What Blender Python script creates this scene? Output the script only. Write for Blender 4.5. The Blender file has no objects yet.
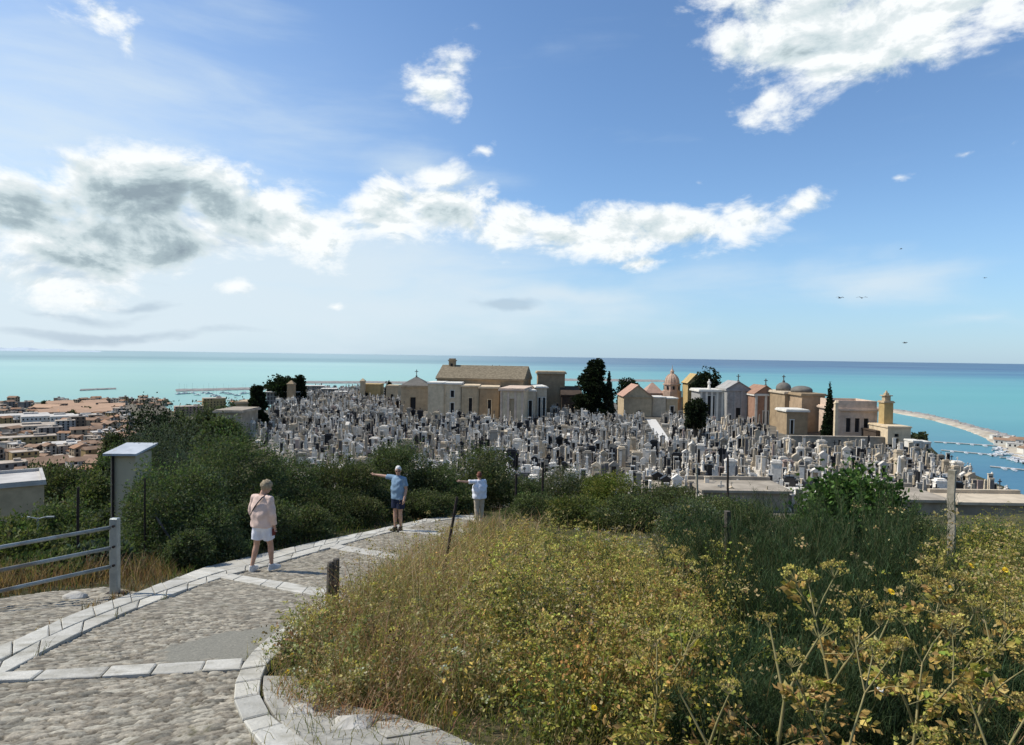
import bpy, bmesh, math, random
import numpy as np
from mathutils import Vector, Matrix, Euler
R = math.radians
rnd = random.Random(7)
rng = np.random.default_rng(11)
scene = bpy.context.scene
COL = scene.collection

# ------------------------------------------------------------------ camera
F = 650.0
cam_data = bpy.data.cameras.new('camera')
cam_data.sensor_width = 36.0
cam_data.lens = F / 1024 * 36.0
cam_data.clip_start = 0.05
cam_data.clip_end = 200000
cam = bpy.data.objects.new('camera', cam_data)
COL.objects.link(cam)
CAMZ = 1.6
ROT = Euler((R(90 - 1.45), 0, 0)).to_matrix() @ Matrix.Rotation(R(0.84), 3, 'Z')
cam.matrix_world = Matrix.Translation((0, 0, CAMZ)) @ ROT.to_4x4()
scene.camera = cam
ROTN = np.array(ROT)

def ray(px, py):
    v = ROT @ Vector(((px - 512) / F, -(py - 372.5) / F, -1.0))
    return v
def at_y(px, py, y):
    v = ray(px, py); t = y / v.y
    return Vector((v.x * t, y, CAMZ + v.z * t))
def on_z(px, py, z):
    v = ray(px, py); t = (z - CAMZ) / v.z
    return Vector((v.x * t, v.y * t, z))

# ------------------------------------------------------------------ terrain function
def sstep(a, b, x):
    t = np.clip((x - a) / (b - a), 0, 1)
    return t * t * (3 - 2 * t)
PLAT = -10.4
CEM = np.array([(-17, 55), (-41, 97), (-68, 206), (-47, 218), (-22, 196), (14, 182), (48, 160), (68, 144), (62, 99), (46, 55.5), (30, 50), (0, 50)], float)
def poly_dist(P, x, y):
    """signed distance to polygon (negative inside)"""
    x = np.asarray(x, float); y = np.asarray(y, float)
    d = np.full(x.shape, 1e18); inside = np.zeros(x.shape, bool)
    n = len(P)
    for i in range(n):
        ax, ay = P[i]; bx, by = P[(i + 1) % n]
        ex, ey = bx - ax, by - ay
        t = np.clip(((x - ax) * ex + (y - ay) * ey) / (ex * ex + ey * ey), 0, 1)
        d = np.minimum(d, (x - ax - t * ex) ** 2 + (y - ay - t * ey) ** 2)
        c = ((ay > y) != (by > y)) & (x < (bx - ax) * (y - ay) / (by - ay + 1e-12) + ax)
        inside ^= c
    d = np.sqrt(d)
    return np.where(inside, -d, d)
PY = [-60, 0, 13.4, 17.5, 21, 25, 29.5, 36, 43, 55, 75, 100, 150, 200, 260, 400]
PZ = [12.7, 0, -2.85, -3.38, -3.87, -4.55, -5.38, -7.4, -9.2, -11.0, -18, -30, -50, -66, -74, -80]
def zpath(y):
    return np.interp(y, PY, PZ)
LRr = [0, 5, 10, 14, 20, 30, 40, 60, 100, 200, 300, 400, 430, 1040, 1085, 1200, 3000]
LRz = [0, -.9, -2.1, -3.1, -5.2, -7.9, -10.3, -14.6, -22.0, -39.5, -55, -66.2, -67.0, -67.4, -69.5, -74, -90]
def terrain(x, y):
    x = np.asarray(x, float); y = np.asarray(y, float)
    r = np.hypot(x, y)
    az = np.degrees(np.arctan2(x, y))
    zc = zpath(np.where(y > 30, r * 0.5 + y * 0.5, y))
    rb = r + 235 * sstep(-29.5, -27, az) * (az > -90) * sstep(700, 800, r)
    zl = np.where(y > -5, np.interp(rb, LRr, LRz), zc)
    near = sstep(12.0, 24.0, r + 0.0 * y)
    wl = sstep(-21 + 8 * sstep(60, 120, r), -31 + 9 * sstep(60, 120, r), az) * near * (az > -100)
    base = zc * (1 - wl) + zl * wl
    # drop off to the right of the near hill (sea cliff)
    base = base - 0.0 * r
    d = poly_dist(CEM, x, y)
    wp = 1 - sstep(0, 16, d)
    wp = wp * (r > 40)
    return base * (1 - wp) + (PLAT - 1.1 * sstep(95.6, 94.2, y) * sstep(26, 36, x)) * wp
def tz(x, y):
    return float(terrain(np.array([x]), np.array([y]))[0])
def on_ground(px, py, far=400):
    v = ray(px, py)
    t0 = 1.0; t = 1.0
    while t < far:
        z = CAMZ + v.z * t
        if z < tz(v.x * t, v.y * t):
            lo, hi = t0, t
            for _ in range(30):
                m = (lo + hi) / 2
                if CAMZ + v.z * m < tz(v.x * m, v.y * m): hi = m
                else: lo = m
            t = (lo + hi) / 2
            return Vector((v.x * t, v.y * t, CAMZ + v.z * t))
        t0 = t; t *= 1.02
    return Vector((v.x * t, v.y * t, CAMZ + v.z * t))

# ------------------------------------------------------------------ object helpers
def link(name, me, mats=(), parent=None):
    o = bpy.data.objects.new(name, me)
    COL.objects.link(o)
    for m in (mats if isinstance(mats, (list, tuple)) else [mats]):
        me.materials.append(m)
    if parent is not None: o.parent = parent
    return o
def tag(o, label=None, cat=None, group=None, kind=None):
    if label: o['label'] = label
    if cat: o['category'] = cat
    if group: o['group'] = group
    if kind: o['kind'] = kind
    return o
def empty(name, loc, rz=0.0, label=None, cat=None, group=None):
    o = bpy.data.objects.new(name, None)
    COL.objects.link(o)
    o.location = loc; o.rotation_euler = (0, 0, rz)
    o.empty_display_size = 0.2
    return tag(o, label, cat, group)
def copy_tree(o, parent=None):
    c = o.copy(); COL.objects.link(c)
    if parent is not None: c.parent = parent
    for ch in list(o.children): copy_tree(ch, c)
    return c
def np_mesh(name, V, Fc, attr=None, smooth=False, mat_idx=None, k=None):
    """V (n,3); Fc (m,k) int array -> mesh; attr: per-vertex rgb"""
    me = bpy.data.meshes.new(name)
    V = np.asarray(V, np.float32); Fc = np.asarray(Fc, np.int32)
    k = Fc.shape[1]
    me.vertices.add(len(V)); me.vertices.foreach_set('co', V.ravel())
    me.loops.add(Fc.size); me.loops.foreach_set('vertex_index', Fc.ravel())
    me.polygons.add(len(Fc))
    me.polygons.foreach_set('loop_start', np.arange(0, Fc.size, k, dtype=np.int32))
    me.polygons.foreach_set('loop_total', np.full(len(Fc), k, np.int32))
    if mat_idx is not None: me.polygons.foreach_set('material_index', np.asarray(mat_idx, np.int32))
    me.polygons.foreach_set('use_smooth', np.full(len(Fc), bool(smooth)))
    me.update(calc_edges=True)
    if attr is not None:
        a = me.color_attributes.new('tint', 'FLOAT_COLOR', 'POINT')
        c = np.ones((len(V), 4), np.float32); c[:, :3] = attr
        a.data.foreach_set('color', c.ravel())
    return me

class MB:
    """mesh builder: many simple solids in one mesh"""
    def __init__(s): s.v = []; s.f = []; s.m = []
    def add(s, verts, faces, mi=0, M=None):
        b = len(s.v)
        for p in verts:
            p = Vector(p)
            s.v.append(M @ p if M is not None else p)
        for f in faces:
            s.f.append(tuple(b + i for i in f)); s.m.append(mi)
        return s
    def box(s, c, d, rz=0, mi=0, taper=1.0, M=None):
        x, y, z = d[0] / 2, d[1] / 2, d[2] / 2
        vs = []
        for (sx, sy, sz) in ((-1,-1,-1),(1,-1,-1),(1,1,-1),(-1,1,-1),(-1,-1,1),(1,-1,1),(1,1,1),(-1,1,1)):
            k = taper if sz > 0 else 1.0
            p = Vector((sx * x * k, sy * y * k, sz * z))
            if rz: p = Matrix.Rotation(rz, 3, 'Z') @ p
            vs.append(p + Vector(c))
        return s.add(vs, [(0,3,2,1),(4,5,6,7),(0,1,5,4),(1,2,6,5),(2,3,7,6),(3,0,4,7)], mi, M)
    def b0(s, c, d, rz=0, mi=0, taper=1.0, M=None):  # c = centre of base
        return s.box((c[0], c[1], c[2] + d[2] / 2), d, rz, mi, taper, M)
    def tube(s, pts, rad, n=8, mi=0, caps=True):
        pts = [Vector(p) for p in pts]
        if not isinstance(rad, (list, tuple)): rad = [rad] * len(pts)
        rings = []
        t0 = (pts[1] - pts[0]).normalized()
        up = Vector((0, 0, 1)) if abs(t0.z) < .9 else Vector((1, 0, 0))
        u = t0.cross(up).normalized()
        b = len(s.v)
        for i, p in enumerate(pts):
            t = (pts[min(i + 1, len(pts) - 1)] - pts[max(i - 1, 0)]).normalized()
            u = (u - t * u.dot(t)).normalized(); w = t.cross(u)
            for k in range(n):
                a = 2 * math.pi * k / n
                s.v.append(p + (u * math.cos(a) + w * math.sin(a)) * rad[i])
        for i in range(len(pts) - 1):
            for k in range(n):
                s.f.append((b + i*n + k, b + i*n + (k+1) % n, b + (i+1)*n + (k+1) % n, b + (i+1)*n + k)); s.m.append(mi)
        if caps:
            s.f.append(tuple(b + k for k in reversed(range(n)))); s.m.append(mi)
            e = b + (len(pts) - 1) * n
            s.f.append(tuple(e + k for k in range(n))); s.m.append(mi)
        return s
    def lathe(s, prof, c=(0,0,0), n=16, mi=0, a0=0.0):
        b = len(s.v)
        for r, z in prof:
            for k in range(n):
                a = a0 + 2 * math.pi * k / n
                s.v.append(Vector((c[0] + r * math.cos(a), c[1] + r * math.sin(a), c[2] + z)))
        for i in range(len(prof) - 1):
            for k in range(n):
                s.f.append((b + i*n + k, b + i*n + (k+1) % n, b + (i+1)*n + (k+1) % n, b + (i+1)*n + k)); s.m.append(mi)
        s.f.append(tuple(b + k for k in reversed(range(n)))); s.m.append(mi)
        e = b + (len(prof) - 1) * n
        s.f.append(tuple(e + k for k in range(n))); s.m.append(mi)
        return s
    def prism(s, poly, y0, y1, M=None, mi=0):
        """poly in XZ, extruded along Y from y0 to y1"""
        n = len(poly)
        vs = [(p[0], y0, p[1]) for p in poly] + [(p[0], y1, p[1]) for p in poly]
        fs = [tuple(range(n)), tuple(reversed(range(n, 2 * n)))]
        for i in range(n):
            j = (i + 1) % n
            fs.append((i, i + n, j + n, j))
        return s.add(vs, fs, mi, M)
    def mesh(s, name, bevel=0, smooth=False):
        me = bpy.data.meshes.new(name)
        me.from_pydata([tuple(p) for p in s.v], [], s.f)
        me.polygons.foreach_set('material_index', s.m)
        bm = bmesh.new(); bm.from_mesh(me)
        bmesh.ops.recalc_face_normals(bm, faces=bm.faces)
        if bevel:
            bmesh.ops.bevel(bm, geom=[e for e in bm.edges if len(e.link_faces) == 2 and e.calc_face_angle(0) > .5], offset=bevel, segments=1, affect='EDGES', clamp_overlap=True)
        bm.to_mesh(me); bm.free()
        if smooth: me.polygons.foreach_set('use_smooth', [True] * len(me.polygons))
        me.update()
        return me
    def build(s, name, mats, parent=None, bevel=0, smooth=False):
        return link(name, s.mesh(name, bevel, smooth), mats, parent)

# ------------------------------------------------------------------ material helpers
def srgb(r, g, b):
    f = lambda c: (c / 255 / 12.92) if c / 255 <= .04045 else ((c / 255 + .055) / 1.055) ** 2.4
    return (f(r), f(g), f(b), 1)
class NT:
    def __init__(s, tree): s.t = tree; s.n = tree.nodes; s.l = tree.links
    def node(s, ty, **kw):
        n = s.n.new(ty)
        for k, v in kw.items():
            if k.startswith('i_'):
                n.inputs[k[2:].replace('_', ' ')].default_value = v
            else: setattr(n, k, v)
        return n
    def put(s, sock, v):
        if hasattr(v, 'is_linked') or isinstance(v, bpy.types.NodeSocket): s.l.new(v, sock)
        else: sock.default_value = v
    def math(s, op, a, b=0.5, c=None, clamp=False):
        n = s.n.new('ShaderNodeMath'); n.operation = op; n.use_clamp = clamp
        s.put(n.inputs[0], a); s.put(n.inputs[1], b)
        if c is not None: s.put(n.inputs[2], c)
        return n.outputs[0]
    def mix(s, fac, a, b, mode='MIX'):
        n = s.n.new('ShaderNodeMix'); n.data_type = 'RGBA'; n.blend_type = mode
        s.put(n.inputs[0], fac); s.put(n.inputs[6], a); s.put(n.inputs[7], b)
        return n.outputs[2]
    def ramp(s, fac, stops, interp='LINEAR'):
        n = s.n.new('ShaderNodeValToRGB'); n.color_ramp.interpolation = interp
        e = n.color_ramp.elements
        while len(e) > 1: e.remove(e[-1])
        e[0].position = stops[0][0]; e[0].color = stops[0][1]
        for p, c in stops[1:]:
            x = e.new(p); x.color = c
        s.put(n.inputs[0], fac)
        return n.outputs[0]
    def noise(s, scale, detail=4, rough=.55, vec=None, dist=0.0):
        n = s.n.new('ShaderNodeTexNoise'); n.inputs['Scale'].default_value = scale
        n.inputs['Detail'].default_value = detail; n.inputs['Roughness'].default_value = rough
        n.inputs['Distortion'].default_value = dist
        if vec is not None: s.l.new(vec, n.inputs['Vector'])
        return n.outputs[0]
    def smooth(s, x, a, b):
        n = s.n.new('ShaderNodeMapRange'); n.interpolation_type = 'SMOOTHSTEP'
        s.put(n.inputs[0], x); n.inputs[1].default_value = a; n.inputs[2].default_value = b
        return n.outputs[0]
def new_mat(name, rough=.8, spec=.3):
    m = bpy.data.materials.new(name); m.use_nodes = True
    t = NT(m.node_tree)
    p = m.node_tree.nodes['Principled BSDF']
    p.inputs['Roughness'].default_value = rough
    p.inputs['Specular IOR Level'].default_value = spec
    return m, t, p
def mat_noise(name, c1, c2, scale=3.0, rough=.85, bump=.0, bscale=None, spec=.25, metal=0.0, c3=None, tint=False, detail=6, objrand=0.0):
    """procedural mottled colour in object space (+ optional per-vertex tint multiply)"""
    m, t, p = new_mat(name, rough, spec)
    tc = t.node('ShaderNodeTexCoord').outputs['Object']
    f = t.noise(scale, detail, .6, tc)
    f = t.smooth(f, .32, .68)
    col = t.mix(f, c1, c2)
    if c3 is not None:
        g = t.noise(scale * .37, 5, .65, tc, .6)
        g = t.smooth(g, .52, .72)
        col = t.mix(g, col, c3)
    if objrand:
        oi = t.node('ShaderNodeObjectInfo').outputs['Random']
        v = t.math('MULTIPLY_ADD', oi, objrand * 2, 1 - objrand)
        cv = t.node('ShaderNodeCombineColor')
        for i in range(3): t.l.new(v, cv.inputs[i])
        col = t.mix(1.0, col, cv.outputs[0], 'MULTIPLY')
    if tint:
        a = t.node('ShaderNodeAttribute', attribute_name='tint').outputs['Color']
        col = t.mix(1.0, col, a, 'MULTIPLY')
    t.l.new(col, p.inputs['Base Color'])
    p.inputs['Metallic'].default_value = metal
    if bump:
        h = t.noise(bscale or scale * 4, 6, .6, tc)
        b = t.node('ShaderNodeBump'); b.inputs['Strength'].default_value = bump
        b.inputs['Distance'].default_value = .02
        t.l.new(h, b.inputs['Height']); t.l.new(b.outputs[0], p.inputs['Normal'])
    return m
# ------------------------------------------------------------------ sun and sky
SUN_AZ, SUN_EL = -82.0, 50.0
sd = bpy.data.lights.new('sun', 'SUN'); sd.energy = 4.3; sd.angle = R(0.8); sd.color = (1.0, .94, .85)
sun = bpy.data.objects.new('sun', sd); COL.objects.link(sun)
sv = Vector((math.sin(R(SUN_AZ)) * math.cos(R(SUN_EL)), math.cos(R(SUN_AZ)) * math.cos(R(SUN_EL)), math.sin(R(SUN_EL))))
sun.rotation_euler = sv.to_track_quat('Z', 'Y').to_euler()
sun.location = (-30, 40, 60)

world = bpy.data.worlds.new('World'); scene.world = world; world.use_nodes = True
wt = NT(world.node_tree); world.node_tree.nodes.clear()
sky = wt.node('ShaderNodeTexSky', sky_type='NISHITA', sun_disc=False)
sky.sun_elevation = R(SUN_EL); sky.sun_rotation = R(SUN_AZ)
sky.altitude = 60; sky.air_density = 1.0; sky.dust_density = .3; sky.ozone_density = 1.6
tc = wt.node('ShaderNodeTexCoord').outputs['Generated']
sep = wt.node('ShaderNodeSeparateXYZ'); wt.l.new(tc, sep.inputs[0])
az = wt.math('ARCTAN2', sep.outputs[0], sep.outputs[1])
el = wt.math('ARCSINE', sep.outputs[2])
cmb = wt.node('ShaderNodeCombineXYZ'); wt.l.new(az, cmb.inputs[0]); wt.l.new(el, cmb.inputs[1])
P0 = cmb.outputs[0]
def azel(px, py):
    v = ray(px, py).normalized()
    return math.atan2(v.x, v.y), math.asin(v.z)
# warp the cloud coordinates so that no edge is an ellipse
def warp(P, scale, amount, detail=4):
    n = wt.node('ShaderNodeTexNoise'); n.inputs['Scale'].default_value = scale; n.inputs['Detail'].default_value = detail
    wt.l.new(P, n.inputs['Vector'])
    a = wt.node('ShaderNodeVectorMath', operation='MULTIPLY_ADD')
    wt.l.new(n.outputs['Color'], a.inputs[0]); a.inputs[1].default_value = (amount * 1.5, amount, 0); wt.l.new(P, a.inputs[2])
    s = wt.node('ShaderNodeVectorMath', operation='SUBTRACT')
    wt.l.new(a.outputs[0], s.inputs[0]); s.inputs[1].default_value = (amount * .75, amount * .5, 0)
    return s.outputs[0]
PW = warp(P0, 5.0, .10, 5)
def blobs(P, lst, power=1.0):
    acc = None
    for (cx, cy, rx, ry, amp, *rot) in lst:
        a, e = azel(cx, cy)
        mp = wt.node('ShaderNodeMapping', vector_type='TEXTURE')
        mp.inputs['Location'].default_value = (a, e, 0)
        mp.inputs['Rotation'].default_value = (0, 0, R(rot[0]) if rot else 0)
        mp.inputs['Scale'].default_value = (rx / F, ry / F, 1)
        wt.l.new(P, mp.inputs['Vector'])
        g = wt.node('ShaderNodeTexGradient', gradient_type='SPHERICAL'); wt.l.new(mp.outputs[0], g.inputs[0])
        v = wt.math('MULTIPLY', g.outputs['Fac'], amp)
        acc = v if acc is None else wt.math('MAXIMUM', acc, v) if power else wt.math('ADD', acc, v)
    return acc
CUM = [(25, 205, 95, 62, 1.1), (125, 195, 105, 62, 1.1), (215, 205, 90, 60, 1.1), (110, 232, 190, 48, 1.1), (-60, 190, 120, 80, 1), (262, 215, 100, 58, 1.05),
       (320, 228, 130, 44, .95), (385, 220, 80, 48, .95), (435, 180, 66, 36, .75, -8), (445, 212, 90, 48, .95), (505, 230, 90, 40, .9),
       (590, 238, 140, 42, .95), (680, 232, 120, 40, .95, 4), (745, 218, 80, 30, .85, 8), (785, 206, 66, 24, .72, 8), (720, 212, 90, 26, .72, 6), (692, 191, 42, 16, .62, 10), (650, 262, 60, 14, .7),
       (800, 20, 115, 78, 1.05), (880, 22, 165, 74, 1.1, 12), (990, -12, 130, 58, 1.1, 8), (775, 84, 54, 34, .8, 35), (900, -85, 260, 80, 1.2),
       (112, 8, 62, 34, .72, -20), (143, 40, 26, 34, .6), (437, 85, 62, 46, .72, 20), (482, 146, 36, 18, .62), (335, 304, 28, 10, .62), (243, 291, 28, 18, .6), (35, 276, 110, 40, .80), (95, 288, 60, 18, .62), (960, 162, 20, 9, .55), (1017, 147, 22, 11, .6, 15), (896, 185, 18, 8, .5),
       (-700, 100, 300, 120, 1), (1700, 150, 280, 110, 1), (2300, 200, 300, 90, 1)]
VEIL = [(360, 278, 190, 26, .85), (180, 262, 240, 40, .9), (430, 300, 120, 16, .7), (300, 300, 520, 60, .85), (560, 292, 230, 30, .7), (60, 130, 260, 80, .55), (280, 265, 420, 70, .9), (90, 300, 420, 70, .9), (600, 300, 260, 50, .55, 3), (870, 272, 125, 32, .62, 2), (420, 175, 130, 50, .5), (980, 312, 70, 10, .4), (120, 120, 330, 160, .45), (480, 290, 190, 30, .6)]
GREY = [(60, 215, 110, 62, 1.0), (150, 225, 150, 62, 1.0), (222, 222, 80, 48, .9), (20, 240, 120, 40, .8), (448, 226, 48, 28, .85), (500, 301, 70, 14, 1.0), (150, 299, 90, 12, .8), (60, 308, 240, 16, .75), (120, 332, 300, 12, .7), (840, 45, 190, 80, .34), (930, 10, 130, 60, .30), (610, 245, 110, 20, .3), (250, 335, 500, 18, .4)]
m1 = blobs(PW, CUM)
nv = wt.node('ShaderNodeMapping'); nv.inputs['Scale'].default_value = (1.0, 1.7, 1); wt.l.new(P0, nv.inputs['Vector'])
f1 = wt.noise(8.5, 12, .63, nv.outputs[0], .25)
d1 = wt.math('MULTIPLY_ADD', wt.math('SUBTRACT', f1, .5), 1.9, m1)
cum = wt.smooth(d1, .29, .72)
edge = wt.smooth(m1, .02, .16)
cum = wt.math('MULTIPLY', cum, edge)
# puff shading: the same field sampled a little towards the sun
off = wt.node('ShaderNodeVectorMath', operation='ADD'); wt.l.new(nv.outputs[0], off.inputs[0]); off.inputs[1].default_value = (-.012, .022, 0)
f2 = wt.noise(8.5, 8, .58, off.outputs[0], .25)
relief = wt.math('MULTIPLY', wt.math('SUBTRACT', f1, f2), 3.4)
thick = wt.smooth(d1, .55, 1.35)
gm = blobs(PW, GREY)
f3 = wt.noise(4.0, 5, .48, nv.outputs[0], .3)
gry = wt.math('MULTIPLY', wt.smooth(wt.math('MULTIPLY_ADD', wt.math('SUBTRACT', f3, .5), .7, gm), .06, .74), wt.smooth(d1, .42, .85))
gry2 = wt.math('MULTIPLY_ADD', thick, .22, wt.math('MULTIPLY', gry, .56))
lum = wt.math('ADD', wt.math('SUBTRACT', 1.0, gry2), relief, clamp=True)
ccol = wt.ramp(lum, [(0.0, (.26, .33, .38, 1)), (.3, (.37, .46, .50, 1)), (.55, (.56, .65, .68, 1)), (.8, (.69, .75, .77, 1)), (1.0, (.855, .885, .89, 1))])
# soft veils
vv = wt.node('ShaderNodeMapping'); vv.inputs['Scale'].default_value = (1.0, 4.5, 1); wt.l.new(P0, vv.inputs['Vector'])
f4 = wt.noise(4.0, 8, .55, vv.outputs[0], .3)
m2 = blobs(PW, VEIL)
veil = wt.smooth(wt.math('MULTIPLY_ADD', wt.math('SUBTRACT', f4, .5), .9, m2), .05, .75)
veil = wt.math('MULTIPLY', veil, .84)
gstreak = wt.smooth(wt.math('MULTIPLY_ADD', wt.math('SUBTRACT', f4, .5), 1.6, gm), .45, .85)
vcol = wt.mix(wt.math('MULTIPLY', gstreak, .8), (.63, .725, .79, 1), (.40, .49, .58, 1))
# pale haze low over the sea, stronger towards the sun side
lowel = wt.smooth(el, .24, -.03)
left = wt.smooth(az, .55, -.75)
hz = wt.math('MULTIPLY', lowel, wt.math('MULTIPLY_ADD', left, .33, .60))
bg_sky = wt.node('ShaderNodeBackground'); bg_sky.inputs['Strength'].default_value = .125
wt.l.new(wt.mix(1.0, sky.outputs[0], (.80, .96, 1.10, 1), 'MULTIPLY'), bg_sky.inputs['Color'])
def bgc(c, s=1.0):
    b = wt.node('ShaderNodeBackground'); b.inputs['Strength'].default_value = s
    wt.put(b.inputs['Color'], c); return b.outputs[0]
def mixs(f, a, b):
    n = wt.node('ShaderNodeMixShader'); wt.put(n.inputs[0], f); wt.l.new(a, n.inputs[1]); wt.l.new(b, n.inputs[2]); return n.outputs[0]
hcol = wt.mix(left, (.27, .46, .70, 1), (.53, .645, .72, 1))
sh = mixs(hz, bg_sky.outputs[0], bgc(hcol))
sunside = wt.math('MULTIPLY', wt.smooth(az, .15, -.85), wt.math('MULTIPLY', wt.smooth(el, .62, .15), .50))
sh = mixs(sunside, sh, bgc((.66, .78, .88, 1)))
sh = mixs(veil, sh, bgc(vcol))
sh = mixs(cum, sh, bgc(ccol))
wo = wt.node('ShaderNodeOutputWorld'); wt.l.new(sh, wo.inputs[0])
world.cycles.sampling_method = 'MANUAL'; world.cycles.sample_map_resolution = 512
vs = scene.view_settings
vs.view_transform = 'Standard'; vs.look = 'None'; vs.exposure = 0.20; vs.gamma = 1.0; vs.use_curve_mapping = False
scene.cycles.max_bounces = 6; scene.cycles.diffuse_bounces = 3; scene.cycles.glossy_bounces = 2; scene.cycles.transmission_bounces = 3; scene.cycles.transparent_max_bounces = 4
# ------------------------------------------------------------------ hillside terrain, sea
def polar_sheet(name, radii, azs, zf, closed=True):
    rr, aa = np.meshgrid(radii, azs, indexing='ij')
    x = rr * np.sin(aa); y = rr * np.cos(aa)
    z = zf(x, y)
    V = np.stack([x, y, z], -1).reshape(-1, 3)
    nr, na = len(radii), len(azs)
    i, j = np.meshgrid(np.arange(nr - 1), np.arange(na if closed else na - 1), indexing='ij')
    j2 = (j + 1) % na
    Fq = np.stack([i * na + j, i * na + j2, (i + 1) * na + j2, (i + 1) * na + j], -1).reshape(-1, 4)
    return np_mesh(name, V, Fq[:, ::-1], smooth=True)
azs = np.radians(np.concatenate([np.arange(-60, 60, .5), np.arange(60, 300, 6)]))
radii = np.concatenate([[.02], np.geomspace(.4, 60, 110), np.geomspace(62, 420, 80), np.geomspace(430, 1500, 26)])
def zground(x, y):
    z = terrain(x, y)
    r = np.hypot(x, y)
    b = np.sin(x * 1.3 + 2 * np.sin(y * .7)) * .04 + np.sin(x * .31 + y * .23) * .12 * sstep(20, 40, r)
    onpath = sstep(1.2, .2, x) * sstep(-10.5, -9, x) * (y > -3) * (y < 25)
    z = z + b * (1 - onpath) - .06 * onpath
    far = sstep(45, 130, r)
    cem = poly_dist(CEM, x, y)
    z = z - .35 * sstep(1.0, -1.0, cem)
    z += far * (cem > 20) * (r < 420) * (np.sin(x * .09 + y * .05) * 1.2 + np.sin(x * .21 - y * .17) * .8)
    return z
m, t, p = new_mat('hillside_soil', .95, .1)
tco = t.node('ShaderNodeTexCoord').outputs['Object']
a = t.smooth(t.noise(.5, 8, .65, tco), .35, .65); b = t.smooth(t.noise(6, 6, .6, tco), .4, .6)
c = t.mix(a, (.055, .050, .028, 1), (.12, .095, .055, 1)); c = t.mix(b, c, (.045, .055, .020, 1))
sp = t.node('ShaderNodeSeparateXYZ'); t.l.new(tco, sp.inputs[0])
town = t.smooth(sp.outputs[2], -62, -66)
tn = t.noise(.03, 6, .6, tco)
c = t.mix(town, c, t.ramp(tn, [(.3, (.10, .09, .06, 1)), (.5, (.16, .14, .11, 1)), (.62, (.07, .08, .04, 1)), (.75, (.28, .24, .18, 1))]))
t.l.new(c, p.inputs['Base Color'])
bn = t.node('ShaderNodeBump'); bn.inputs['Strength'].default_value = .6; bn.inputs['Distance'].default_value = .05
t.l.new(t.noise(14, 6, .7, tco), bn.inputs['Height']); t.l.new(bn.outputs[0], p.inputs['Normal'])
M_SOIL = m
g = link('terrain', polar_sheet('terrain', radii, azs, zground), m); tag(g, kind='structure', label='scrubby hillside falling away to the town and the sea')
# cemetery ground: pale dusty paving
m = mat_noise('cemetery_paving', (.09, .083, .066, 1), (.17, .152, .122, 1), .6, .9, c3=(.035, .042, .022, 1))
cx_, cy_ = np.meshgrid(np.arange(-72, 72, 1.5), np.arange(48, 222, 1.5), indexing='ij')
ci_ = np.arange(cx_.size).reshape(cx_.shape); ck_ = poly_dist(CEM, cx_, cy_) < .6
cF = np.stack([ci_[:-1, :-1], ci_[1:, :-1], ci_[1:, 1:], ci_[:-1, 1:]], -1)[ck_[:-1, :-1] & ck_[1:, :-1] & ck_[1:, 1:] & ck_[:-1, 1:]]
me = np_mesh('cemetery_paving', np.stack([cx_, cy_, terrain(cx_, cy_) + .03], -1).reshape(-1, 3), cF)
tag(link('cemetery_ground', me, m), kind='structure', label='pale paved ground of the cemetery')

SEAZ = -68.4
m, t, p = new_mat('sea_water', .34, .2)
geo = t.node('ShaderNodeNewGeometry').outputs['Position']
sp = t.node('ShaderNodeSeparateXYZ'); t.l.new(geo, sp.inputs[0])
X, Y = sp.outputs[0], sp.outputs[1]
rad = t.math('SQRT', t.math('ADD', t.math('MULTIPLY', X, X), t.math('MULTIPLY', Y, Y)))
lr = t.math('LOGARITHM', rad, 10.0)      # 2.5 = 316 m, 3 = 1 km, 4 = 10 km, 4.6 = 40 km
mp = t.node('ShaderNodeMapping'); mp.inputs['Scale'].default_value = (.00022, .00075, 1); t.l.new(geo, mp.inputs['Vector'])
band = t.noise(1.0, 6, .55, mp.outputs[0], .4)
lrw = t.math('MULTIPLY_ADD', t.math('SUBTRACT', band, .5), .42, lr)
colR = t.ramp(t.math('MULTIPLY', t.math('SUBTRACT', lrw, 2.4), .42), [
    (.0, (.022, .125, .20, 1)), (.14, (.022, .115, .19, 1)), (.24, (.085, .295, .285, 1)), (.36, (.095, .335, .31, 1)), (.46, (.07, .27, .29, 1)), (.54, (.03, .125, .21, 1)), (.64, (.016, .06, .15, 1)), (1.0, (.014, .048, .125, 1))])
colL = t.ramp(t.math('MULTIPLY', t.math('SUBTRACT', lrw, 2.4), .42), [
    (.0, (.09, .26, .26, 1)), (.26, (.23, .43, .37, 1)), (.40, (.29, .50, .44, 1)), (.52, (.33, .52, .47, 1)), (.60, (.15, .27, .28, 1)), (.70, (.24, .36, .37, 1)), (1.0, (.26, .37, .39, 1))])  # left water: pale sun glare and a grey cloud-shadow band painted into the colour
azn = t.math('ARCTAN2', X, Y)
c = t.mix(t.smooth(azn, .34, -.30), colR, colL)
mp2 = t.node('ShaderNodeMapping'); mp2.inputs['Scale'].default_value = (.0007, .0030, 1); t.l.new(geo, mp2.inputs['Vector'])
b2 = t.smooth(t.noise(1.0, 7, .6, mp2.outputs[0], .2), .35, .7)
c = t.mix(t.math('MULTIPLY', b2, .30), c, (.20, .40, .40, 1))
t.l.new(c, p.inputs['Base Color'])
bn = t.node('ShaderNodeBump'); bn.inputs['Strength'].default_value = .5; bn.inputs['Distance'].default_value = .6
t.l.new(t.noise(.09, 6, .65, geo), bn.inputs['Height']); t.l.new(bn.outputs[0], p.inputs['Normal'])
s_az = np.radians(np.arange(0, 360, 2.0)); s_r = np.concatenate([[60], np.geomspace(150, 120000, 60)])
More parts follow.
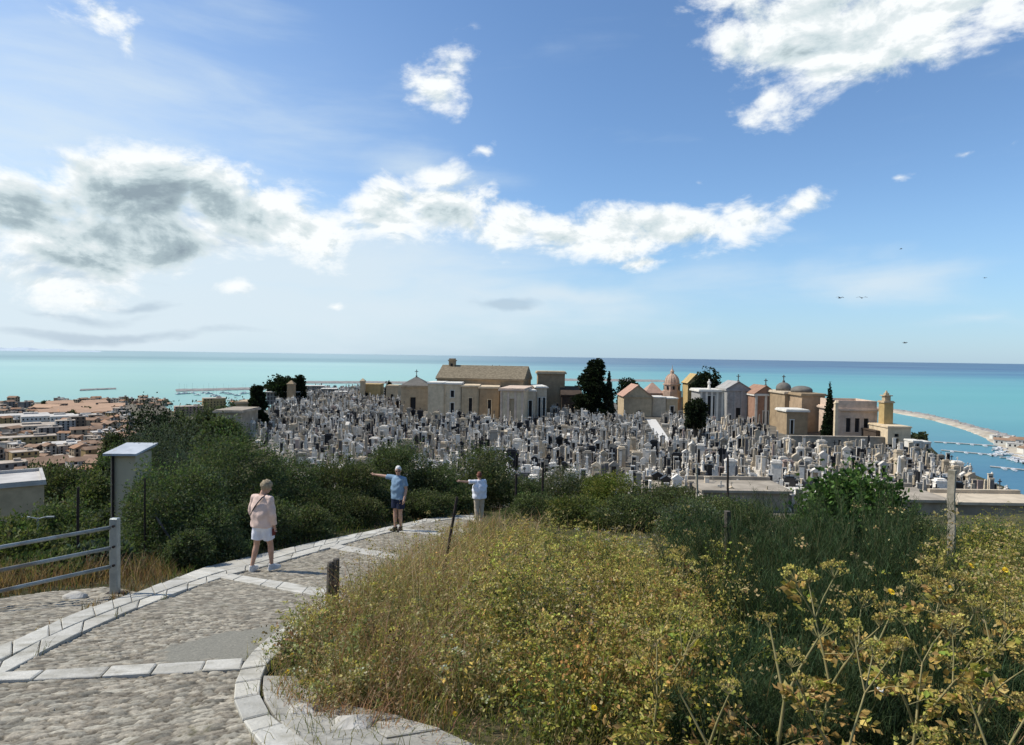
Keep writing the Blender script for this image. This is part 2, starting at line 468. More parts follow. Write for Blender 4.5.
tag(link('sea', polar_sheet('sea', s_r, s_az, lambda x, y: np.full(x.shape, SEAZ)), m), kind='structure', label='turquoise sea reaching to the horizon')
# faint headland on the far left horizon, distance haze painted in as pale blue
hb = MB()
for i in range(14):
    a0 = R(-41 + i * .62); h0 = 120 * math.sin(math.pi * (i + .6) / 15) * (1 + .3 * math.sin(i * 2.1)) * (1 - i / 18)
    a1 = R(-41 + (i + 1) * .62)
    rr_ = 26000
    p0 = (rr_ * math.sin(a0), rr_ * math.cos(a0)); p1 = (rr_ * math.sin(a1), rr_ * math.cos(a1))
    h1 = 120 * math.sin(math.pi * (i + 1.6) / 15) * (1 + .3 * math.sin((i + 1) * 2.1)) * (1 - (i + 1) / 18)
    q0 = (p0[0] * 1.12, p0[1] * 1.12); q1 = (p1[0] * 1.12, p1[1] * 1.12)
    hb.add([(*p0, SEAZ), (*p1, SEAZ), (*q1, SEAZ), (*q0, SEAZ), (p0[0]*1.06, p0[1]*1.06, SEAZ + max(h0, 8) + 30), (p1[0]*1.06, p1[1]*1.06, SEAZ + max(h1, 8) + 30)], [(0, 1, 5, 4), (2, 3, 4, 5), (1, 2, 5), (3, 0, 4)])
tag(hb.build('headland', mat_noise('haze_blue_headland', (.40, .48, .53, 1), (.44, .51, .56, 1), .0005)), kind='structure', label='faint blue headland on the far horizon')
# ------------------------------------------------------------------ stepped cobble path
def gpts(pix):
    return [on_ground(*q) for q in pix]
def resample(pts, n):
    P = np.array([list(p) for p in pts]); d = np.r_[0, np.cumsum(np.linalg.norm(np.diff(P, axis=0), axis=1))]
    s = np.linspace(0, d[-1], n)
    return np.stack([np.interp(s, d, P[:, k]) for k in range(3)], -1), d[-1]
K_OUT = gpts([(-60, 672), (0, 649), (41, 630), (73, 615), (120, 599), (158, 586), (205, 568), (243, 559), (300, 546), (368, 532), (441, 516), (474, 513.5)])
K_MID = gpts([(-60, 690), (0, 664), (35, 645), (73, 627), (120, 608), (176, 588), (220, 573), (255, 564.5), (310, 549), (370, 535), (441, 518.5), (474, 515.5)])
K_IN = gpts([(-60, 712), (0, 677), (29, 661), (88, 630.5), (130, 612), (182, 592), (224, 577), (260, 568), (315, 552.5), (372, 537), (441, 520.5), (474, 517.5)])
I_IN = gpts([(460, 528), (430, 545), (400, 562), (350, 590), (318, 606), (293, 621), (268, 639), (246, 659), (235, 683), (233, 700), (236, 715), (249, 733), (262, 750), (300, 790)])
I_OUT = gpts([(476, 529), (447, 548), (419, 567), (372, 597), (338, 614), (314, 630), (288, 647), (268, 665), (260, 685), (260, 700), (265, 711), (282, 726), (300, 741), (345, 772)])
slab_v, slab_f, slab_c = [], [], []
def slab(q, th=.09, lift=.03, col=(1, 1, 1), gap=.007, bev=.012, drop=0):
    """q: four ground points in order"""
    q = [Vector(p) for p in q]; c = sum(q, Vector()) / 4
    def ins(p, d):
        v = p - c; return p - v.normalized() * d * 1.4
    j = rnd.uniform(-.006, .006)
    tilt = [rnd.uniform(-.004, .004) for _ in range(4)]
    bot = [ins(p, gap) + Vector((0, 0, -th)) for p in q]
    e = [ins(p, gap) + Vector((0, 0, lift + j + tilt[i] - bev * .6)) for i, p in enumerate(q)]
    top = [ins(p, gap + bev) + Vector((0, 0, lift + j + tilt[i])) for i, p in enumerate(q)]
    b = len(slab_v)
    slab_v.extend(bot + e + top); slab_c.extend([col] * 12)
    for i in range(4):
        k = (i + 1) % 4
        slab_f.append((b + i, b + k, b + 4 + k, b + 4 + i)); slab_f.append((b + 4 + i, b + 4 + k, b + 8 + k, b + 8 + i))
    slab_f.append((b + 8, b + 9, b + 10, b + 11))
def strip(A, B, L, lift=.03, jit=.35, dim=1.0):
    _, la = resample(A, 2); n = max(2, int(la / L))
    fine = 200
    PA, _ = resample(A, fine); PB, _ = resample(B, fine)
    cuts = [0]
    for i in range(1, n): cuts.append((i + rnd.uniform(-jit, jit)) / n)
    cuts.append(1)
    at = lambda P, s: Vector(P[min(fine - 1, int(s * (fine - 1)))])
    for s0, s1 in zip(cuts, cuts[1:]):
        g_ = rnd.uniform(.74, 1.0) * dim; w = rnd.uniform(-.03, .02)
        col = (g_, g_ * (1 + w * .4), g_ * (.97 + w))
        # subdivide long slabs so that they follow the curve
        slab([at(PA, s0), at(PA, s1), at(PB, s1), at(PB, s0)], lift=lift, col=col)
strip(K_OUT, K_MID, .62, .030); strip(K_MID, K_IN, .85, .022)
strip(I_IN, I_OUT, .40, .028)
def band(l0, r0, r1, l1, n):
    q = gpts([l0, r0, r1, l1])
    cuts = [0] + sorted((i + rnd.uniform(-.25, .25)) / n for i in range(1, n)) + [1]
    for s0, s1 in zip(cuts, cuts[1:]):
        g_ = rnd.uniform(.82, 1.0)
        slab([q[0].lerp(q[1], s0), q[0].lerp(q[1], s1), q[3].lerp(q[2], s1), q[3].lerp(q[2], s0)], lift=.020, col=(g_, g_ * .995, g_ * .965))
band((0, 674), (244, 660), (241, 671), (-14, 683), 5)
band((228, 574), (332, 591), (327, 599), (218, 578), 5)
band((332, 544), (418, 558), (412, 563.5), (322, 547), 5)
band((398, 528.5), (446, 532.5), (442, 536), (390, 531), 4)
band((450, 515.5), (476, 518.5), (474, 520.5), (446, 517.5), 3)
# broad pale flagstones at the lower right edge, half overgrown
A_ = gpts([(263, 676), (262, 690), (265, 708), (281, 724), (299, 739), (345, 770)]); B_ = gpts([(284, 676), (292, 690), (303, 702), (335, 714), (372, 728), (420, 762)]); C_3 = gpts([(296, 676), (308, 690), (330, 700), (372, 711), (425, 722), (490, 750)])
strip(A_, B_, .34, .010, .3, .80); strip(B_, C_3, .42, .004, .4, .74)
me = bpy.data.meshes.new('kerb_stones'); me.from_pydata([tuple(v) for v in slab_v], [], slab_f)
a = me.color_attributes.new('tint', 'FLOAT_COLOR', 'POINT'); a.data.foreach_set('color', np.array([(*c_, 1) for c_ in slab_c], np.float32).ravel())
bm = bmesh.new(); bm.from_mesh(me); bmesh.ops.recalc_face_normals(bm, faces=bm.faces); bm.to_mesh(me); bm.free()
M_LIME = mat_noise('pale_limestone', (.44, .42, .365, 1), (.58, .56, .505, 1), 4, .85, bump=.5, bscale=30, c3=(.27, .25, .195, 1), tint=True, detail=10)
tag(link('kerb', me, M_LIME), kind='structure', label='pale limestone kerb and cross bands of the stepped path')

# cobbles: a real height field of rounded stones
STEP = .024
def cob_noise(x, y, s, seed):
    return np.sin(x * s * 1.7 + seed) * np.sin(y * s * 1.3 + seed * 2.1 + np.sin(x * s * .9)) 
poly_l = [tuple(p[:2]) for p in K_IN]; poly_r = [tuple(p[:2]) for p in I_IN]
PATH_POLY = np.array(poly_l + poly_r + [(0.5, 1.0), (-4, .5), (-7.5, 2.5)])
OUTER_POLY = np.array([tuple(p[:2]) for p in gpts([(-120, 745), (-120, 618), (0, 600), (60, 592), (100, 588), (125, 594)])] + [tuple(p[:2]) for p in K_OUT[4::-1]])
def h2(i, j, s):
    n = np.sin(i * 127.1 + j * 311.7 + s * 74.7) * 43758.5453
    return n - np.floor(n)
def cobble_patch(y0, y1, STEP):
    gx = np.arange(-10.2, 2.2, STEP); gy = np.arange(y0, y1, STEP)
    Xg, Yg = np.meshgrid(gx, gy, indexing='ij')
    ang = .55
    cs = .076
    U = (Xg * math.cos(ang) + Yg * math.sin(ang)) / (cs * 1.35); Vv = (-Xg * math.sin(ang) + Yg * math.cos(ang)) / (cs * .82)
    U = U + .35 * np.sin(Vv * .37 + 1.3 * np.sin(U * .21)); Vv = Vv + .35 * np.sin(U * .33 + 2)
    iu, iv = np.floor(U).astype(int), np.floor(Vv).astype(int)
    F1 = np.full(U.shape, 9.0); F2 = np.full(U.shape, 9.0); ID = np.zeros(U.shape)
    for di in (-1, 0, 1):
        for dj in (-1, 0, 1):
            ci, cj = iu + di, iv + dj
            dx = ci + .5 + (h2(ci, cj, 1) - .5) * .85 - U; dy = cj + .5 + (h2(ci, cj, 2) - .5) * .85 - Vv
            dd = np.sqrt(dx * dx + dy * dy) * (.8 + .45 * h2(ci, cj, 5))
            closer = dd < F1
            F2 = np.where(closer, F1, np.minimum(F2, dd)); ID = np.where(closer, h2(ci, cj, 3), ID); F1 = np.where(closer, dd, F1)
    edge_ = sstep(.015, .15, F2 - F1)
    hgt = edge_ * (.010 + .018 * ID) * (1 - .45 * np.clip(F1, 0, 1) ** 2) + .004 * cob_noise(Xg, Yg, 60, 1)
    big = .5 + .5 * cob_noise(Xg, Yg, 1.1, 3.0)
    hgt += .012 * cob_noise(Xg, Yg, 2.2, 5)
    pq = np.array([tuple(p[:2]) for p in gpts([(150, 660), (190, 643), (215, 634), (262, 626), (300, 622), (272, 638), (244, 658)])])
    patch = sstep(.12, -.06, poly_dist(pq, Xg, Yg) + .14 * cob_noise(Xg, Yg, 5, 2) + .06 * cob_noise(Xg, Yg, 17, 4))
    worn = sstep(.3, .75, big * .6 + .4 * (.5 + .5 * cob_noise(Xg, Yg, 3.1, 8))) * .35
    hgt = hgt * (1 - np.maximum(patch, worn)) + np.maximum(patch, worn) * (.018 + .004 * rng.random(hgt.shape))
    inner = poly_dist(PATH_POLY, Xg, Yg); outer = poly_dist(OUTER_POLY, Xg, Yg)
    keep = (inner < .14) | (outer < .2)
    Zg = terrain(Xg, Yg) + hgt - .022
    ID2 = (ID * 17.3) % 1.0
    stone = np.stack([.13 + .33 * ID2 ** 1.3, .121 + .305 * ID2 ** 1.3, .095 + .245 * ID2 ** 1.3], -1)
    warm = (np.sin(ID * 77) * .5 + .5)[..., None]
    stone = stone * (1 - .35 * warm) + .35 * warm * np.array([.35, .285, .205])
    mort = np.array([.075, .064, .044])
    moss = sstep(.55, .9, .5 + .5 * cob_noise(Xg, Yg, .9, 11) * cob_noise(Xg, Yg, 6, 13))[..., None]
    mort = mort * (1 - .6 * moss) + .6 * moss * np.array([.10, .10, .035])
    e3 = (edge_ * (1 - .3 * worn))[..., None]
    col = stone * e3 + mort * (1 - e3)
    col = col * (1 - patch[..., None]) + patch[..., None] * np.array([.215, .205, .165])
    col = col * (.86 + .28 * rng.random(hgt.shape))[..., None]
    idx = np.arange(Xg.size).reshape(Xg.shape)
    k4 = keep[:-1, :-1] & keep[1:, :-1] & keep[1:, 1:] & keep[:-1, 1:]
    Fq = np.stack([idx[:-1, :-1], idx[1:, :-1], idx[1:, 1:], idx[:-1, 1:]], -1)[k4]
    used = np.zeros(Xg.size, bool); used[Fq.ravel()] = True
    remap = np.cumsum(used) - 1
    V = np.stack([Xg, Yg, Zg], -1).reshape(-1, 3)[used]

    return V, remap[Fq], col.reshape(-1, 3)[used]
Pa, Pb = cobble_patch(1.6, 8.0, .0165), cobble_patch(7.99, 26.5, .028)
V = np.concatenate([Pa[0], Pb[0]]); Fq = np.concatenate([Pa[1], Pb[1] + len(Pa[0])]); C_ = np.concatenate([Pa[2], Pb[2]])
me = np_mesh('cobbles', V, Fq, attr=C_, smooth=True)
m, t, p = new_mat('cobble_stone', .82, .3)
ca = t.node('ShaderNodeAttribute', attribute_name='tint').outputs['Color']
tco = t.node('ShaderNodeTexCoord').outputs['Object']
n1 = t.noise(55, 5, .65, tco)
ca = t.mix(t.smooth(n1, .3, .75), t.mix(1.0, ca, (.72, .72, .72, 1), 'MULTIPLY'), t.mix(1.0, ca, (1.2, 1.19, 1.16, 1), 'MULTIPLY'))
t.l.new(ca, p.inputs['Base Color'])
bn = t.node('ShaderNodeBump'); bn.inputs['Strength'].default_value = .35; bn.inputs['Distance'].default_value = .006
t.l.new(t.noise(90, 4, .6, tco), bn.inputs['Height']); t.l.new(bn.outputs[0], p.inputs['Normal'])
tag(link('path', me, m), kind='structure', label='cobbled path of small rounded stones curving downhill')
# ------------------------------------------------------------------ foliage generators (numpy)
def unit(v): return v / (np.linalg.norm(v, axis=-1, keepdims=True) + 1e-9)
def rand_dirs(n, rg): return unit(rg.normal(size=(n, 3)))
def leaf_quads(P, size, col, rg, aspect=.5, up=.3, dirs=None):
    """diamond leaves: base, side, tip, side"""
    n = len(P)
    d = rand_dirs(n, rg) if dirs is None else dirs
    d = unit(d + np.array([0, 0, up]))
    s = unit(np.cross(d, rand_dirs(n, rg)))
    L = np.asarray(size).reshape(-1, 1) * np.ones((n, 1)); nn = np.cross(d, s)
    mid = P + d * L * .45
    V = np.stack([P, mid + s * L * aspect * .5 + nn * L * .08, P + d * L, mid - s * L * aspect * .5 + nn * L * .08], 1).reshape(-1, 3)
    Fq = np.arange(4 * n).reshape(n, 4)
    return V, Fq, np.repeat(col, 4, axis=0)
def blades(B, h, lean, w, col, rg, segs=3, curve=.6, tipcol=None):
    """thin tapering strips; B (n,3) roots, lean (n,2) horizontal offset at tip"""
    n = len(B)
    t = np.linspace(0, 1, segs + 1)
    h = np.asarray(h).reshape(n, 1); w = np.asarray(w).reshape(-1, 1) * np.ones((n, 1))
    a = rg.uniform(0, 2 * np.pi, n); side = np.stack([np.cos(a), np.sin(a), np.zeros(n)], -1)
    rows = []; cs = []
    for k, tt in enumerate(t):
        off = np.concatenate([lean * (tt ** 1.8), h * (tt - curve * .25 * tt * tt * np.linalg.norm(lean, axis=1, keepdims=True) / (h + 1e-6))], 1)
        c = B + off
        ww = w * (1 - tt ** 1.5 * .92) * .5
        rows.append(c - side * ww); rows.append(c + side * ww)
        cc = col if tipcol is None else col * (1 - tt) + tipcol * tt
        cs += [cc, cc]
    V = np.stack(rows, 1).reshape(-1, 3); C_ = np.stack(cs, 1).reshape(-1, 3)
    m_ = 2 * (segs + 1)
    base = np.arange(n)[:, None] * m_
    Fq = np.concatenate([np.stack([base[:, 0] + 2*k, base[:, 0] + 2*k + 1, base[:, 0] + 2*k + 3, base[:, 0] + 2*k + 2], -1) for k in range(segs)])
    return V, Fq, C_
def join_np(parts):
    Vs, Fs, Cs = [], [], []; b = 0
    for V, Fq, C_ in parts:
        Vs.append(V); Fs.append(Fq + b); Cs.append(C_); b += len(V)
    return np.concatenate(Vs), np.concatenate(Fs), np.concatenate(Cs)
def palette(n, cols, rg, jit=.18):
    cols = np.array(cols); i = rg.integers(0, len(cols), n)
    c = cols[i] * (1 + rg.normal(0, jit, (n, 1)))
    return np.clip(c * (1 + rg.normal(0, .06, (n, 3))), .004, 1)
def leaf_mat(name, trans=.3, rough=.75, spec=.10):
    m, t, p = new_mat(name, rough, spec)
    a = t.node('ShaderNodeAttribute', attribute_name='tint').outputs['Color']
    oi = t.node('ShaderNodeObjectInfo').outputs['Random']
    hs = t.node('ShaderNodeHueSaturation')
    t.l.new(t.math('MULTIPLY_ADD', oi, .03, .485), hs.inputs['Hue']); t.l.new(t.math('MULTIPLY_ADD', oi, .3, .85), hs.inputs['Value'])
    t.l.new(a, hs.inputs['Color']); a = hs.outputs[0]
    t.l.new(a, p.inputs['Base Color'])
    tr = t.node('ShaderNodeBsdfTranslucent'); t.l.new(t.mix(1.0, a, (1.15, 1.25, .7, 1), 'MULTIPLY'), tr.inputs['Color'])
    mx = t.node('ShaderNodeMixShader'); mx.inputs[0].default_value = trans
    t.l.new(p.outputs[0], mx.inputs[1]); t.l.new(tr.outputs[0], mx.inputs[2])
    t.l.new(mx.outputs[0], m.node_tree.nodes['Material Output'].inputs[0])
    return m
M_LEAF = leaf_mat('foliage'); M_DRY = leaf_mat('dry_grass', .35, .7, .15)
M_BARK = mat_noise('bark', (.07, .055, .04, 1), (.14, .11, .08, 1), 8, .9, bump=.5)
def crown_mesh(name, ells, n, size, cols, rg, clump=10, spread=.16, aspect=.5, shell=.55, up=.35, jit=.2, gap=.0):
    """ells: list of (cx,cy,cz,rx,ry,rz); leaves gathered in clumps, mostly near the surface"""
    ells = np.array(ells, float)
    vol = (ells[:, 3] * ells[:, 4] * ells[:, 5]) ** (2 / 3); pr = vol / vol.sum()
    k = max(4, n // clump)
    e = ells[rg.choice(len(ells), k, p=pr)]
    d = rand_dirs(k, rg); rr = shell + (1.06 - shell) * rg.random((k, 1)) ** .6
    rr *= 1 + .12 * np.sin(d[:, :1] * 5 + d[:, 1:2] * 7 + d[:, 2:] * 4 + e[:, :1] * 3)
    C0 = e[:, :3] + d * rr * e[:, 3:]
    cc = palette(k, cols, rg, jit)
    sp = spread * e[:, 3:].mean(1)
    per = clump
    P = (C0[:, None, :] + rg.normal(size=(k, per, 3)) * sp[:, None, None] * np.array([1, 1, .7])).reshape(-1, 3)
    c = np.repeat(cc, per, 0) * (1 + rg.normal(0, .12, (len(P), 1)))
    out = np.repeat(d, per, 0) * .7 + rand_dirs(len(P), rg)
    V, Fq, C_ = leaf_quads(P, size * rg.uniform(.6, 1.4, len(P)), np.clip(c, .003, 1), rg, aspect, up, out)
    return np_mesh(name, V, Fq, attr=C_)
def limbs(mb, base, top_pts, r0, rg, n=6):
    base = Vector(base)
    for tp in top_pts:
        tp = Vector(tp); mid = base.lerp(tp, .5) + Vector(rg.normal(0, .12, 3)) * (tp - base).length * .4
        mid.z = max(mid.z, base.z + .05)
        mb.tube([base, base.lerp(mid, .5) + Vector((0, 0, .02)), mid, tp], [r0, r0 * .8, r0 * .55, r0 * .2], n)
DARK = [(.078, .096, .044), (.10, .118, .056), (.056, .074, .032), (.14, .148, .080)]
MID = [(.09, .125, .042), (.115, .145, .052), (.064, .09, .03), (.15, .16, .068)]
OLIVE = [(.105, .125, .085), (.075, .095, .060), (.13, .15, .11), (.055, .070, .042)]
LIME = [(.15, .17, .035), (.11, .14, .03), (.19, .19, .05), (.075, .10, .025)]
CYP = [(.016, .026, .012), (.022, .034, .015), (.012, .019, .009)]
def shrub(name, loc, ells, n, size, cols, label, cat='shrub', seed=1, group=None, stems=5, r0=.05, **kw):
    rg = np.random.default_rng(seed)
    o = empty(name, loc, 0, label, cat, group)
    link('foliage', crown_mesh(name + '_foliage', ells, n, size, cols, rg, **kw), M_LEAF, o)
    mb = MB(); E = [e for e in ells]
    pick = [E[i % len(E)] for i in range(stems)]
    limbs(mb, (0, 0, -.3), [(e[0] + rg.normal(0, .2) * e[3], e[1] + rg.normal(0, .2) * e[4], e[2] + e[5] * .5) for e in pick], r0, rg)
    mb.build('trunk' if 'tree' in name or 'pine' in name or 'cypress' in name else 'stem', M_BARK, o)
    return o
def round_ells(w, h, rg, k=7, d=None, low=.0):
    """a lumpy heap of ellipsoids filling a box w wide, d deep, h tall standing on z=0"""
    d = d or w * .8; E = [(0, 0, h * .48, w * .36, d * .36, h * .46)]
    for i in range(k):
        a = rg.uniform(0, 2 * np.pi); r = rg.uniform(.35, .75); z = rg.uniform(.2, .85)
        s = rg.uniform(.16, .28) * (1.15 - .4 * z)
        E.append((math.cos(a) * r * w * .5 * (1.1 - .5 * z), math.sin(a) * r * d * .5, h * (low + (1 - low) * z * .9), w * s, d * s, h * s * rg.uniform(.7, 1.0)))
    return E
# ------------------------------------------------------------------ cemetery
STONE = {'white': (.74, .69, .60), 'cream': (.56, .47, .34), 'grey': (.33, .295, .24), 'black': (.018, .018, .02), 'pink': (.42, .32, .27), 'slate': (.10, .10, .105), 'bronze': (.09, .07, .04), 'wood': (.16, .10, .06)}
M_ST = {}
for k_, c_ in STONE.items():
    c1 = (*[q * .82 for q in c_], 1); c2 = (*[min(1, q * 1.12) for q in c_], 1)
    M_ST[k_] = mat_noise(k_ + '_stone', c1, c2, 3.0, .35 if k_ in ('black', 'slate') else .75, spec=.5 if k_ in ('black', 'slate') else .25, c3=(*[q * .6 for q in c_], 1), objrand=.16)
m, t, p = new_mat('mixed_gravestone', .7, .3)
a_ = t.node('ShaderNodeAttribute', attribute_name='tint').outputs['Color']
tco = t.node('ShaderNodeTexCoord').outputs['Object']
a_ = t.mix(t.smooth(t.noise(1.6, 6, .65, tco), .35, .7), t.mix(1.0, a_, (.78, .76, .72, 1), 'MULTIPLY'), a_)
t.l.new(a_, p.inputs['Base Color']); M_GMIX = m

def cross(mb, c, h, w, th=.09):
    mb.b0(c, (th, th, h)); mb.box((c[0], c[1] - .001, c[2] + h * .68), (w, th + .004, th))
def statue(mb, c, h):
    mb.lathe([(.17*h, 0), (.16*h, .1*h), (.11*h, .45*h), (.15*h, .66*h), (.13*h, .76*h), (.05*h, .81*h), (.055*h, .83*h), (.075*h, .9*h), (.06*h, .97*h), (.01*h, h)], c, 8)
    for s_ in (-1, 1): mb.tube([(c[0] + s_*.13*h, c[1], c[2] + .74*h), (c[0] + s_*.17*h, c[1] - .06*h, c[2] + .58*h), (c[0] + s_*.04*h, c[1] - .14*h, c[2] + .55*h)], [.045*h, .04*h, .03*h], 5)
def D_stele(w=.66, h=1.55):
    b = MB(); b.b0((0, 0, 0), (.9, 2.0, .24)).b0((0, -.1, .24), (.74, 1.5, .08))
    s = MB(); s.b0((0, .82, .24), (w, .22, h + .04)); s.b0((0, .82, .28 + h), (w + .10, .28, .08))
    q = MB(); q.box((0, .69, .28 + h * .52), (w * .80, .04, h * .84))
    return [('base', b, 0), ('headstone', s, 0), ('plaque', q, 1)]
def D_cross():
    b = MB(); b.b0((0, 0, 0), (1.0, 2.0, .3)).b0((0, .6, .3), (.8, .7, .35)).b0((0, .62, .65), (.56, .5, .3))
    c = MB(); cross(c, (0, .62, .95), 1.25, .72, .13)
    return [('base', b, 0), ('cross', c, 0)]
def D_gable():
    b = MB(); b.b0((0, 0, 0), (1.15, 2.0, .3))
    s = MB()
    for sx in (-.42, .42): s.b0((sx, .55, .3), (.2, .55, 1.45))
    s.b0((0, .78, .3), (.66, .12, 1.44))
    s.prism([(-.66, 1.75), (.66, 1.75), (.66, 1.88), (0, 2.25), (-.66, 1.88)], .22, .9)
    c = MB(); cross(c, (0, .56, 2.2), .5, .32, .07)
    q = MB(); q.b0((0, .70, .34), (.6, .03, 1.36))
    return [('base', b, 0), ('shrine', s, 0), ('panel', q, 1), ('cross', c, 0)]
def D_arch():
    b = MB(); b.b0((0, 0, 0), (1.2, 1.9, .34))
    s = MB(); n = 10
    pts = [(-.55, .34), (-.55, 1.25)] + [(.55 * math.cos(math.pi - math.pi * i / n), 1.25 + .55 * math.sin(math.pi * i / n)) for i in range(1, n)] + [(.55, 1.25), (.55, .34)]
    s.prism(pts, .45, .85)
    q = MB(); pi = [(x * .68, .34 + (z - .34) * .84 + .02) for x, z in pts]; q.prism(pi, .42, .447)
    return [('base', b, 0), ('headstone', s, 0), ('niche', q, 1)]
def D_obelisk():
    b = MB(); b.b0((0, 0, 0), (1.1, 1.6, .3)).b0((0, .3, .3), (.8, .8, .5)).b0((0, .3, .8), (.6, .6, .15))
    s = MB(); s.b0((0, .3, .95), (.40, .40, 1.6), taper=.62); s.b0((0, .3, 2.55), (.248, .248, .2), taper=.02)
    return [('base', b, 0), ('obelisk', s, 0)]
def D_slab():
    b = MB(); b.b0((0, 0, 0), (1.05, 2.1, .5)); l = MB(); l.b0((0, -.12, .5), (1.16, 1.8, .12))
    s = MB(); s.b0((0, .86, .5), (.9, .18, .75), taper=.92)
    f = MB(); f.lathe([(.06, 0), (.11, .12), (.08, .24), (.12, .28)], (.3, .6, .62), 7)
    return [('base', b, 0), ('lid', l, 1), ('headstone', s, 0), ('vase', f, 0)]
def D_statue():
    b = MB(); b.b0((0, 0, 0), (1.1, 1.9, .3)).b0((0, .5, .3), (.75, .75, .85)).b0((0, .5, 1.15), (.88, .88, .1))
    s = MB(); statue(s, (0, .5, 1.25), 1.2)
    return [('pedestal', b, 0), ('statue', s, 2)]
def D_column():
    b = MB(); b.b0((0, 0, 0), (1.1, 1.8, .35)).b0((0, .4, .35), (.7, .7, .4))
    s = MB(); s.lathe([(.24, 0), (.2, .08), (.18, 1.0), (.22, 1.06), (.24, 1.15)], (0, .4, .75), 10)
    c = MB(); cross(c, (0, .4, 1.9), .7, .42, .09)
    return [('base', b, 0), ('column', s, 0), ('cross', c, 1)]
def D_aedicule():
    b = MB(); b.b0((0, 0, 0), (1.5, 1.9, .3))
    s = MB(); s.b0((0, .35, .3), (1.3, 1.0, 1.85)); s.b0((0, .35, 2.15), (1.5, 1.2, .14)); s.b0((0, .35, 2.29), (1.1, .9, .16))
    d = MB(); d.b0((0, -.165, .34), (.66, .03, 1.5))
    c = MB(); cross(c, (0, .3, 2.45), .55, .34, .08)
    return [('base', b, 0), ('shrine', s, 0), ('door', d, 1), ('cross', c, 0)]
def D_book():
    b = MB(); b.b0((0, 0, 0), (1.0, 2.0, .42)); s = MB(); s.b0((0, .75, .42), (.95, .26, 1.05)); s.b0((-.3, .75, 1.47), (.3, .24, .45)); s.b0((.2, .72, 1.47), (.5, .2, .75), taper=.7)
    q = MB(); q.box((.1, .605, 1.0), (.55, .03, .6))
    return [('base', b, 0), ('headstone', s, 0), ('plaque', q, 1)]
DES = [('stele', 'headstone with inset panel', D_stele), ('cross', 'cross on stepped plinth', D_cross), ('gable', 'gabled shrine with cross', D_gable), ('arch', 'round-arched headstone', D_arch),
       ('obelisk', 'tapering obelisk tomb', D_obelisk), ('slab', 'box tomb with low headstone', D_slab), ('statue', 'tomb with robed statue', D_statue), ('column', 'column carrying a cross', D_column), ('aedicule', 'cubic shrine with cross', D_aedicule), ('book', 'stepped headstone with plaque', D_book), ('tall', 'slim tall headstone', lambda: D_stele(.52, 2.15))]
PAL = [('white', 'black', 'white'), ('white', 'grey', 'white'), ('cream', 'slate', 'white'), ('grey', 'black', 'white'), ('black', 'black', 'white'), ('grey', 'white', 'bronze'), ('cream', 'white', 'white'), ('pink', 'black', 'bronze'), ('slate', 'white', 'white')]
PALW = np.array([.26, .16, .16, .10, .10, .10, .07, .02, .03]); PALW /= PALW.sum()
designs = [(k, lab, fn()) for k, lab, fn in DES]
merged = []                                            # (V, F, part material slot) per design for the far mass
for k, lab, parts in designs:
    Vv_, Fv_, S_ = [], [], []; b = 0
    for pn, mb, slot in parts:
        Vv_.append(np.array([tuple(v) for v in mb.v])); S_ += [slot] * len(mb.v)
        for f in mb.f:
            for i in range(1, len(f) - 1): Fv_.append((b + f[0], b + f[i], b + f[i + 1]))
        b += len(mb.v)
    merged.append((np.concatenate(Vv_), np.array(Fv_), np.array(S_)))
# layout: slightly skewed rows with walks between them
rg = np.random.default_rng(5)
th = R(-14); ct, st = math.cos(th), math.sin(th)
spots = []
BLD = []                                               # footprints kept free, filled below (x0,x1,y0,y1)
def fp(x0, x1, y0, y1): BLD.append((x0, x1, y0, y1))
fp(-22, -16, 120, 150); fp(-17, 8, 118, 150); fp(-3, 6, 112, 140); fp(15, 30, 125, 190); fp(22, 46, 129, 170); fp(36, 58, 118, 160); fp(44, 66, 95, 125); fp(-25, -16, 136, 150); fp(40, 62, 92, 112)
wa, wb = on_z(652, 421, PLAT), on_z(664, 441, PLAT)
def near_seg(x, y, a, b, w):
    e = Vector((b.x - a.x, b.y - a.y)); q = Vector((x - a.x, y - a.y)); tt = max(-.1, min(1.1, q.dot(e) / e.dot(e)))
    return (q - e * tt).length < w
row = 0
for v in np.arange(-40, 260, 1.55):
    row += 1
    if row % 8 == 0: continue
    for u in np.arange(-140, 140, .84):
        iu_ = int(round(u / .84))
        if iu_ % 15 == 0: continue
        x = u * ct - v * st + rg.normal(0, .12); y = u * st + v * ct + 20 + rg.normal(0, .25)
        if y < 50 or y > 222: continue
        spots.append((x, y))
S = np.array(spots); dd_ = poly_dist(CEM, S[:, 0], S[:, 1]); S = S[dd_ < -1.2]
ok = np.ones(len(S), bool)
for x0, x1, y0, y1 in BLD: ok &= ~((S[:, 0] > x0) & (S[:, 0] < x1) & (S[:, 1] > y0) & (S[:, 1] < y1))
ok &= rg.random(len(S)) > .07
S = S[ok]
S = np.array([s_ for s_ in S if not near_seg(s_[0], s_[1], wa, wb, 1.6)])
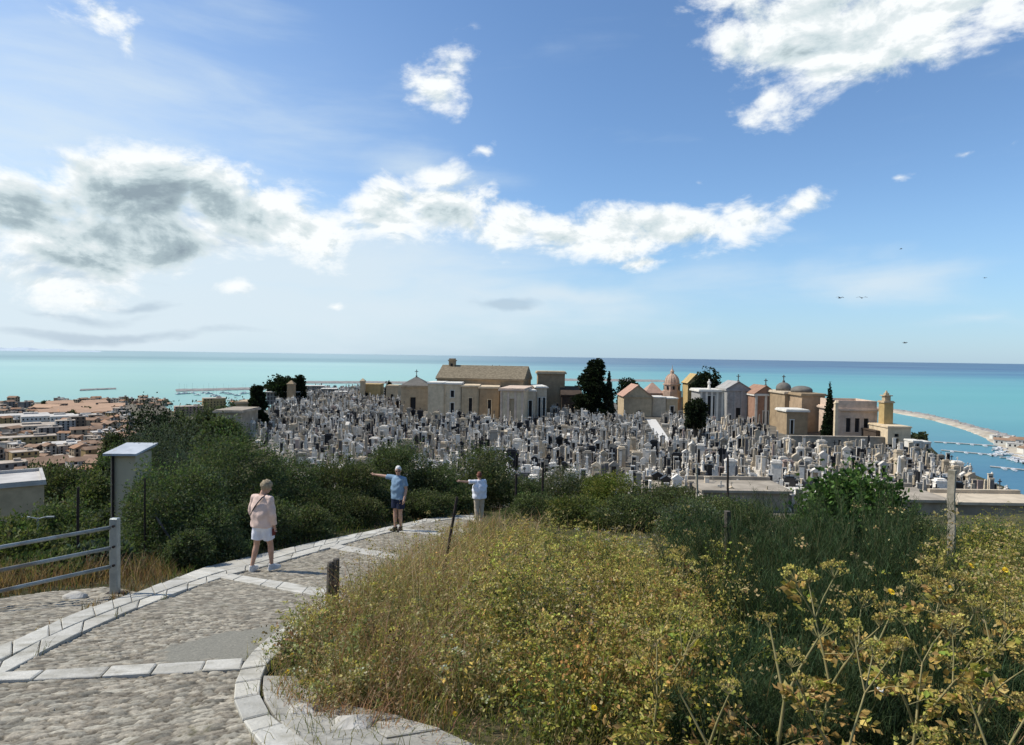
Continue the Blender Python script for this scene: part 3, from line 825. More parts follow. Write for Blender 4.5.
# what the photograph shows of them: in front of the frame and above the bushes
Rinv = np.array(ROT.transposed())
def project(P):
    q = (np.asarray(P, float) - np.array([0, 0, CAMZ])) @ Rinv.T
    return 512 + F * q[:, 0] / -q[:, 2], 372.5 - F * q[:, 1] / -q[:, 2]
gx_, gy_ = project(np.c_[S, np.full(len(S), PLAT + 1.8)])
SKX = [0, 250, 280, 300, 400, 420, 500, 560, 600, 640, 700, 800, 840, 900, 1024]; SKY_ = [0, 425, 448, 455, 446, 462, 474, 474, 470, 480, 484, 488, 466, 490, 496]
vis = (gx_ > 2) & (gx_ < 1022) & (gy_ < np.interp(gx_, SKX, SKY_))
S = S[(gx_ > -30) & (gx_ < 1060)]; gx_, gy_ = project(np.c_[S, np.full(len(S), PLAT + 1.8)]); vis = (gx_ > 2) & (gx_ < 1022) & (gy_ < np.interp(gx_, SKX, SKY_))
SZ = terrain(S[:, 0], S[:, 1])
order = np.argsort(S[:, 1] + 1000 * ~vis)
REG = [(600, 'beyond the lime bush'), (680, 'beyond the dark scrub'), (740, 'behind the concrete roof'), (800, 'behind the white tomb'), (870, 'beyond the fig shrub'), (930, 'left of the concrete post'), (985, 'right of the concrete post'), (2000, 'above the harbour')]
kinds_ = rg.choice(len(designs), len(S), p=np.array([.22, .15, .08, .05, .07, .12, .06, .05, .05, .05, .10]))
pals_ = rg.choice(len(PAL), len(S), p=PALW)
sc_ = rg.uniform(.48, .80, len(S)) * np.where(S[:, 1] > 98, .92, 1.0); rot_ = th * .6 + rg.normal(0, .07, len(S)) + np.where(rg.random(len(S)) < .35, math.pi, 0) + np.where(rg.random(len(S)) < .14, math.pi / 2, 0)
protos = {}
MNAME = {'white': 'white marble', 'cream': 'cream stone', 'grey': 'grey stone', 'black': 'black granite', 'pink': 'pinkish stone', 'slate': 'dark slate'}
N_IND = 298
for i in order[:N_IND]:
    k, pl = kinds_[i], pals_[i]
    key = (k, pl)
    reg = next(r_ for lim, r_ in REG if gx_[i] < lim)
    row_ = 'in front ' if S[i, 1] < 58 else 'rows back ' if S[i, 1] < 64 else 'farther back '
    lab = f"{MNAME[PAL[pl][0]]} {designs[k][1]} {row_}{reg}"
    w_ = lab.split()
    if key not in protos:
        o = empty('gravestone', (0, 0, 0))
        for pn, mb, slot in designs[k][2]: mb.build(pn, M_ST[PAL[pl][slot]], o)
        protos[key] = o
    else: o = copy_tree(protos[key])
    o.location = (S[i, 0], S[i, 1], SZ[i] + .03); o.rotation_euler = (0, 0, rot_[i]); s_ = sc_[i]; o.scale = (s_, s_, s_ * rg.uniform(1.0, 1.4))
    tag(o, lab, 'gravestone', lab + ' group')
Vs, Fs, Cs = [], [], []; b = 0
for i in order[N_IND:]:
    V0, F0, S0 = merged[kinds_[i]]
    c, s_ = math.cos(rot_[i]), math.sin(rot_[i]); q = V0 * sc_[i]
    V1 = np.c_[q[:, 0] * c - q[:, 1] * s_ + S[i, 0], q[:, 0] * s_ + q[:, 1] * c + S[i, 1], q[:, 2] * rg.uniform(1.0, 1.4) + SZ[i] + .03]
    cols = np.array([STONE[x] for x in PAL[pals_[i]]]) * rg.uniform(.8, 1.12)
    Vs.append(V1); Fs.append(F0 + b); Cs.append(cols[S0]); b += len(V1)
me = np_mesh('gravestones', np.concatenate(Vs), np.concatenate(Fs), attr=np.concatenate(Cs))
tag(link('gravestones', me, M_GMIX), 'dense mass of pale and dark gravestones farther across the cemetery', 'graves', kind='stuff')
# the pale diagonal walk
mb = MB(); e = (wb - wa).normalized(); nrm = Vector((-e.y, e.x, 0)) * .9
mb.add([wa - e * 3 + nrm + Vector((0, 0, .07)), wa - e * 3 - nrm + Vector((0, 0, .07)), wb + e * 2 - nrm + Vector((0, 0, .07)), wb + e * 2 + nrm + Vector((0, 0, .07))], [(0, 1, 2, 3)])
tag(mb.build('footpath', mat_noise('pale_walk', (.55, .53, .47, 1), (.62, .60, .55, 1), 2)), kind='structure', label='pale diagonal walk between the graves')

# ---- chapels and mausolea: boxes with real openings, cornices and roofs
def wallmat(name, c, k=.12, sc=1.2, tile=False):
    return mat_noise(name, (*[q * (1 - k) for q in c], 1), (*[q * (1 + k) for q in c], 1), sc, .9, bump=.3, bscale=9, c3=(*[q * .72 for q in c], 1), spec=.15, detail=8)
W_SAND = wallmat('sandstone_wall', (.46, .36, .23)); W_GREY = wallmat('grey_render', (.52, .435, .315)); W_CREAM = wallmat('cream_render', (.62, .50, .335)); W_BROWN = wallmat('brown_tufa', (.33, .245, .15))
W_PINK = wallmat('pink_render', (.47, .33, .24)); W_OCHRE = wallmat('ochre_render', (.44, .32, .145)); W_BRICK = wallmat('red_brick', (.31, .185, .125)); W_BLUE = wallmat('bluish_grey_stone', (.33, .32, .295)); W_ROSE = wallmat('rose_cream_render', (.58, .45, .34)); W_CONC = wallmat('weathered_concrete', (.33, .285, .22), .2, .8)
W_WHITE = wallmat('white_render', (.66, .63, .55), .06); W_TILE = wallmat('old_roof_tile', (.20, .165, .11), .25, 2.5); W_DARK = mat_noise('dark_opening', (.012, .012, .013, 1), (.02, .02, .022, 1), 2, .5); W_LEAD = wallmat('lead_roof', (.16, .15, .13)); W_SLAT = wallmat('dark_timber', (.08, .06, .045))
def wall_open(mb, w, h, opens, th=.35, y=0.0, arch=True):
    """front wall in XZ (x from -w/2..w/2) with real rectangular openings [(x,z0,w,h)]"""
    xs = sorted({-w/2, w/2, *[o[0] - o[2]/2 for o in opens], *[o[0] + o[2]/2 for o in opens]})
    for x0, x1 in zip(xs, xs[1:]):
        if x1 - x0 < 1e-4: continue
        cx = (x0 + x1) / 2
        sp_ = sorted((o[1], o[1] + o[3]) for o in opens if abs(cx - o[0]) < o[2]/2)
        z = 0
        for a, b_ in sp_ + [(h, h)]:
            if a - z > 1e-3: mb.box((cx, y + th/2, (z + a)/2), (x1 - x0, th, a - z))
            z = b_
def chapel(name, px0, px1, ytop, Y, depth, wall, label, cat='chapel', opens=(), roof='flat', roofm=None, rz=0.0, over=.25, base=PLAT, rh=2.0, cornice=.25, trim=None, cross_h=0, panel=None, pil=0):
    """a building whose front spans px0..px1 at distance Y and whose eaves reach pixel row ytop"""
    a, b_ = at_y(px0, ytop, Y), at_y(px1, ytop, Y)
    w = b_.x - a.x; h = (a.z + b_.z)/2 - base
    o = empty(name, ((a.x + b_.x)/2, Y, base), rz, label, cat)
    trim = trim or wall
    mb = MB(); ops = [(fx * w, fz * h, fw * w, fh * h) for fx, fz, fw, fh in opens]
    wall_open(mb, w, h, ops)
    mb.box((-w/2 + .175, .35 + (depth - .35)/2, h/2), (.35, depth - .352, h)); mb.box((w/2 - .175, .35 + (depth - .35)/2, h/2), (.35, depth - .352, h)); mb.box((0, depth - .175, h/2), (w - .704, .35, h))
    mb.build('wall', wall, o)
    for (ox, oz, ow, oh) in ops:
        d = MB(); d.box((ox, .26, oz + oh/2), (ow - .01, .06, oh - .01)); tall = oz < .15 * h
        n_ = max(2, int(oh / .7))
        for q in range(1, n_): d.box((ox, .225, oz + oh * q / n_), (ow - .02, .01, .05))
        d.box((ox, .225, oz + oh/2), (.05, .01, oh - .03))
        d.build('door' if tall else 'window', panel or W_DARK, o)
        fr = MB(); fw_ = .12
        fr.box((ox - ow/2 - fw_/2, -.03, oz + oh/2), (fw_, .07, oh)); fr.box((ox + ow/2 + fw_/2, -.03, oz + oh/2), (fw_, .07, oh)); fr.box((ox, -.04, oz + oh + fw_/2), (ow + 2.6 * fw_, .09, fw_))
        if not tall: fr.box((ox, -.05, oz - fw_/2), (ow + 3 * fw_, .12, fw_))
        fr.build('frame', trim, o)
    if pil:
        for i in range(pil + 1):
            MB().b0((-w/2 + .25 + (w - .5) * i / pil, -.06, 0), (.4, .12, h - .01)).build('pilaster', trim, o)
    if cornice:
        c = MB(); c.b0((0, depth/2, h + .002), (w + 2*over, depth + 2*over, cornice)); c.b0((0, depth/2, h + cornice + .004), (w + over, depth + over, cornice * .6)); c.build('cornice', trim, o)
    z = h + (cornice * 1.6 if cornice else 0) + .006
    rm = roofm or wall
    if roof == 'gable_x':      # ridge runs along x, slope towards the viewer
        r = MB(); r.prism([(-over, 0), (depth + over, 0), (depth/2, rh)], -w/2 - over, w/2 + over, Matrix(((0, 1, 0, 0), (1, 0, 0, 0), (0, 0, 1, z), (0, 0, 0, 1)))); r.build('roof', rm, o)
    elif roof == 'gable_y':    # gable faces the viewer
        g_ = MB(); g_.prism([(-w/2, 0), (w/2, 0), (0, rh)], 0, depth, Matrix.Translation((0, 0, z))); g_.build('gable', wall, o)
        r = MB()
        for s_ in (-1, 1):
            r.prism([(0, rh + .02), (s_ * (w/2 + over), -over * rh / (w/2) + .02), (s_ * (w/2 + over), .16 - over * rh/(w/2)), (0, rh + .18)], -over, depth + over, Matrix.Translation((0, 0, z)))
        r.build('roof', rm, o)
    elif roof == 'hip':
        r = MB(); x, y = w/2 + over, depth/2 + over
        r.add([(-x, depth/2 - y, z), (x, depth/2 - y, z), (x, depth/2 + y, z), (-x, depth/2 + y, z), (-x * .08, depth/2, z + rh), (x * .08, depth/2, z + rh)], [(0, 3, 2, 1), (0, 1, 5, 4), (1, 2, 5), (2, 3, 4, 5), (3, 0, 4)]); r.build('roof', rm, o)
    elif roof == 'dome':
        r = MB(); rr_ = min(w, depth) / 2 * .92
        r.lathe([(rr_, 0), (rr_, .3 * rh)] + [(rr_ * math.cos(q), .3 * rh + .7 * rh * math.sin(q)) for q in np.linspace(.05, 1.5, 7)], (0, depth/2, z), 16); r.build('dome', rm, o, smooth=True)
    elif roof == 'parapet':
        r = MB(); r.b0((0, .2, z), (w * .96, .3, rh)); r.b0((0, depth - .2, z), (w * .96, .3, rh)); r.b0((-w * .46, depth/2, z), (.3, depth - .72, rh)); r.b0((w * .46, depth/2, z), (.3, depth - .72, rh)); r.build('parapet', wall, o)
    if cross_h:
        c = MB(); zt = z + (rh + .1 if roof != 'flat' else 0); yy = .25 if roof in ('gable_y', 'parapet') else depth/2
        c.b0((0, yy, zt - .15), (.34, .34, .35)); cross(c, (0, yy, zt + .2), cross_h, cross_h * .6, .14); c.build('cross', W_LEAD, o)
    return o
DOOR = (0, 0.0, .22, .5)
# the church: nave, lower flat-roofed chapels in front
ch = chapel('church', 435, 524, 380, 131, 9.5, W_BROWN, 'long church with a brown tiled saddle roof and small bell turret', 'church', [(-.36, .55, .05, .16), (.2, .55, .05, .16)], 'gable_x', W_TILE, rh=2.6, cornice=.18, rz=R(-11))
w_ = 89 / F * 131
bt = MB(); bt.b0((-w_/2 + 1.9, 4.7, 6.6), (1.3, 1.1, 4.2)); bt.b0((-w_/2 + 1.9, 4.7, 10.8), (1.6, 1.4, .22)); bt.b0((-w_/2 + 1.9, 4.7, 11.02), (1.2, 1.0, .3)); bt.build('bell_turret', W_BROWN, ch)
op = MB(); op.box((-w_/2 + 1.9, 4.13, 9.7), (.55, .06, 1.1)); op.build('bell_opening', W_DARK, ch)
fi = MB()
for fx in (1.6, 3.0): fi.tube([(fx, 4.75, 9.0), (fx, 4.75, 9.5), (fx, 4.75, 10.1)], [.16, .22, .05], 6)
fi.build('finial', W_LEAD, ch)
chapel('mausoleum', 428, 444, 384, 124, 6.5, W_CREAM, 'plain pale grey block mausoleum at the left end of the church row', 'mausoleum', [], over=.18, cornice=.2, trim=W_WHITE)
chapel('mausoleum', 444, 461, 384.5, 124.3, 6.2, W_CREAM, 'pale grey mausoleum with one narrow door below a small window', 'mausoleum', [(0.0, .03, .2, .42), (0.0, .62, .2, .2)], over=.18, cornice=.2, trim=W_WHITE)
chapel('mausoleum', 461.5, 479, 387, 124, 6.3, W_SAND, 'tan mausoleum with a tall dark slit door left of the brown one', 'mausoleum', [(0.02, .03, .2, .62)], over=.2, cornice=.2, trim=W_CREAM)
chapel('mausoleum', 479.5, 499, 388.5, 123.6, 6.6, W_BROWN, 'brown tufa mausoleum with a narrow door beside the cream chapel', 'mausoleum', [(0.02, .03, .17, .6)], over=.2, cornice=.22, trim=W_CREAM)
chapel('chapel', 500, 524, 391, 116, 12.0, W_CREAM, 'cream flat-roofed chapel projecting before the church with pale pilasters', 'chapel', [(0, .04, .36, .72)], over=.3, cornice=.3, trim=W_ROSE, panel=W_SAND, pil=3, rz=R(-9))
chapel('mausoleum', 525, 536, 391.5, 121, 8.0, W_GREY, 'narrow grey mausoleum with a dark doorway right of the cream chapel', 'mausoleum', [(0.0, .03, .3, .66)], over=.15, cornice=.2, trim=W_WHITE, rz=R(5))
chapel('mausoleum', 536.5, 547, 388, 125, 8.5, W_GREY, 'narrow grey mausoleum with white eaves and two dark doorways', 'mausoleum', [(-.2, .03, .22, .66), (.24, .03, .22, .66)], over=.3, cornice=.2, trim=W_WHITE, rz=R(5))
o = chapel('mausoleum', 538, 565, 374, 136, 6.0, W_BROWN, 'tall square brown mausoleum with a heavy flaring cornice', 'mausoleum', [], over=.35, cornice=.35, trim=W_SAND)
chapel('mausoleum', 562, 581, 396, 134, 5, W_SLAT, 'low mausoleum under a dark pitched roof left of the tall cypress', 'mausoleum', [(.1, .05, .16, .5)], 'gable_x', W_SLAT, rh=1.7, cornice=.15)
chapel('chapel', 401, 428, 387.5, 140, 5.8, W_SAND, 'tan chapel with a shallow pyramid roof and a cross left of the church', 'chapel', [(-.05, .05, .2, .52)], 'hip', W_LEAD, rh=1.8, cross_h=1.3)
chapel('chapel', 362, 380, 385, 168, 5, W_OCHRE, 'small ochre chapel with flat roof and a dark window', 'chapel', [(-.38, .4, .12, .26)], over=.1, cornice=.15)
chapel('gate_pier', 360, 364.5, 382, 166, 1.3, W_SAND, 'slim stone pier beside the small ochre chapel', 'pier', [], 'hip', W_SAND, rh=.7, cornice=.15, over=.12)
chapel('mausoleum', 386, 398, 387, 160, 5, W_SAND, 'small sand-coloured mausoleum beside the pyramid roofed chapel', 'mausoleum', [(0, .05, .2, .5)], over=.12)
# burial niche blocks at the far left
def niche_block(px0, px1, ytop, Y, rows, cols_, label, depth=3.0, rz=0):
    a, b_ = at_y(px0, ytop, Y), at_y(px1, ytop, Y); w = b_.x - a.x; h = a.z - PLAT
    o = empty('niche_block', ((a.x + b_.x)/2, Y, PLAT), rz, label, 'burial niches')
    mb = MB(); nx, nz = cols_ + 1, rows + 1
    for i in range(nx): mb.b0((-w/2 + w * i / cols_, .25, 0), (.22, .5, h))
    for j in range(nz): mb.box((0, .253, h * j / rows - (.0 if j < rows else .09) + (.09 if j == 0 else 0)), (w + .2, .506, .18))
    mb.b0((0, .5 + depth/2, 0), (w, depth, h - .02)); mb.build('wall', W_BLUE, o)
    r = MB(); r.b0((0, depth/2, h + .01), (w + .5, depth + .9, .16)); r.build('roof', W_WHITE, o)
    pl = MB()
    for i in range(cols_):
        for j in range(rows): pl.box((-w/2 + w * (i + .5) / cols_, .42, h * (j + .5) / rows), (w / cols_ * .72, .05, h / rows * .66))
    pl.build('plaque', M_ST['slate'], o)
niche_block(303, 323, 386, 190, 4, 9, 'tallest grey grid of burial niches right of the dark ivy wall', rz=R(10))
niche_block(322, 336, 389, 184, 3, 7, 'middle grid of burial niches stepping down to the right', rz=R(10))
niche_block(335, 346, 392, 178, 3, 5, 'lowest grid of burial niches before a gap to the sea', rz=R(10))
niche_block(268, 300, 392, 150, 3, 11, 'long grey burial niche wall below the dark ivy hedge', rz=R(22))
chapel('pier', 287, 293.5, 385, 148, 1.6, W_BROWN, 'square brown stone pier in front of the ivy covered wall', 'pier', [], 'hip', W_BROWN, rh=.8, cornice=.15, over=.1)
chapel('mausoleum', 216, 241, 413, 90, 6, W_CONC, 'long grey flat-roofed mausoleum left of the dark cypress column', 'mausoleum', [(.1, .05, .06, .75), (.26, .05, .06, .75), (.42, .05, .07, .75)], over=.35, cornice=.25, trim=W_CONC, base=PLAT - 4)
chapel('mausoleum', 236, 251, 404, 100, 5, W_SAND, 'small tan mausoleum in the shade of the dark cypress column', 'mausoleum', [(.1, .05, .3, .55)], over=.2, base=PLAT - 2)
# right half
chapel('mausoleum', 624, 652, 397.5, 132, 7.5, W_SAND, 'beige mausoleum with a pink tiled pitched roof', 'mausoleum', [(.05, .05, .1, .3)], 'gable_y', wallmat('pink_tile', (.42, .26, .19)), rh=2.2, cornice=.12)
chapel('mausoleum', 646, 663, 394, 146, 5, W_PINK, 'small pinkish mausoleum with a pyramid roof behind the beige one', 'mausoleum', [], 'hip', wallmat('faded_pink_tile', (.37, .25, .19)), rh=2.3, cornice=.12)
chapel('mausoleum', 652.5, 666, 398, 133, 5, W_GREY, 'low flat grey mausoleum left of the greenish tan one', 'mausoleum', [], over=.12, cornice=.15, trim=W_WHITE)
chapel('mausoleum', 666.5, 678, 399, 133, 5, W_SAND, 'low flat greenish tan mausoleum below the pink dome', 'mausoleum', [(0, .1, .3, .5)], over=.12, cornice=.15, trim=W_WHITE)
a, b_ = at_y(664, 392, 144), at_y(684, 392, 144); wd = b_.x - a.x; hz_ = a.z - PLAT
o = empty('domed_mausoleum', ((a.x + b_.x)/2, 146, PLAT), R(22), 'pink mausoleum with stepped octagonal drum and ribbed dome', 'mausoleum')
mb = MB(); mb.lathe([(wd * .52, 0), (wd * .52, hz_ - 1.6), (wd * .56, hz_ - 1.5), (wd * .56, hz_ - 1.2), (wd * .50, hz_ - 1.1), (wd * .50, hz_ + .2)], (0, 0, 0), 8); mb.build('wall', W_PINK, o)
mb = MB(); mb.lathe([(wd * .42, hz_ + .2), (wd * .42, hz_ + 1.5), (wd * .46, hz_ + 1.55), (wd * .46, hz_ + 1.8)], (0, 0, 0), 8); dr = mb.build('drum', W_PINK, o)
mb = MB()
for k in range(8):
    q = R(22.5 + 45 * k); mb.box((wd * .40 * math.cos(q), wd * .40 * math.sin(q), hz_ + .9), (.12, .42, .75), q)
mb.build('window', W_DARK, dr)
mb = MB(); mb.lathe([(wd * .37 * math.cos(q), hz_ + 1.8 + 2.3 * math.sin(q)) for q in np.linspace(0, 1.35, 8)], (0, 0, 0), 16)
for k in range(8):
    q0 = 2 * math.pi * k / 8; mb.tube([(wd * .375 * math.cos(q) * math.cos(q0), wd * .375 * math.cos(q) * math.sin(q0), hz_ + 1.8 + 2.3 * math.sin(q)) for q in np.linspace(0, 1.35, 6)], .07, 4)
mb.build('dome', W_PINK, o)
mb = MB(); mb.lathe([(.42, hz_ + 4.0), (.42, hz_ + 4.5), (.5, hz_ + 4.55), (.3, hz_ + 4.8), (.08, hz_ + 5.2), (.03, hz_ + 6.0)], (0, 0, 0), 8); mb.build('lantern', W_PINK, o)
chapel('mausoleum', 688, 704, 384, 140, 4.5, W_OCHRE, 'tall ochre mausoleum half hidden by the windswept tree', 'mausoleum', [(-.2, .35, .14, .4)], 'gable_y', W_OCHRE, rh=1.8, cornice=.15)
chapel('chapel', 700, 724, 392, 126, 6, W_BLUE, 'grey chapel with a white slab roof and tall dark glazing', 'chapel', [(-.05, .05, .34, .82)], over=.35, cornice=.3, trim=W_WHITE, pil=4)
a = at_y(709, 390, 128); mb = MB(); statue(mb, (0, 0, 0), 1.9); o = mb.build('statue', M_ST['white']); o.location = (a.x, 128, a.z + .25); tag(o, 'white statue standing on the slab roofed chapel', 'statue')
chapel('chapel', 727, 750, 391, 124, 6, W_BLUE, 'bluish grey chapel with stepped gable, dark door and cross', 'chapel', [(-.02, .04, .26, .42)], 'gable_y', W_BLUE, rh=1.3, cross_h=1.2, pil=3)
chapel('chapel', 755, 777, 396, 120, 6, W_BRICK, 'red brick chapel with a gable, pale door surround and cross', 'chapel', [(0, .03, .22, .44)], 'gable_y', W_BRICK, rh=1.4, cross_h=1.1, trim=W_WHITE, pil=2)
chapel('mausoleum', 785, 801, 394, 113, 8, W_BROWN, 'brown domed mausoleum with a cross behind the big tan block', 'mausoleum', [], 'dome', W_LEAD, rh=1.5, cross_h=1.0, trim=W_GREY)
chapel('mausoleum', 802, 825, 396, 108, 9, wallmat('warm_tufa', (.38, .275, .175)), 'big warm tan mausoleum with a dome and heavy cornice', 'mausoleum', [], 'dome', W_LEAD, rh=1.1, over=.3, trim=W_BROWN)
chapel('mausoleum', 787, 808, 412, 104, 4, W_BROWN, 'low brown mausoleum with a white roof slab before the domed block', 'mausoleum', [(-.25, .05, .14, .6)], over=.25, cornice=.25, trim=W_WHITE)
chapel('chapel', 838, 877, 411, 100, 7, W_ROSE, 'rose cream chapel with three tall dark windows and parapet', 'chapel', [(-.22, .24, .12, .5), (0, .24, .12, .5), (.22, .24, .12, .5)], 'parapet', W_ROSE, rh=1.1, over=.3, cornice=.28, pil=1, rz=R(-4))
chapel('pier', 835.5, 838.5, 404, 98, .5, W_CREAM, 'pale corner pier at the left of the rose cream chapel', 'pier', [], 'hip', W_CREAM, rh=.4, cornice=.1, over=.06)
o = chapel('tower', 884.5, 893.5, 403, 97, 1.5, W_OCHRE, 'ochre bell tower with stepped top and pale lantern', 'tower', [], over=.15, cornice=.18, trim=W_SAND)
h_ = at_y(890, 403, 97).z - PLAT
mb = MB(); mb.b0((0, .75, h_ + .3), (.85, .85, .7)); mb.b0((0, .75, h_ + 1.0), (1.25, 1.25, .14)); mb.b0((0, .75, h_ + 1.14), (.55, .55, .3)); mb.b0((0, .75, h_ + 1.44), (.35, .35, .4), taper=.3); mb.build('lantern', W_SAND, o)
chapel('chapel', 888, 911, 428, 94, 5, W_CREAM, 'cream cube house with two dark windows below the ochre tower', 'chapel', [(-.12, .45, .2, .2), (-.12, .08, .2, .28)], over=.12, cornice=.15)
chapel('mausoleum', 876, 888, 432, 96, 4, W_SLAT, 'low dark mausoleum between the rose chapel and the cream cube', 'mausoleum', [], over=.1, cornice=.12)
for i, (p0, p1, yt, lab) in enumerate([(913, 922, 442, 'white framed tomb with dark door below the tower, left one'), (922.5, 931, 443, 'white framed tomb with dark door below the tower, right one')]):
    chapel('tomb', p0, p1, yt, 90, 2, W_WHITE, lab, 'tomb', [(0, .05, .5, .75)], over=.08, cornice=.12)
def long_wall(px0, px1, ytop, Y, label, mat, th=.6, base=PLAT - 3, Y2=None, coping=W_WHITE, name='stone_wall'):
    a, b_ = at_y(px0, ytop, Y), at_y(px1, ytop, Y2 or Y)
    v = b_ - a; L_ = math.hypot(v.x, v.y); o = empty(name, ((a.x + b_.x)/2, (a.y + b_.y)/2, base), math.atan2(v.y, v.x), label, 'wall')
    h = (a.z + b_.z)/2 - base
    mb = MB(); mb.b0((0, 0, 0), (L_, th, h)); mb.build('wall', mat, o)
    c = MB(); c.b0((0, 0, h + .003), (L_ + .1, th + .16, .14)); c.build('coping', coping, o)
    return o
long_wall(788, 884, 437, 95, 'grey retaining wall below the big tan mausoleum', W_CONC, coping=W_CONC)
def roof_block(px0, px1, yf, Y, depth, label, base=-14.0, slabm=None):
    a, b_ = at_y(px0, yf, Y), at_y(px1, yf, Y); w = b_.x - a.x; h = (a.z + b_.z)/2 - base
    o = empty('concrete_building', ((a.x + b_.x)/2, Y, base), 0, label, 'building')
    mb = MB(); mb.b0((0, depth/2, 0), (w, depth, h - .2)); mb.build('wall', W_CONC, o)
    r = MB(); r.b0((0, depth/2 - .1, h - .197), (w + .5, depth + .4, .2)); r.b0((0, depth - .1, h + .004), (w + .3, .3, .28)); r.build('roof', slabm or W_CONC, o)
    return o
roof_block(704, 789, 490, 51, 4.4, 'flat concrete roofed building below the front graves')
roof_block(897, 948, 499, 46, 4.6, 'grey flat-roofed building left of the squared concrete post')
roof_block(958, 1050, 502, 47, 3.2, 'low grey building with pale roof right of the squared concrete post', slabm=W_GREY)
roof_block(640, 702, 486, 55, 3, 'dark weathered low building behind the thin metal posts', slabm=W_CONC)
a = at_y(806, 492, 54); mb = MB(); mb.b0((0, 0, 0), (3.6, 3.0, .9)); mb.b0((0, 0, .9), (3.9, 3.3, .14)); o = mb.build('white_tomb', M_ST['white']); o.location = (a.x, 54, a.z - .9); tag(o, 'low white marble tomb slab right of the concrete roof', 'tomb')
# ---- trees in the cemetery
def tree_at(name, px, ybase, ytop, wpx, Y, cols, label, kind='round', seed=1, n=5000, size=.35, base=None):
    rg = np.random.default_rng(seed); b = base if base is not None else PLAT
    a, tp = at_y(px, ybase, Y), at_y(px, ytop, Y); zb = min(a.z, b) if base is None else base
    h = tp.z - zb; w = wpx / F * Y
    if kind == 'column':
        E = [(rg.normal(0, .08) * w, rg.normal(0, .08) * w, h * (.08 + .9 * k / 7), w * .47 * (1 - .42 * (k / 7) ** 2.6) * rg.uniform(.92, 1.06), w * .47 * (1 - .42 * (k / 7) ** 2.6), h * .10) for k in range(8)]
    elif kind == 'cone':
        E = [(0, 0, h * (.08 + .88 * k / 8), w * .5 * (1 - k / 8.6), w * .5 * (1 - k / 8.6), h * .09) for k in range(9)]
    elif kind == 'high':
        E = [(q[0], q[1], q[2] * .62 + h * .38, q[3], q[4], q[5] * .62) for q in round_ells(w, h, rg, 9)]
    else: E = round_ells(w, h, rg, 8)
    return shrub(name, (a.x, Y, zb), E, int(n * (4.0 if kind in ('column', 'cone') else 1.8)), size * (1.0 if kind in ('column', 'cone') else 1.2), cols, label, 'tree', seed, stems=4 if kind != 'column' else 2, r0=.12 + w * .02, up=.6 if kind in ('column', 'cone') else .3, spread=.055 if kind in ('column', 'cone') else .11, shell=.25, aspect=.75)
tree_at('cypress_tree', 592, 408, 364, 31, 128, CYP, 'tall broad dark cypress right of the square brown mausoleum', 'column', 3, 9000, .32)
tree_at('cypress_tree', 608.5, 408, 372, 13, 128, [(.05, .055, .035), (.07, .07, .05)], 'greyish narrow cone cypress beside the tall dark one', 'cone', 4, 3500, .28)
tree_at('round_tree', 628, 402, 377, 27, 142, CYP, 'dark rounded tree behind the beige pitched mausoleum', 'round', 5, 5000, .35)
tree_at('windswept_tree', 708, 402, 367, 30, 136, CYP, 'dark windswept tree leaning over the white statue', 'high', 6, 6000, .32)
tree_at('clipped_tree', 696, 446, 398, 27, 88, [(.02, .028, .014), (.03, .04, .018), (.014, .02, .01)], 'dark clipped tree standing alone among the graves', 'high', 7, 7000, .22)
tree_at('cypress_tree', 829, 430, 385, 14, 102, CYP, 'slim pointed cypress left of the rose cream chapel', 'cone', 8, 4000, .22)
tree_at('cypress_tree', 257, 426, 389, 19, 98, CYP, 'dark cypress column at the left edge of the graves', 'column', 9, 6000, .26)
tree_at('ivy_hedge', 281, 396, 375.5, 42, 152, CYP, 'long dark ivy hedge on the wall at the upper left of the graves', 'round', 10, 6000, .4)
tree_at('round_tree', 300, 392, 373.5, 13, 152, CYP, 'small dark round tree at the end of the ivy hedge', 'round', 12, 3000, .35)
tree_at('round_tree', 389, 396, 382, 8, 170, CYP, 'small dark tree right of the small ochre chapel', 'round', 13, 1500, .4)
tree_at('round_tree', 916, 452, 432, 22, 108, DARK, 'dark bush on the slope right of the cream cube house', 'round', 14, 3000, .3)
# ------------------------------------------------------------------ shrubs on the left bank and beyond the mound
def bush(px, ybase, ytop, wpx, Y, cols, label, n=9000, size=.075, seed=1, name='shrub', cat='shrub', low=0, dz=0, **kw):
    rg = np.random.default_rng(seed)
    a, tp = at_y(px, ybase, Y), at_y(px, ytop, Y)
    zb = tz(a.x, Y) - .1
    h = tp.z - zb; w = wpx / F * Y
    E = round_ells(w, h, rg, kw.pop('k', 10), d=kw.pop('d', w * .8), low=low)
    return shrub(name, (a.x, Y, zb), E, int(n * 2.3), size * .88, cols, label, cat, seed, 'shrubs on the left bank' if name == 'shrub' else None, **kw)
YG_ = [(.25, .235, .05), (.31, .275, .05)]
GRN = DARK + MID[:2] + OLIVE[1:2]
bush(178, 590, 462, 125, 15.2, GRN, 'big dark shrub between the gate post and the man in shorts', 16000, .07, 21)
bush(236, 565, 425, 120, 18.5, GRN, 'tall dark shrub rising behind the man in the pale sweater', 16000, .075, 22)
bush(172, 520, 410, 128, 27, OLIVE, 'silvery olive tree rising behind the tall shrubs on the left', 24000, .105, 23, name='olive_tree', cat='tree', aspect=.35)
bush(152, 545, 457, 56, 17.5, GRN, 'dark shrub hiding the right part of the beige shed', 12000, .08, 47)
bush(285, 552, 452, 90, 20.5, GRN, 'dark rounded shrub right of the man in the pale sweater', 12000, .075, 24)
bush(340, 545, 452, 92, 22, DARK + MID, 'dark green shrub in the middle of the left bank', 12000, .08, 25)
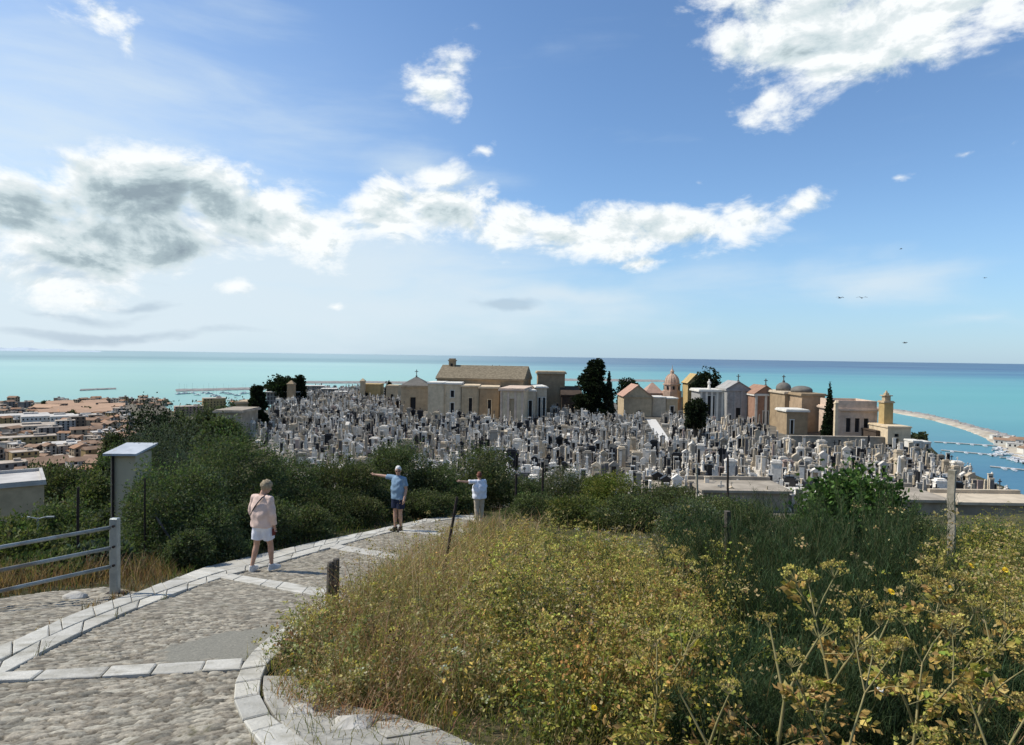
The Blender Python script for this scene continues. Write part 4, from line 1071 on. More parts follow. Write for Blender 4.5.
bush(316, 545, 492, 95, 19.8, DARK + MID[:2] + [(.05, .09, .03)], 'low leafy shrub on the kerb left of the man pointing', 9000, .07, 26)
bush(400, 525, 438, 86, 26, DARK + MID[:1], 'tall dark shrub behind the man in the blue shirt', 12000, .09, 27)
bush(372, 532, 478, 75, 23, DARK + MID, 'low dark shrub left of the man in the blue shirt', 9000, .075, 28)
bush(438, 520, 462, 66, 26, DARK + MID[:2], 'dense shrub between the two people pointing', 9000, .08, 29)
bush(478, 516, 443, 92, 29, OLIVE[1:2] + MID + DARK, 'grey green rounded shrub behind the woman in white', 12000, .10, 30)
bush(520, 515, 474, 56, 28, DARK + MID[:1], 'small dark shrub right of the woman in white', 7000, .09, 31)
bush(563, 512, 464, 76, 33, DARK, 'dark spreading shrub behind the thin metal stakes', 8000, .10, 32)
bush(612, 520, 471, 76, 27, LIME, 'bright lime green bush before the gravestones', 9000, .085, 33, name='lime_bush', cat='bush')
bush(662, 522, 484, 90, 26, DARK + MID, 'dark scrubby shrub right of the lime green bush', 9000, .085, 34)
bush(725, 530, 500, 110, 20, DARK + MID, 'low scrubby shrub below the concrete roofed building', 9000, .07, 35)
bush(850, 540, 467, 102, 17, [(.07, .13, .03), (.05, .095, .025), (.10, .16, .045), (.035, .065, .02)], 'leafy fig shrub with big bright leaves before the graves', 3600, .135, 36, name='fig_shrub', cat='shrub', aspect=.8, spread=.30, clump=5)
bush(905, 540, 505, 70, 16, DARK + MID, 'low green shrub between the fig shrub and the concrete post', 6000, .07, 37)
bush(205, 572, 500, 80, 14.6, GRN, 'shrub hanging over the kerb left of the man in shorts', 9000, .06, 41)
bush(262, 560, 498, 90, 16.6, GRN, 'shrub at the kerb just behind the man in shorts', 10000, .065, 42)
bush(300, 552, 505, 70, 17.6, DARK + MID, 'leafy shrub at the kerb right of the man in shorts', 8000, .065, 43)
bush(352, 540, 496, 70, 20.5, DARK + MID, 'shrub at the kerb left of the pointing man, small one', 8000, .07, 44)
bush(425, 522, 490, 60, 23.5, DARK + MID, 'shrub at the kerb right of the man pointing', 7000, .075, 45)
bush(455, 518, 486, 50, 25, MID + DARK, 'small shrub just left of the woman in white', 6000, .08, 46)
bush(580, 524, 496, 84, 21, LIME[1:] + MID, 'yellowish green bush just beyond the crest of the mound', 8000, .075, 51)
bush(636, 526, 496, 80, 20, MID + OLIVE[1:2], 'mixed green bush beyond the crest, right of the yellowish one', 8000, .075, 52)
bush(688, 528, 499, 76, 18.5, OLIVE + MID, 'pale olive bush beyond the crest beside the dark wooden post', 8000, .07, 53)
bush(535, 518, 492, 60, 23, MID + DARK, 'low green bush beyond the crest below the dark stakes', 6000, .075, 54)
bush(985, 540, 517, 90, 14, YG_ + MID, 'yellowish bush beyond the concrete post at the right edge', 8000, .05, 55)
bush(190, 582, 528, 52, 13.4, GRN, 'low dark shrub at the kerb right of the gate post', 8000, .055, 56)
# valley below the gate
vr = np.random.default_rng(77)
for i, (px, yb, yt, w, Y, pal_, lab) in enumerate([
    (224, 440, 415, 46, 76, DARK + MID, 'dark tree before the grey mausoleum at the cemetery corner'), (40, 596, 560, 100, 11.5, MID, 'low green scrub just behind the left end of the gate'), (95, 592, 545, 80, 12.5, MID + OLIVE, 'grey green scrub behind the gate post'), (20, 560, 528, 90, 17, MID, 'weedy green scrub under the street lamp'), (80, 560, 520, 80, 19, MID + DARK, 'green scrub beside the dark thin pole'),
    (60, 530, 494, 90, 36, MID + DARK, 'rounded green tree between the flat white roof and the beige wall'), (115, 540, 500, 60, 28, MID + OLIVE, 'green shrub at the foot of the beige wall'), (92, 500, 472, 60, 62, MID, 'light green tree above the flat white roof'), (70, 482, 462, 70, 85, DARK + MID, 'dark tree on the valley slope left of the beige wall'),
    (40, 480, 461, 56, 105, DARK, 'dark green tree at the edge of the town'), (122, 470, 440, 56, 90, DARK + MID, 'dark tree behind the beige wall'), (146, 440, 396, 76, 120, CYP, 'spreading umbrella pine before the orange roofs'), (112, 452, 432, 26, 130, DARK, 'dark tree left of the umbrella pine'),
    (205, 425, 402, 50, 135, DARK, 'dark tree before the tan tower block'), (232, 420, 400, 36, 140, DARK, 'dark tree beside the cypress column'), (180, 430, 405, 50, 128, DARK, 'dark tree right of the umbrella pine'), (128, 500, 470, 40, 70, MID, 'small green tree close left of the beige wall'), (8, 545, 512, 60, 26, MID, 'green scrub below the flat white roof')]):
    bush(px, yb, yt, w, Y, pal_, lab, 7000, .06 + .0042 * Y, 100 + i, name='scrub_bush' if Y < 30 else 'valley_tree', cat='bush' if Y < 30 else 'tree')

# scrub covering the slope farther left
sg = np.random.default_rng(404); E_ = []
for i in range(170):
    r_ = 36 * (330 / 36) ** sg.random(); a_ = R(sg.uniform(-66, -40.5)); x_, y_ = r_ * math.sin(a_), r_ * math.cos(a_); s_ = sg.uniform(.7, 1.3) * (.8 + .022 * r_)
    E_.append((x_, y_, tz(x_, y_) + s_ * .45, s_ * 1.3, s_ * 1.3, s_ * .8))
me = crown_mesh('scrub', E_, 42000, .34, DARK + MID, sg, spread=.3); o = link('hillside_scrub', me, M_LEAF)
tag(o, 'dark green scrub covering the hillside at the far left', 'scrub', kind='stuff')

# ------------------------------------------------------------------ the weedy mound right of the path
ROAD = np.array([tuple(p[:2]) for p in I_OUT])                      # kerb edge, far -> near
EDGE = np.array([tuple(p[:2]) for p in gpts([(470, 517), (436, 535), (402, 554), (354, 583), (320, 602), (297, 619), (277, 646), (267, 675), (270, 694), (290, 714), (335, 722), (395, 733), (450, 750)])] + [(.3, 2.6), (2.0, 1.9), (8, 2.5), (24, 20), (24, 34), (2, 34)])
gr = np.random.default_rng(31)
def edge_dist(x, y): return -poly_dist(EDGE, x, y)
def scatter(n, y0, y1, pw=1.6, xmax=None):
    y = y0 + (y1 - y0) * gr.random(n) ** pw
    x = gr.uniform(-1, 1, n) * (y * .86 + .4) + .25
    d = edge_dist(x, y); k = d > 0
    return x[k], y[k], d[k]
def gz(x, y): return terrain(x, y)
def mound_tint(px, py):
    """which plants grow where: 0 dry brown grass .. 1 green-yellow weeds"""
    return sstep(420, 560, px + .25 * (py - 600))
def vnoise(x, y, s, seed):
    x = x * s + seed * 13.7; y = y * s - seed * 7.1
    i, j = np.floor(x).astype(int), np.floor(y).astype(int); fx, fy = x - i, y - j; fx = fx * fx * (3 - 2 * fx); fy = fy * fy * (3 - 2 * fy)
    return (h2(i, j, seed) * (1 - fx) + h2(i + 1, j, seed) * fx) * (1 - fy) + (h2(i, j + 1, seed) * (1 - fx) + h2(i + 1, j + 1, seed) * fx) * fy
def fbm(x, y, s, seed): return .55 * vnoise(x, y, s, seed) + .3 * vnoise(x, y, s * 2.3, seed + 1) + .15 * vnoise(x, y, s * 5.1, seed + 2)
def hmod(x, y): return .45 + 1.15 * fbm(x, y, .9, 3)
# 1. dry and half-dry grasses
x, y, d = scatter(150000, 2.3, 21, 1.5)
z = gz(x, y); n = len(x)
px, py = project(np.c_[x, y, z])
wgt = mound_tint(px, py)
dens = np.clip(1.0 - .52 * wgt, 0, 1) * (1 - .92 * sstep(690, 740, px) * sstep(950, 910, px)) * (1 - .85 * sstep(920, 960, px)) * (1 - .8 * sstep(13, 16, y) * sstep(520, 570, px))
clumpy = sstep(.25, .75, fbm(x, y, 2.6, 9))
k = gr.random(n) < dens * (.45 + .55 * clumpy)
x, y, z, d, wgt, px, clumpy = (q[k] for q in (x, y, z, d, wgt, px, clumpy)); n = len(x)
hv = (.15 + .38 * sstep(.1, .9, d) + .34 * sstep(.6, 2.2, d) * sstep(3.5, 6, y)) * hmod(x, y) * (.75 + .5 * clumpy) * gr.uniform(.45, 1.3, n) * (1 - .40 * wgt) * (1 - .25 * sstep(8, 15, y))
lean = gr.normal(0, .48, (n, 2)) * hv[:, None] + np.array([.05, -.03])
dry = palette(n, [(.42, .31, .17), (.34, .225, .125), (.50, .40, .24), (.28, .17, .10), (.24, .20, .09)], gr)
rust = palette(n, [(.36, .20, .10), (.30, .17, .10), (.42, .27, .15)], gr)
patchr = sstep(.50, .66, fbm(x, y, .55, 21) + .10 * (1 - wgt))
dry = np.where((gr.random(n) < .75 * patchr)[:, None], rust, dry)
grn = palette(n, [(.16, .17, .045), (.21, .21, .055), (.12, .14, .04), (.26, .24, .08)], gr)
mixv = (gr.random(n) < np.clip(.08 + .75 * sstep(.42, .62, fbm(x, y, .7, 33)) * (.55 + .45 * wgt), 0, 1))[:, None]
colg = np.where(mixv, grn, dry)
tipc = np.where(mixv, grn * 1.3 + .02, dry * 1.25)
w = .0035 + .0009 * y * .55
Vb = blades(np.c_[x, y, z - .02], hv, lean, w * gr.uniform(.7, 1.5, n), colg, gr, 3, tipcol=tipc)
V, Fq, C_ = Vb
tag(link('dry_grass', np_mesh('dry_grass', V, Fq, attr=C_), M_DRY), 'dry tan and olive grasses covering the mound beside the path', 'grass', kind='stuff')
# seed heads on part of the grasses: small feathery spikelets
k = np.where((gr.random(n) < .16) & (y < 12))[0]
tips = np.c_[x[k] + lean[k, 0], y[k] + lean[k, 1], z[k] + hv[k] * .88]
P = np.repeat(tips, 5, 0) + gr.normal(0, .014, (len(k) * 5, 3)) + np.tile(np.linspace(-.04, .03, 5), len(k))[:, None] * np.array([0, 0, 1])
V, Fq, C_ = leaf_quads(P, gr.uniform(.012, .026, len(P)), palette(len(P), [(.42, .34, .22), (.34, .22, .15), (.30, .20, .13)], gr), gr, .4, .5)
tag(link('grass_seedheads', np_mesh('grass_seedheads', V, Fq, attr=C_), M_DRY), 'tan seed heads on the dry grasses of the mound', 'seed heads', kind='stuff')
# 2. yellow-green leafy weeds: stems with small leaves and flat flower heads
def weeds(name, n0, y0, y1, zone, hrange, cols, label, leafs=16, lsize=.04, headcols=None, heads=.5, seedp=1.3):
    x, y, d = scatter(n0, y0, y1, seedp)
    z = gz(x, y); px, py = project(np.c_[x, y, z])
    pr = zone(px, py, x, y, d) * sstep(.12, .46, fbm(x, y, 1.1, 40 + n0 % 7)); k = gr.random(len(x)) < pr
    x, y, z, d = x[k], y[k], z[k], d[k]; n = len(x)
    h = gr.uniform(*hrange, n) * (.45 + .55 * sstep(0, 1.8, d)) * (.45 + .95 * fbm(x, y, .8, 3)) * (1 - .22 * sstep(8, 15, y))
    lean = gr.normal(0, .16, (n, 2)) * h[:, None]
    sc = palette(n, [(.13, .13, .05), (.18, .14, .06), (.10, .10, .04)], gr)
    parts = [blades(np.c_[x, y, z - .03], h, lean, .007 + .0004 * y, sc, gr, 3)]
    t_ = np.tile(np.linspace(.22, 1.0, leafs), n) + gr.normal(0, .03, n * leafs); t_ = np.clip(t_, .1, 1.02)
    i_ = np.repeat(np.arange(n), leafs)
    sp = np.clip(.16 * h[i_] * (1.15 - t_), .015, .2)
    P = np.c_[x[i_] + lean[i_, 0] * t_ ** 1.8, y[i_] + lean[i_, 1] * t_ ** 1.8, z[i_] + h[i_] * t_] + gr.normal(0, 1, (len(i_), 3)) * sp[:, None] * np.array([1, 1, .45])
    base = palette(n, cols, gr, .22)[i_]; lc = np.clip(base * (1 + gr.normal(0, .2, (len(i_), 1))), .004, 1)
    parts.append(leaf_quads(P, lsize * gr.uniform(.5, 1.5, len(i_)), lc, gr, .55, .25))
    if headcols:
        hk = np.where(gr.random(n) < heads)[0]; m_ = 14
        tp = np.c_[x[hk] + lean[hk, 0], y[hk] + lean[hk, 1], z[hk] + h[hk] * .98]
        r = np.repeat(gr.uniform(.03, .07, len(hk)), m_); a = gr.uniform(0, 6.28, len(hk) * m_); q = np.sqrt(gr.random(len(a))) * r
        P = np.repeat(tp, m_, 0) + np.c_[q * np.cos(a), q * np.sin(a), .03 - q * q * 6 + gr.normal(0, .005, len(a))]
        parts.append(leaf_quads(P, gr.uniform(.012, .024, len(P)), palette(len(P), headcols, gr), gr, .9, 0))
    V, Fq, C_ = join_np(parts)
    tag(link(name, np_mesh(name, V, Fq, attr=C_), M_LEAF), label, 'weeds', kind='stuff')
YG = [(.31, .275, .05), (.25, .235, .05), (.38, .32, .08), (.17, .175, .05), (.36, .25, .08), (.12, .13, .04), (.21, .245, .05), (.26, .275, .055)]
OR = [(.42, .26, .08), (.33, .20, .07), (.46, .33, .11), (.28, .23, .06)]
weeds('weeds', 2100, 3.0, 16, lambda px, py, x, y, d: sstep(450, 560, px) * sstep(760, 690, px) * (d > .3) * .9, (.55, 1.05), YG, 'yellow green leafy weeds over the middle of the mound', 20, .030, [(.34, .32, .06), (.26, .25, .06)], .5)
weeds('rust_weeds', 2600, 4.5, 17, lambda px, py, x, y, d: (d > .4) * np.clip(sstep(400, 520, px) * sstep(720, 620, px) * .75 + .05, 0, 1), (.5, .95), OR + YG[3:4], 'orange brown drying weeds along the top of the mound', 18, .036, [(.30, .20, .08), (.36, .28, .12)], .6)
weeds('low_weeds', 5200, 2.4, 9, lambda px, py, x, y, d: (d > .15) * (.35 + .4 * sstep(480, 620, px)) * (1 - .85 * sstep(690, 740, px)), (.22, .5), [(.10, .12, .03), (.14, .15, .035), (.07, .09, .025), (.20, .17, .06)], 'low olive green weeds under the taller plants', 16, .032)
weeds('right_weeds', 5200, 4.2, 21, lambda px, py, x, y, d: sstep(900, 960, px) * .7 * sstep(4.6, 6.0, y) * 1.3, (.65, 1.15), YG + [(.12, .14, .03), (.09, .11, .03)], 'yellow green weeds filling the right edge of the mound', 22, .034, [(.36, .33, .06), (.28, .27, .07)], .7)
weeds('tall_stalks', 1900, 3.4, 16, lambda px, py, x, y, d: (d > .5) * .8 * (1 - .8 * sstep(700, 740, px) * sstep(940, 910, px)), (.9, 1.35), [(.34, .26, .12), (.28, .24, .08), (.40, .33, .16)], 'tall drying stalks standing above the grass', 9, .03, [(.44, .36, .16), (.36, .27, .12)], .8)
weeds('kerb_weeds', 1500, 3.6, 20, lambda px, py, x, y, d: (d < .7) * .9, (.5, .95), [(.16, .18, .05), (.24, .22, .08), (.30, .22, .12)], 'straggly grey green weeds along the inner kerb', 14, .026, [(.46, .42, .24), (.52, .48, .38)], .5)
weeds('pale_weeds', 900, 9, 18, lambda px, py, x, y, d: sstep(560, 640, px) * sstep(760, 690, px) * .8, (.8, 1.15), [(.22, .21, .15), (.28, .26, .19), (.16, .16, .10)], 'pale dry flowering weeds on the skyline of the mound', 20, .03, [(.50, .46, .38), (.40, .35, .28)], .9)
# leafy weed bushes rising out of the grass: many leaning stems with leaves and small flat heads
def weed_bush(px, yt, Y, wm, cols, label, seed, rep=False):
    rg_ = np.random.default_rng(seed); p_ = at_y(px, yt, Y); z0_ = tz(p_.x, Y); hh = max(.45, p_.z - z0_)
    o = empty('weed_bush', (p_.x, Y, z0_ - .05), 0, label, 'bush', label + ' group' if rep else None)
    ns = int(46 * wm) + 14; a = rg_.uniform(0, 6.28, ns); rr_ = np.sqrt(rg_.random(ns))
    B = np.c_[np.cos(a) * rr_ * wm * .16, np.sin(a) * rr_ * wm * .16, np.zeros(ns)]
    lean = np.c_[np.cos(a), np.sin(a)] * (rr_ * wm * .42)[:, None] + rg_.normal(0, .06, (ns, 2)); h_ = (hh + .05) * (1 - .38 * rr_ ** 2) * rg_.uniform(.55, 1.06, ns)
    sc = palette(ns, [(.22, .20, .07), (.28, .20, .09), (.16, .17, .05)], rg_)
    parts = [blades(B, h_, lean, .009 + .0003 * Y, sc, rg_, 4, curve=.3)]
    lf = 30; i_ = np.repeat(np.arange(ns), lf); t_ = np.clip(np.tile(np.linspace(.15, 1.0, lf), ns) + rg_.normal(0, .02, ns * lf), .1, 1.02)
    nl = np.linalg.norm(lean[i_], axis=1)
    P = np.c_[B[i_, 0] + lean[i_, 0] * t_ ** 1.8, B[i_, 1] + lean[i_, 1] * t_ ** 1.8, h_[i_] * t_ - .075 * t_ * t_ * nl] + rg_.normal(0, 1, (len(i_), 3)) * (.05 * (1.25 - t_))[:, None]
    lc = palette(ns, cols, rg_, .28)[i_] * (1 + rg_.normal(0, .2, (len(i_), 1)))
    out = np.c_[lean[i_] / (nl[:, None] + .05), np.full(len(i_), .1)] + rand_dirs(len(i_), rg_) * .9
    parts.append(leaf_quads(P, (.021 + .0007 * Y) * rg_.uniform(.4, 1.9, len(i_)), np.clip(lc, .005, 1), rg_, .58, .1, out))
    V, Fq, C_ = join_np(parts); link('foliage', np_mesh('weed_bush_foliage', V, Fq, attr=C_), M_LEAF, o)
    hk = np.where(rg_.random(ns) < .5)[0]; m_ = 16; tp = np.c_[B[hk, 0] + lean[hk, 0], B[hk, 1] + lean[hk, 1], h_[hk] - .075 * np.linalg.norm(lean[hk], axis=1)]
    r_ = np.repeat(rg_.uniform(.025, .06, len(hk)), m_); a = rg_.uniform(0, 6.28, len(hk) * m_); q = np.sqrt(rg_.random(len(a))) * r_
    P = np.repeat(tp, m_, 0) + np.c_[q * np.cos(a), q * np.sin(a), .03 - q * q * 6 + rg_.normal(0, .005, len(a))]
    V, Fq, C_ = leaf_quads(P, rg_.uniform(.010, .022, len(P)) + .0004 * Y, palette(len(P), [(.50, .46, .12), (.42, .38, .10), (.48, .36, .14)], rg_), rg_, .9, 0)
    f_ = link('flower_heads', np_mesh('weed_bush_heads', V, Fq, attr=C_), M_LEAF, o); f_['kind'] = 'stuff'
    return o

for i, (px, yt, Y, wm, cols, lab) in enumerate([(522, 517, 14.5, 1.5, OR, 'rust brown rounded weed bush at the top of the mound'), (478, 540, 13, 1.1, OR + YG[:1], 'rusty weed bush on the edge of the mound behind the iron rod'), (575, 524, 12.5, 1.4, YG, 'yellow green weed bush on the skyline of the mound'), (625, 530, 11, 1.3, YG, 'yellow green weed bush right of the one on the skyline'), (560, 556, 9.2, 1.1, YG, 'bright yellow green weed bush in the middle of the mound'), (610, 575, 7.8, 1.0, YG, 'yellow green weed bush low on the middle slope'), (500, 580, 8.6, .9, YG + OR, 'mixed yellow and rust weed bush left of the middle'), (655, 560, 8.0, 1.0, OR + YG, 'rusty yellow weed bush beside the dark fennel'), (540, 612, 6.4, .8, YG, 'small yellow green weed bush near the front'), (590, 630, 5.4, .8, YG[:2] + MID, 'greener weed bush at the front of the mound'), (665, 610, 5.6, .8, YG + OR[:1], 'yellow weed bush left of the umbel plants'), (460, 600, 8.2, .8, OR, 'low rust coloured weed bush above the kerb'), (420, 585, 9.6, .8, [(.30, .30, .16), (.24, .25, .12), (.36, .33, .18)], 'pale grey green weed bush near the wooden post'), (380, 600, 8.8, .7, [(.26, .27, .13), (.30, .30, .17), (.34, .27, .14)], 'pale straggly weed bush right of the wooden post'), (960, 540, 8.4, 1.4, YG, 'yellow green weed bush in front of the concrete post'), (1010, 528, 8.8, 1.5, YG, 'yellow green weed bush at the right edge'), (985, 580, 5.6, 1.0, YG + MID, 'weed bush low at the right edge'), (690, 524, 11.5, 1.1, [(.32, .29, .2), (.26, .25, .14)], 'pale dry weed bush left of the dark wooden post'), (640, 660, 4.3, .6, YG + OR, 'small yellow weed bush at the bottom'), (520, 660, 5.2, .6, OR + MID, 'low rusty weed bush at the bottom')]):
    weed_bush(px, yt, Y, wm, cols, lab, 900 + i)
KB = [(.25, .245, .11), (.31, .245, .12), (.20, .215, .085), (.34, .29, .16), (.26, .17, .09)]
for i, (px, Y, hh_, wm, lab) in enumerate([(312, 7.2, .26, .6, 'ragged brown weed bush at the foot of the wooden post'), (300, 6.2, .30, .6, 'brown weed bush overhanging the inner kerb'), (330, 5.7, .55, .8, 'rusty olive weed bush near the kerb bend'), (365, 6.6, .62, .9, 'olive brown weed bush in the left part of the mound'), (356, 8.2, .42, .7, 'grey olive weed bush just right of the wooden post'), (392, 9.4, .52, .8, 'brown olive weed bush hanging over the far inner kerb'), (410, 11.2, .75, 1.0, 'tall brown weed bush at the far inner kerb'), (432, 13, .80, 1.1, 'rusty weed bush beside the iron rod'), (402, 7.6, .72, .9, 'olive weed bush on the left slope of the mound'), (440, 9.2, .85, 1.0, 'tall olive weed bush on the left slope of the mound'), (395, 5.2, .50, .7, 'rust and olive weed bush low in front'), (430, 6.0, .65, .8, 'olive weed bush above the flagstones'), (455, 7.2, .80, .9, 'brown and olive weed bush in mid slope'), (345, 4.9, .40, .6, 'low brown weed bush by the flagstones'), (470, 5.0, .55, .7, 'low olive weed bush at the bottom middle'), (455, 14.8, .80, 1.2, 'brown weed bush at the end of the path')]):
    x_ = at_y(px, 560, Y).x; p3 = np.array([[x_, Y, tz(x_, Y) + hh_]]); pu, pv = project(p3)
    weed_bush(px, float(pv[0]), Y, wm, KB, lab, 1200 + i)
q_ = np.random.default_rng(71); ADJ = ['ragged', 'spreading', 'dense', 'leggy', 'low', 'upright', 'leaning', 'bushy']
for i in range(64):
    Y = 4.0 + 10.5 * q_.random() ** .9; px = q_.uniform(470, 735) if i % 4 else q_.uniform(930, 1024)
    x_ = at_y(px, 560, Y).x
    if edge_dist(np.array([x_]), np.array([Y]))[0] < .5 or (px > 880 and Y < 6): continue
    zg_ = tz(x_, Y); hh_ = q_.uniform(.55, 1.3) * (1.0 if Y < 9 else .85); p3 = np.array([[x_, Y, zg_ + hh_]]); pu, pv = project(p3)
    ci = int(q_.integers(0, 6)); cols = [YG + MID, YG, OR + OR + YG[3:4], YG + OR + OR, MID + DARK + YG[3:4], [(.34, .29, .17), (.27, .23, .13), (.22, .20, .09)]][ci]; hh_ *= 1.12 if ci > 1 else .92
    weed_bush(px, float(pv[0]), Y, q_.uniform(.8, 1.4), cols, f"{ADJ[i % 8]} {['yellow green', 'bright yellow', 'rust brown', 'yellow and rust', 'deep green', 'pale straw'][ci]} weed bush " + ('at the right edge' if px > 900 else 'near the front of the mound' if Y < 6 else 'halfway up the mound' if Y < 10 else 'towards the top of the mound'), 1000 + i, True)
# 3. dark feathery fennel clumps
def fennel(px, Y, h, wid, seed, label):
    rg = np.random.default_rng(seed)
    a = at_y(px, 500, Y); z0 = tz(a.x, Y); h *= 1.12
    o = empty('fennel_bush', (a.x, Y, z0 - .05), 0, label, 'bush', 'dark fennel clumps')
    ns = 46; parts = []; mb = MB()
    for s_ in range(ns):
        ang_ = rg.uniform(0, 6.28); r0 = math.sqrt(rg.random()) * wid * .30
        bx, by = r0 * math.cos(ang_), r0 * math.sin(ang_); hh = h * rg.uniform(.6, 1.0) * (1 - .25 * (r0 / (wid * .5)) ** 2)
        tx, ty = bx * 1.75 + rg.normal(0, .08), by * 1.75 + rg.normal(0, .08)
        mb.tube([(bx, by, 0), (bx * .7 + tx * .3, by * .7 + ty * .3, hh * .5), (tx, ty, hh)], [.008, .006, .002], 4, caps=False)
        nb = 190; t_ = rg.uniform(.05, 1.0, nb)
        B = np.c_[bx + (tx - bx) * t_ ** 1.5, by + (ty - by) * t_ ** 1.5, hh * t_] + rg.normal(0, .035, (nb, 3))
        L_ = rg.uniform(.06, .20, nb) * (1.25 - .6 * t_)
        ld = rg.normal(0, 1, (nb, 2)); ld = ld / np.linalg.norm(ld, axis=1, keepdims=True) * (L_ * rg.uniform(.4, 1.1, nb))[:, None]
        c = palette(nb, [(.030, .052, .020), (.042, .066, .026), (.022, .038, .016), (.055, .078, .035), (.05, .085, .04)], rg)
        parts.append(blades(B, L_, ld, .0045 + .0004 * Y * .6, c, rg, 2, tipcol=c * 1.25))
    V, Fq, C_ = join_np(parts)
    link('foliage', np_mesh('fennel', V, Fq, attr=C_), M_LEAF, o); mb.build('stem', M_LEAF_STEM, o)
M_LEAF_STEM = mat_noise('green_stem', (.06, .07, .025, 1), (.11, .11, .045, 1), 6, .6)
for i, (px, Y, h, w, lab) in enumerate([(745, 8.2, 1.45, 1.5, 'dark feathery fennel clump left in its row beside the dark post'), (800, 7.4, 1.45, 1.6, 'dark feathery fennel clump behind the tall umbel plants'), (862, 8.0, 1.6, 1.6, 'dark feathery fennel clump below the fig shrub'), (915, 7.2, 1.3, 1.3, 'dark fennel clump left of the yellow weeds'), (770, 6.0, .95, 1.3, 'lower dark fennel clump in front of the others on the left'), (845, 5.6, .95, 1.4, 'lower dark fennel clump in front of the others in the middle'), (700, 9.8, 1.35, 1.5, 'dark fennel clump farthest left, against the pale dry weeds'), (925, 5.4, .9, 1.2, 'lower dark fennel clump in front on the right'),
        (880, 10.5, 1.75, 2.0, 'tall fennel clump behind, left of the concrete post'), (790, 10.5, 1.65, 2.0, 'tall fennel clump behind, right of the dark post'), (760, 4.6, .6, 1.1, 'small fennel clump low in the shade, left'), (860, 4.3, .6, 1.2, 'small fennel clump low in the shade, right'), (965, 4.5, .75, 1.2, 'fennel clump under the yellow weeds at the right edge'), (1015, 4.1, .7, 1.1, 'fennel clump in the bottom right corner'), (925, 3.7, .55, 1.0, 'low fennel clump near the bottom right'), (735, 3.9, .5, .9, 'low fennel clump at the left of the dark gap'), (800, 3.5, .45, .9, 'low fennel clump at the bottom of the dark gap')]):
    fennel(px, Y, h, w, 200 + i, lab)
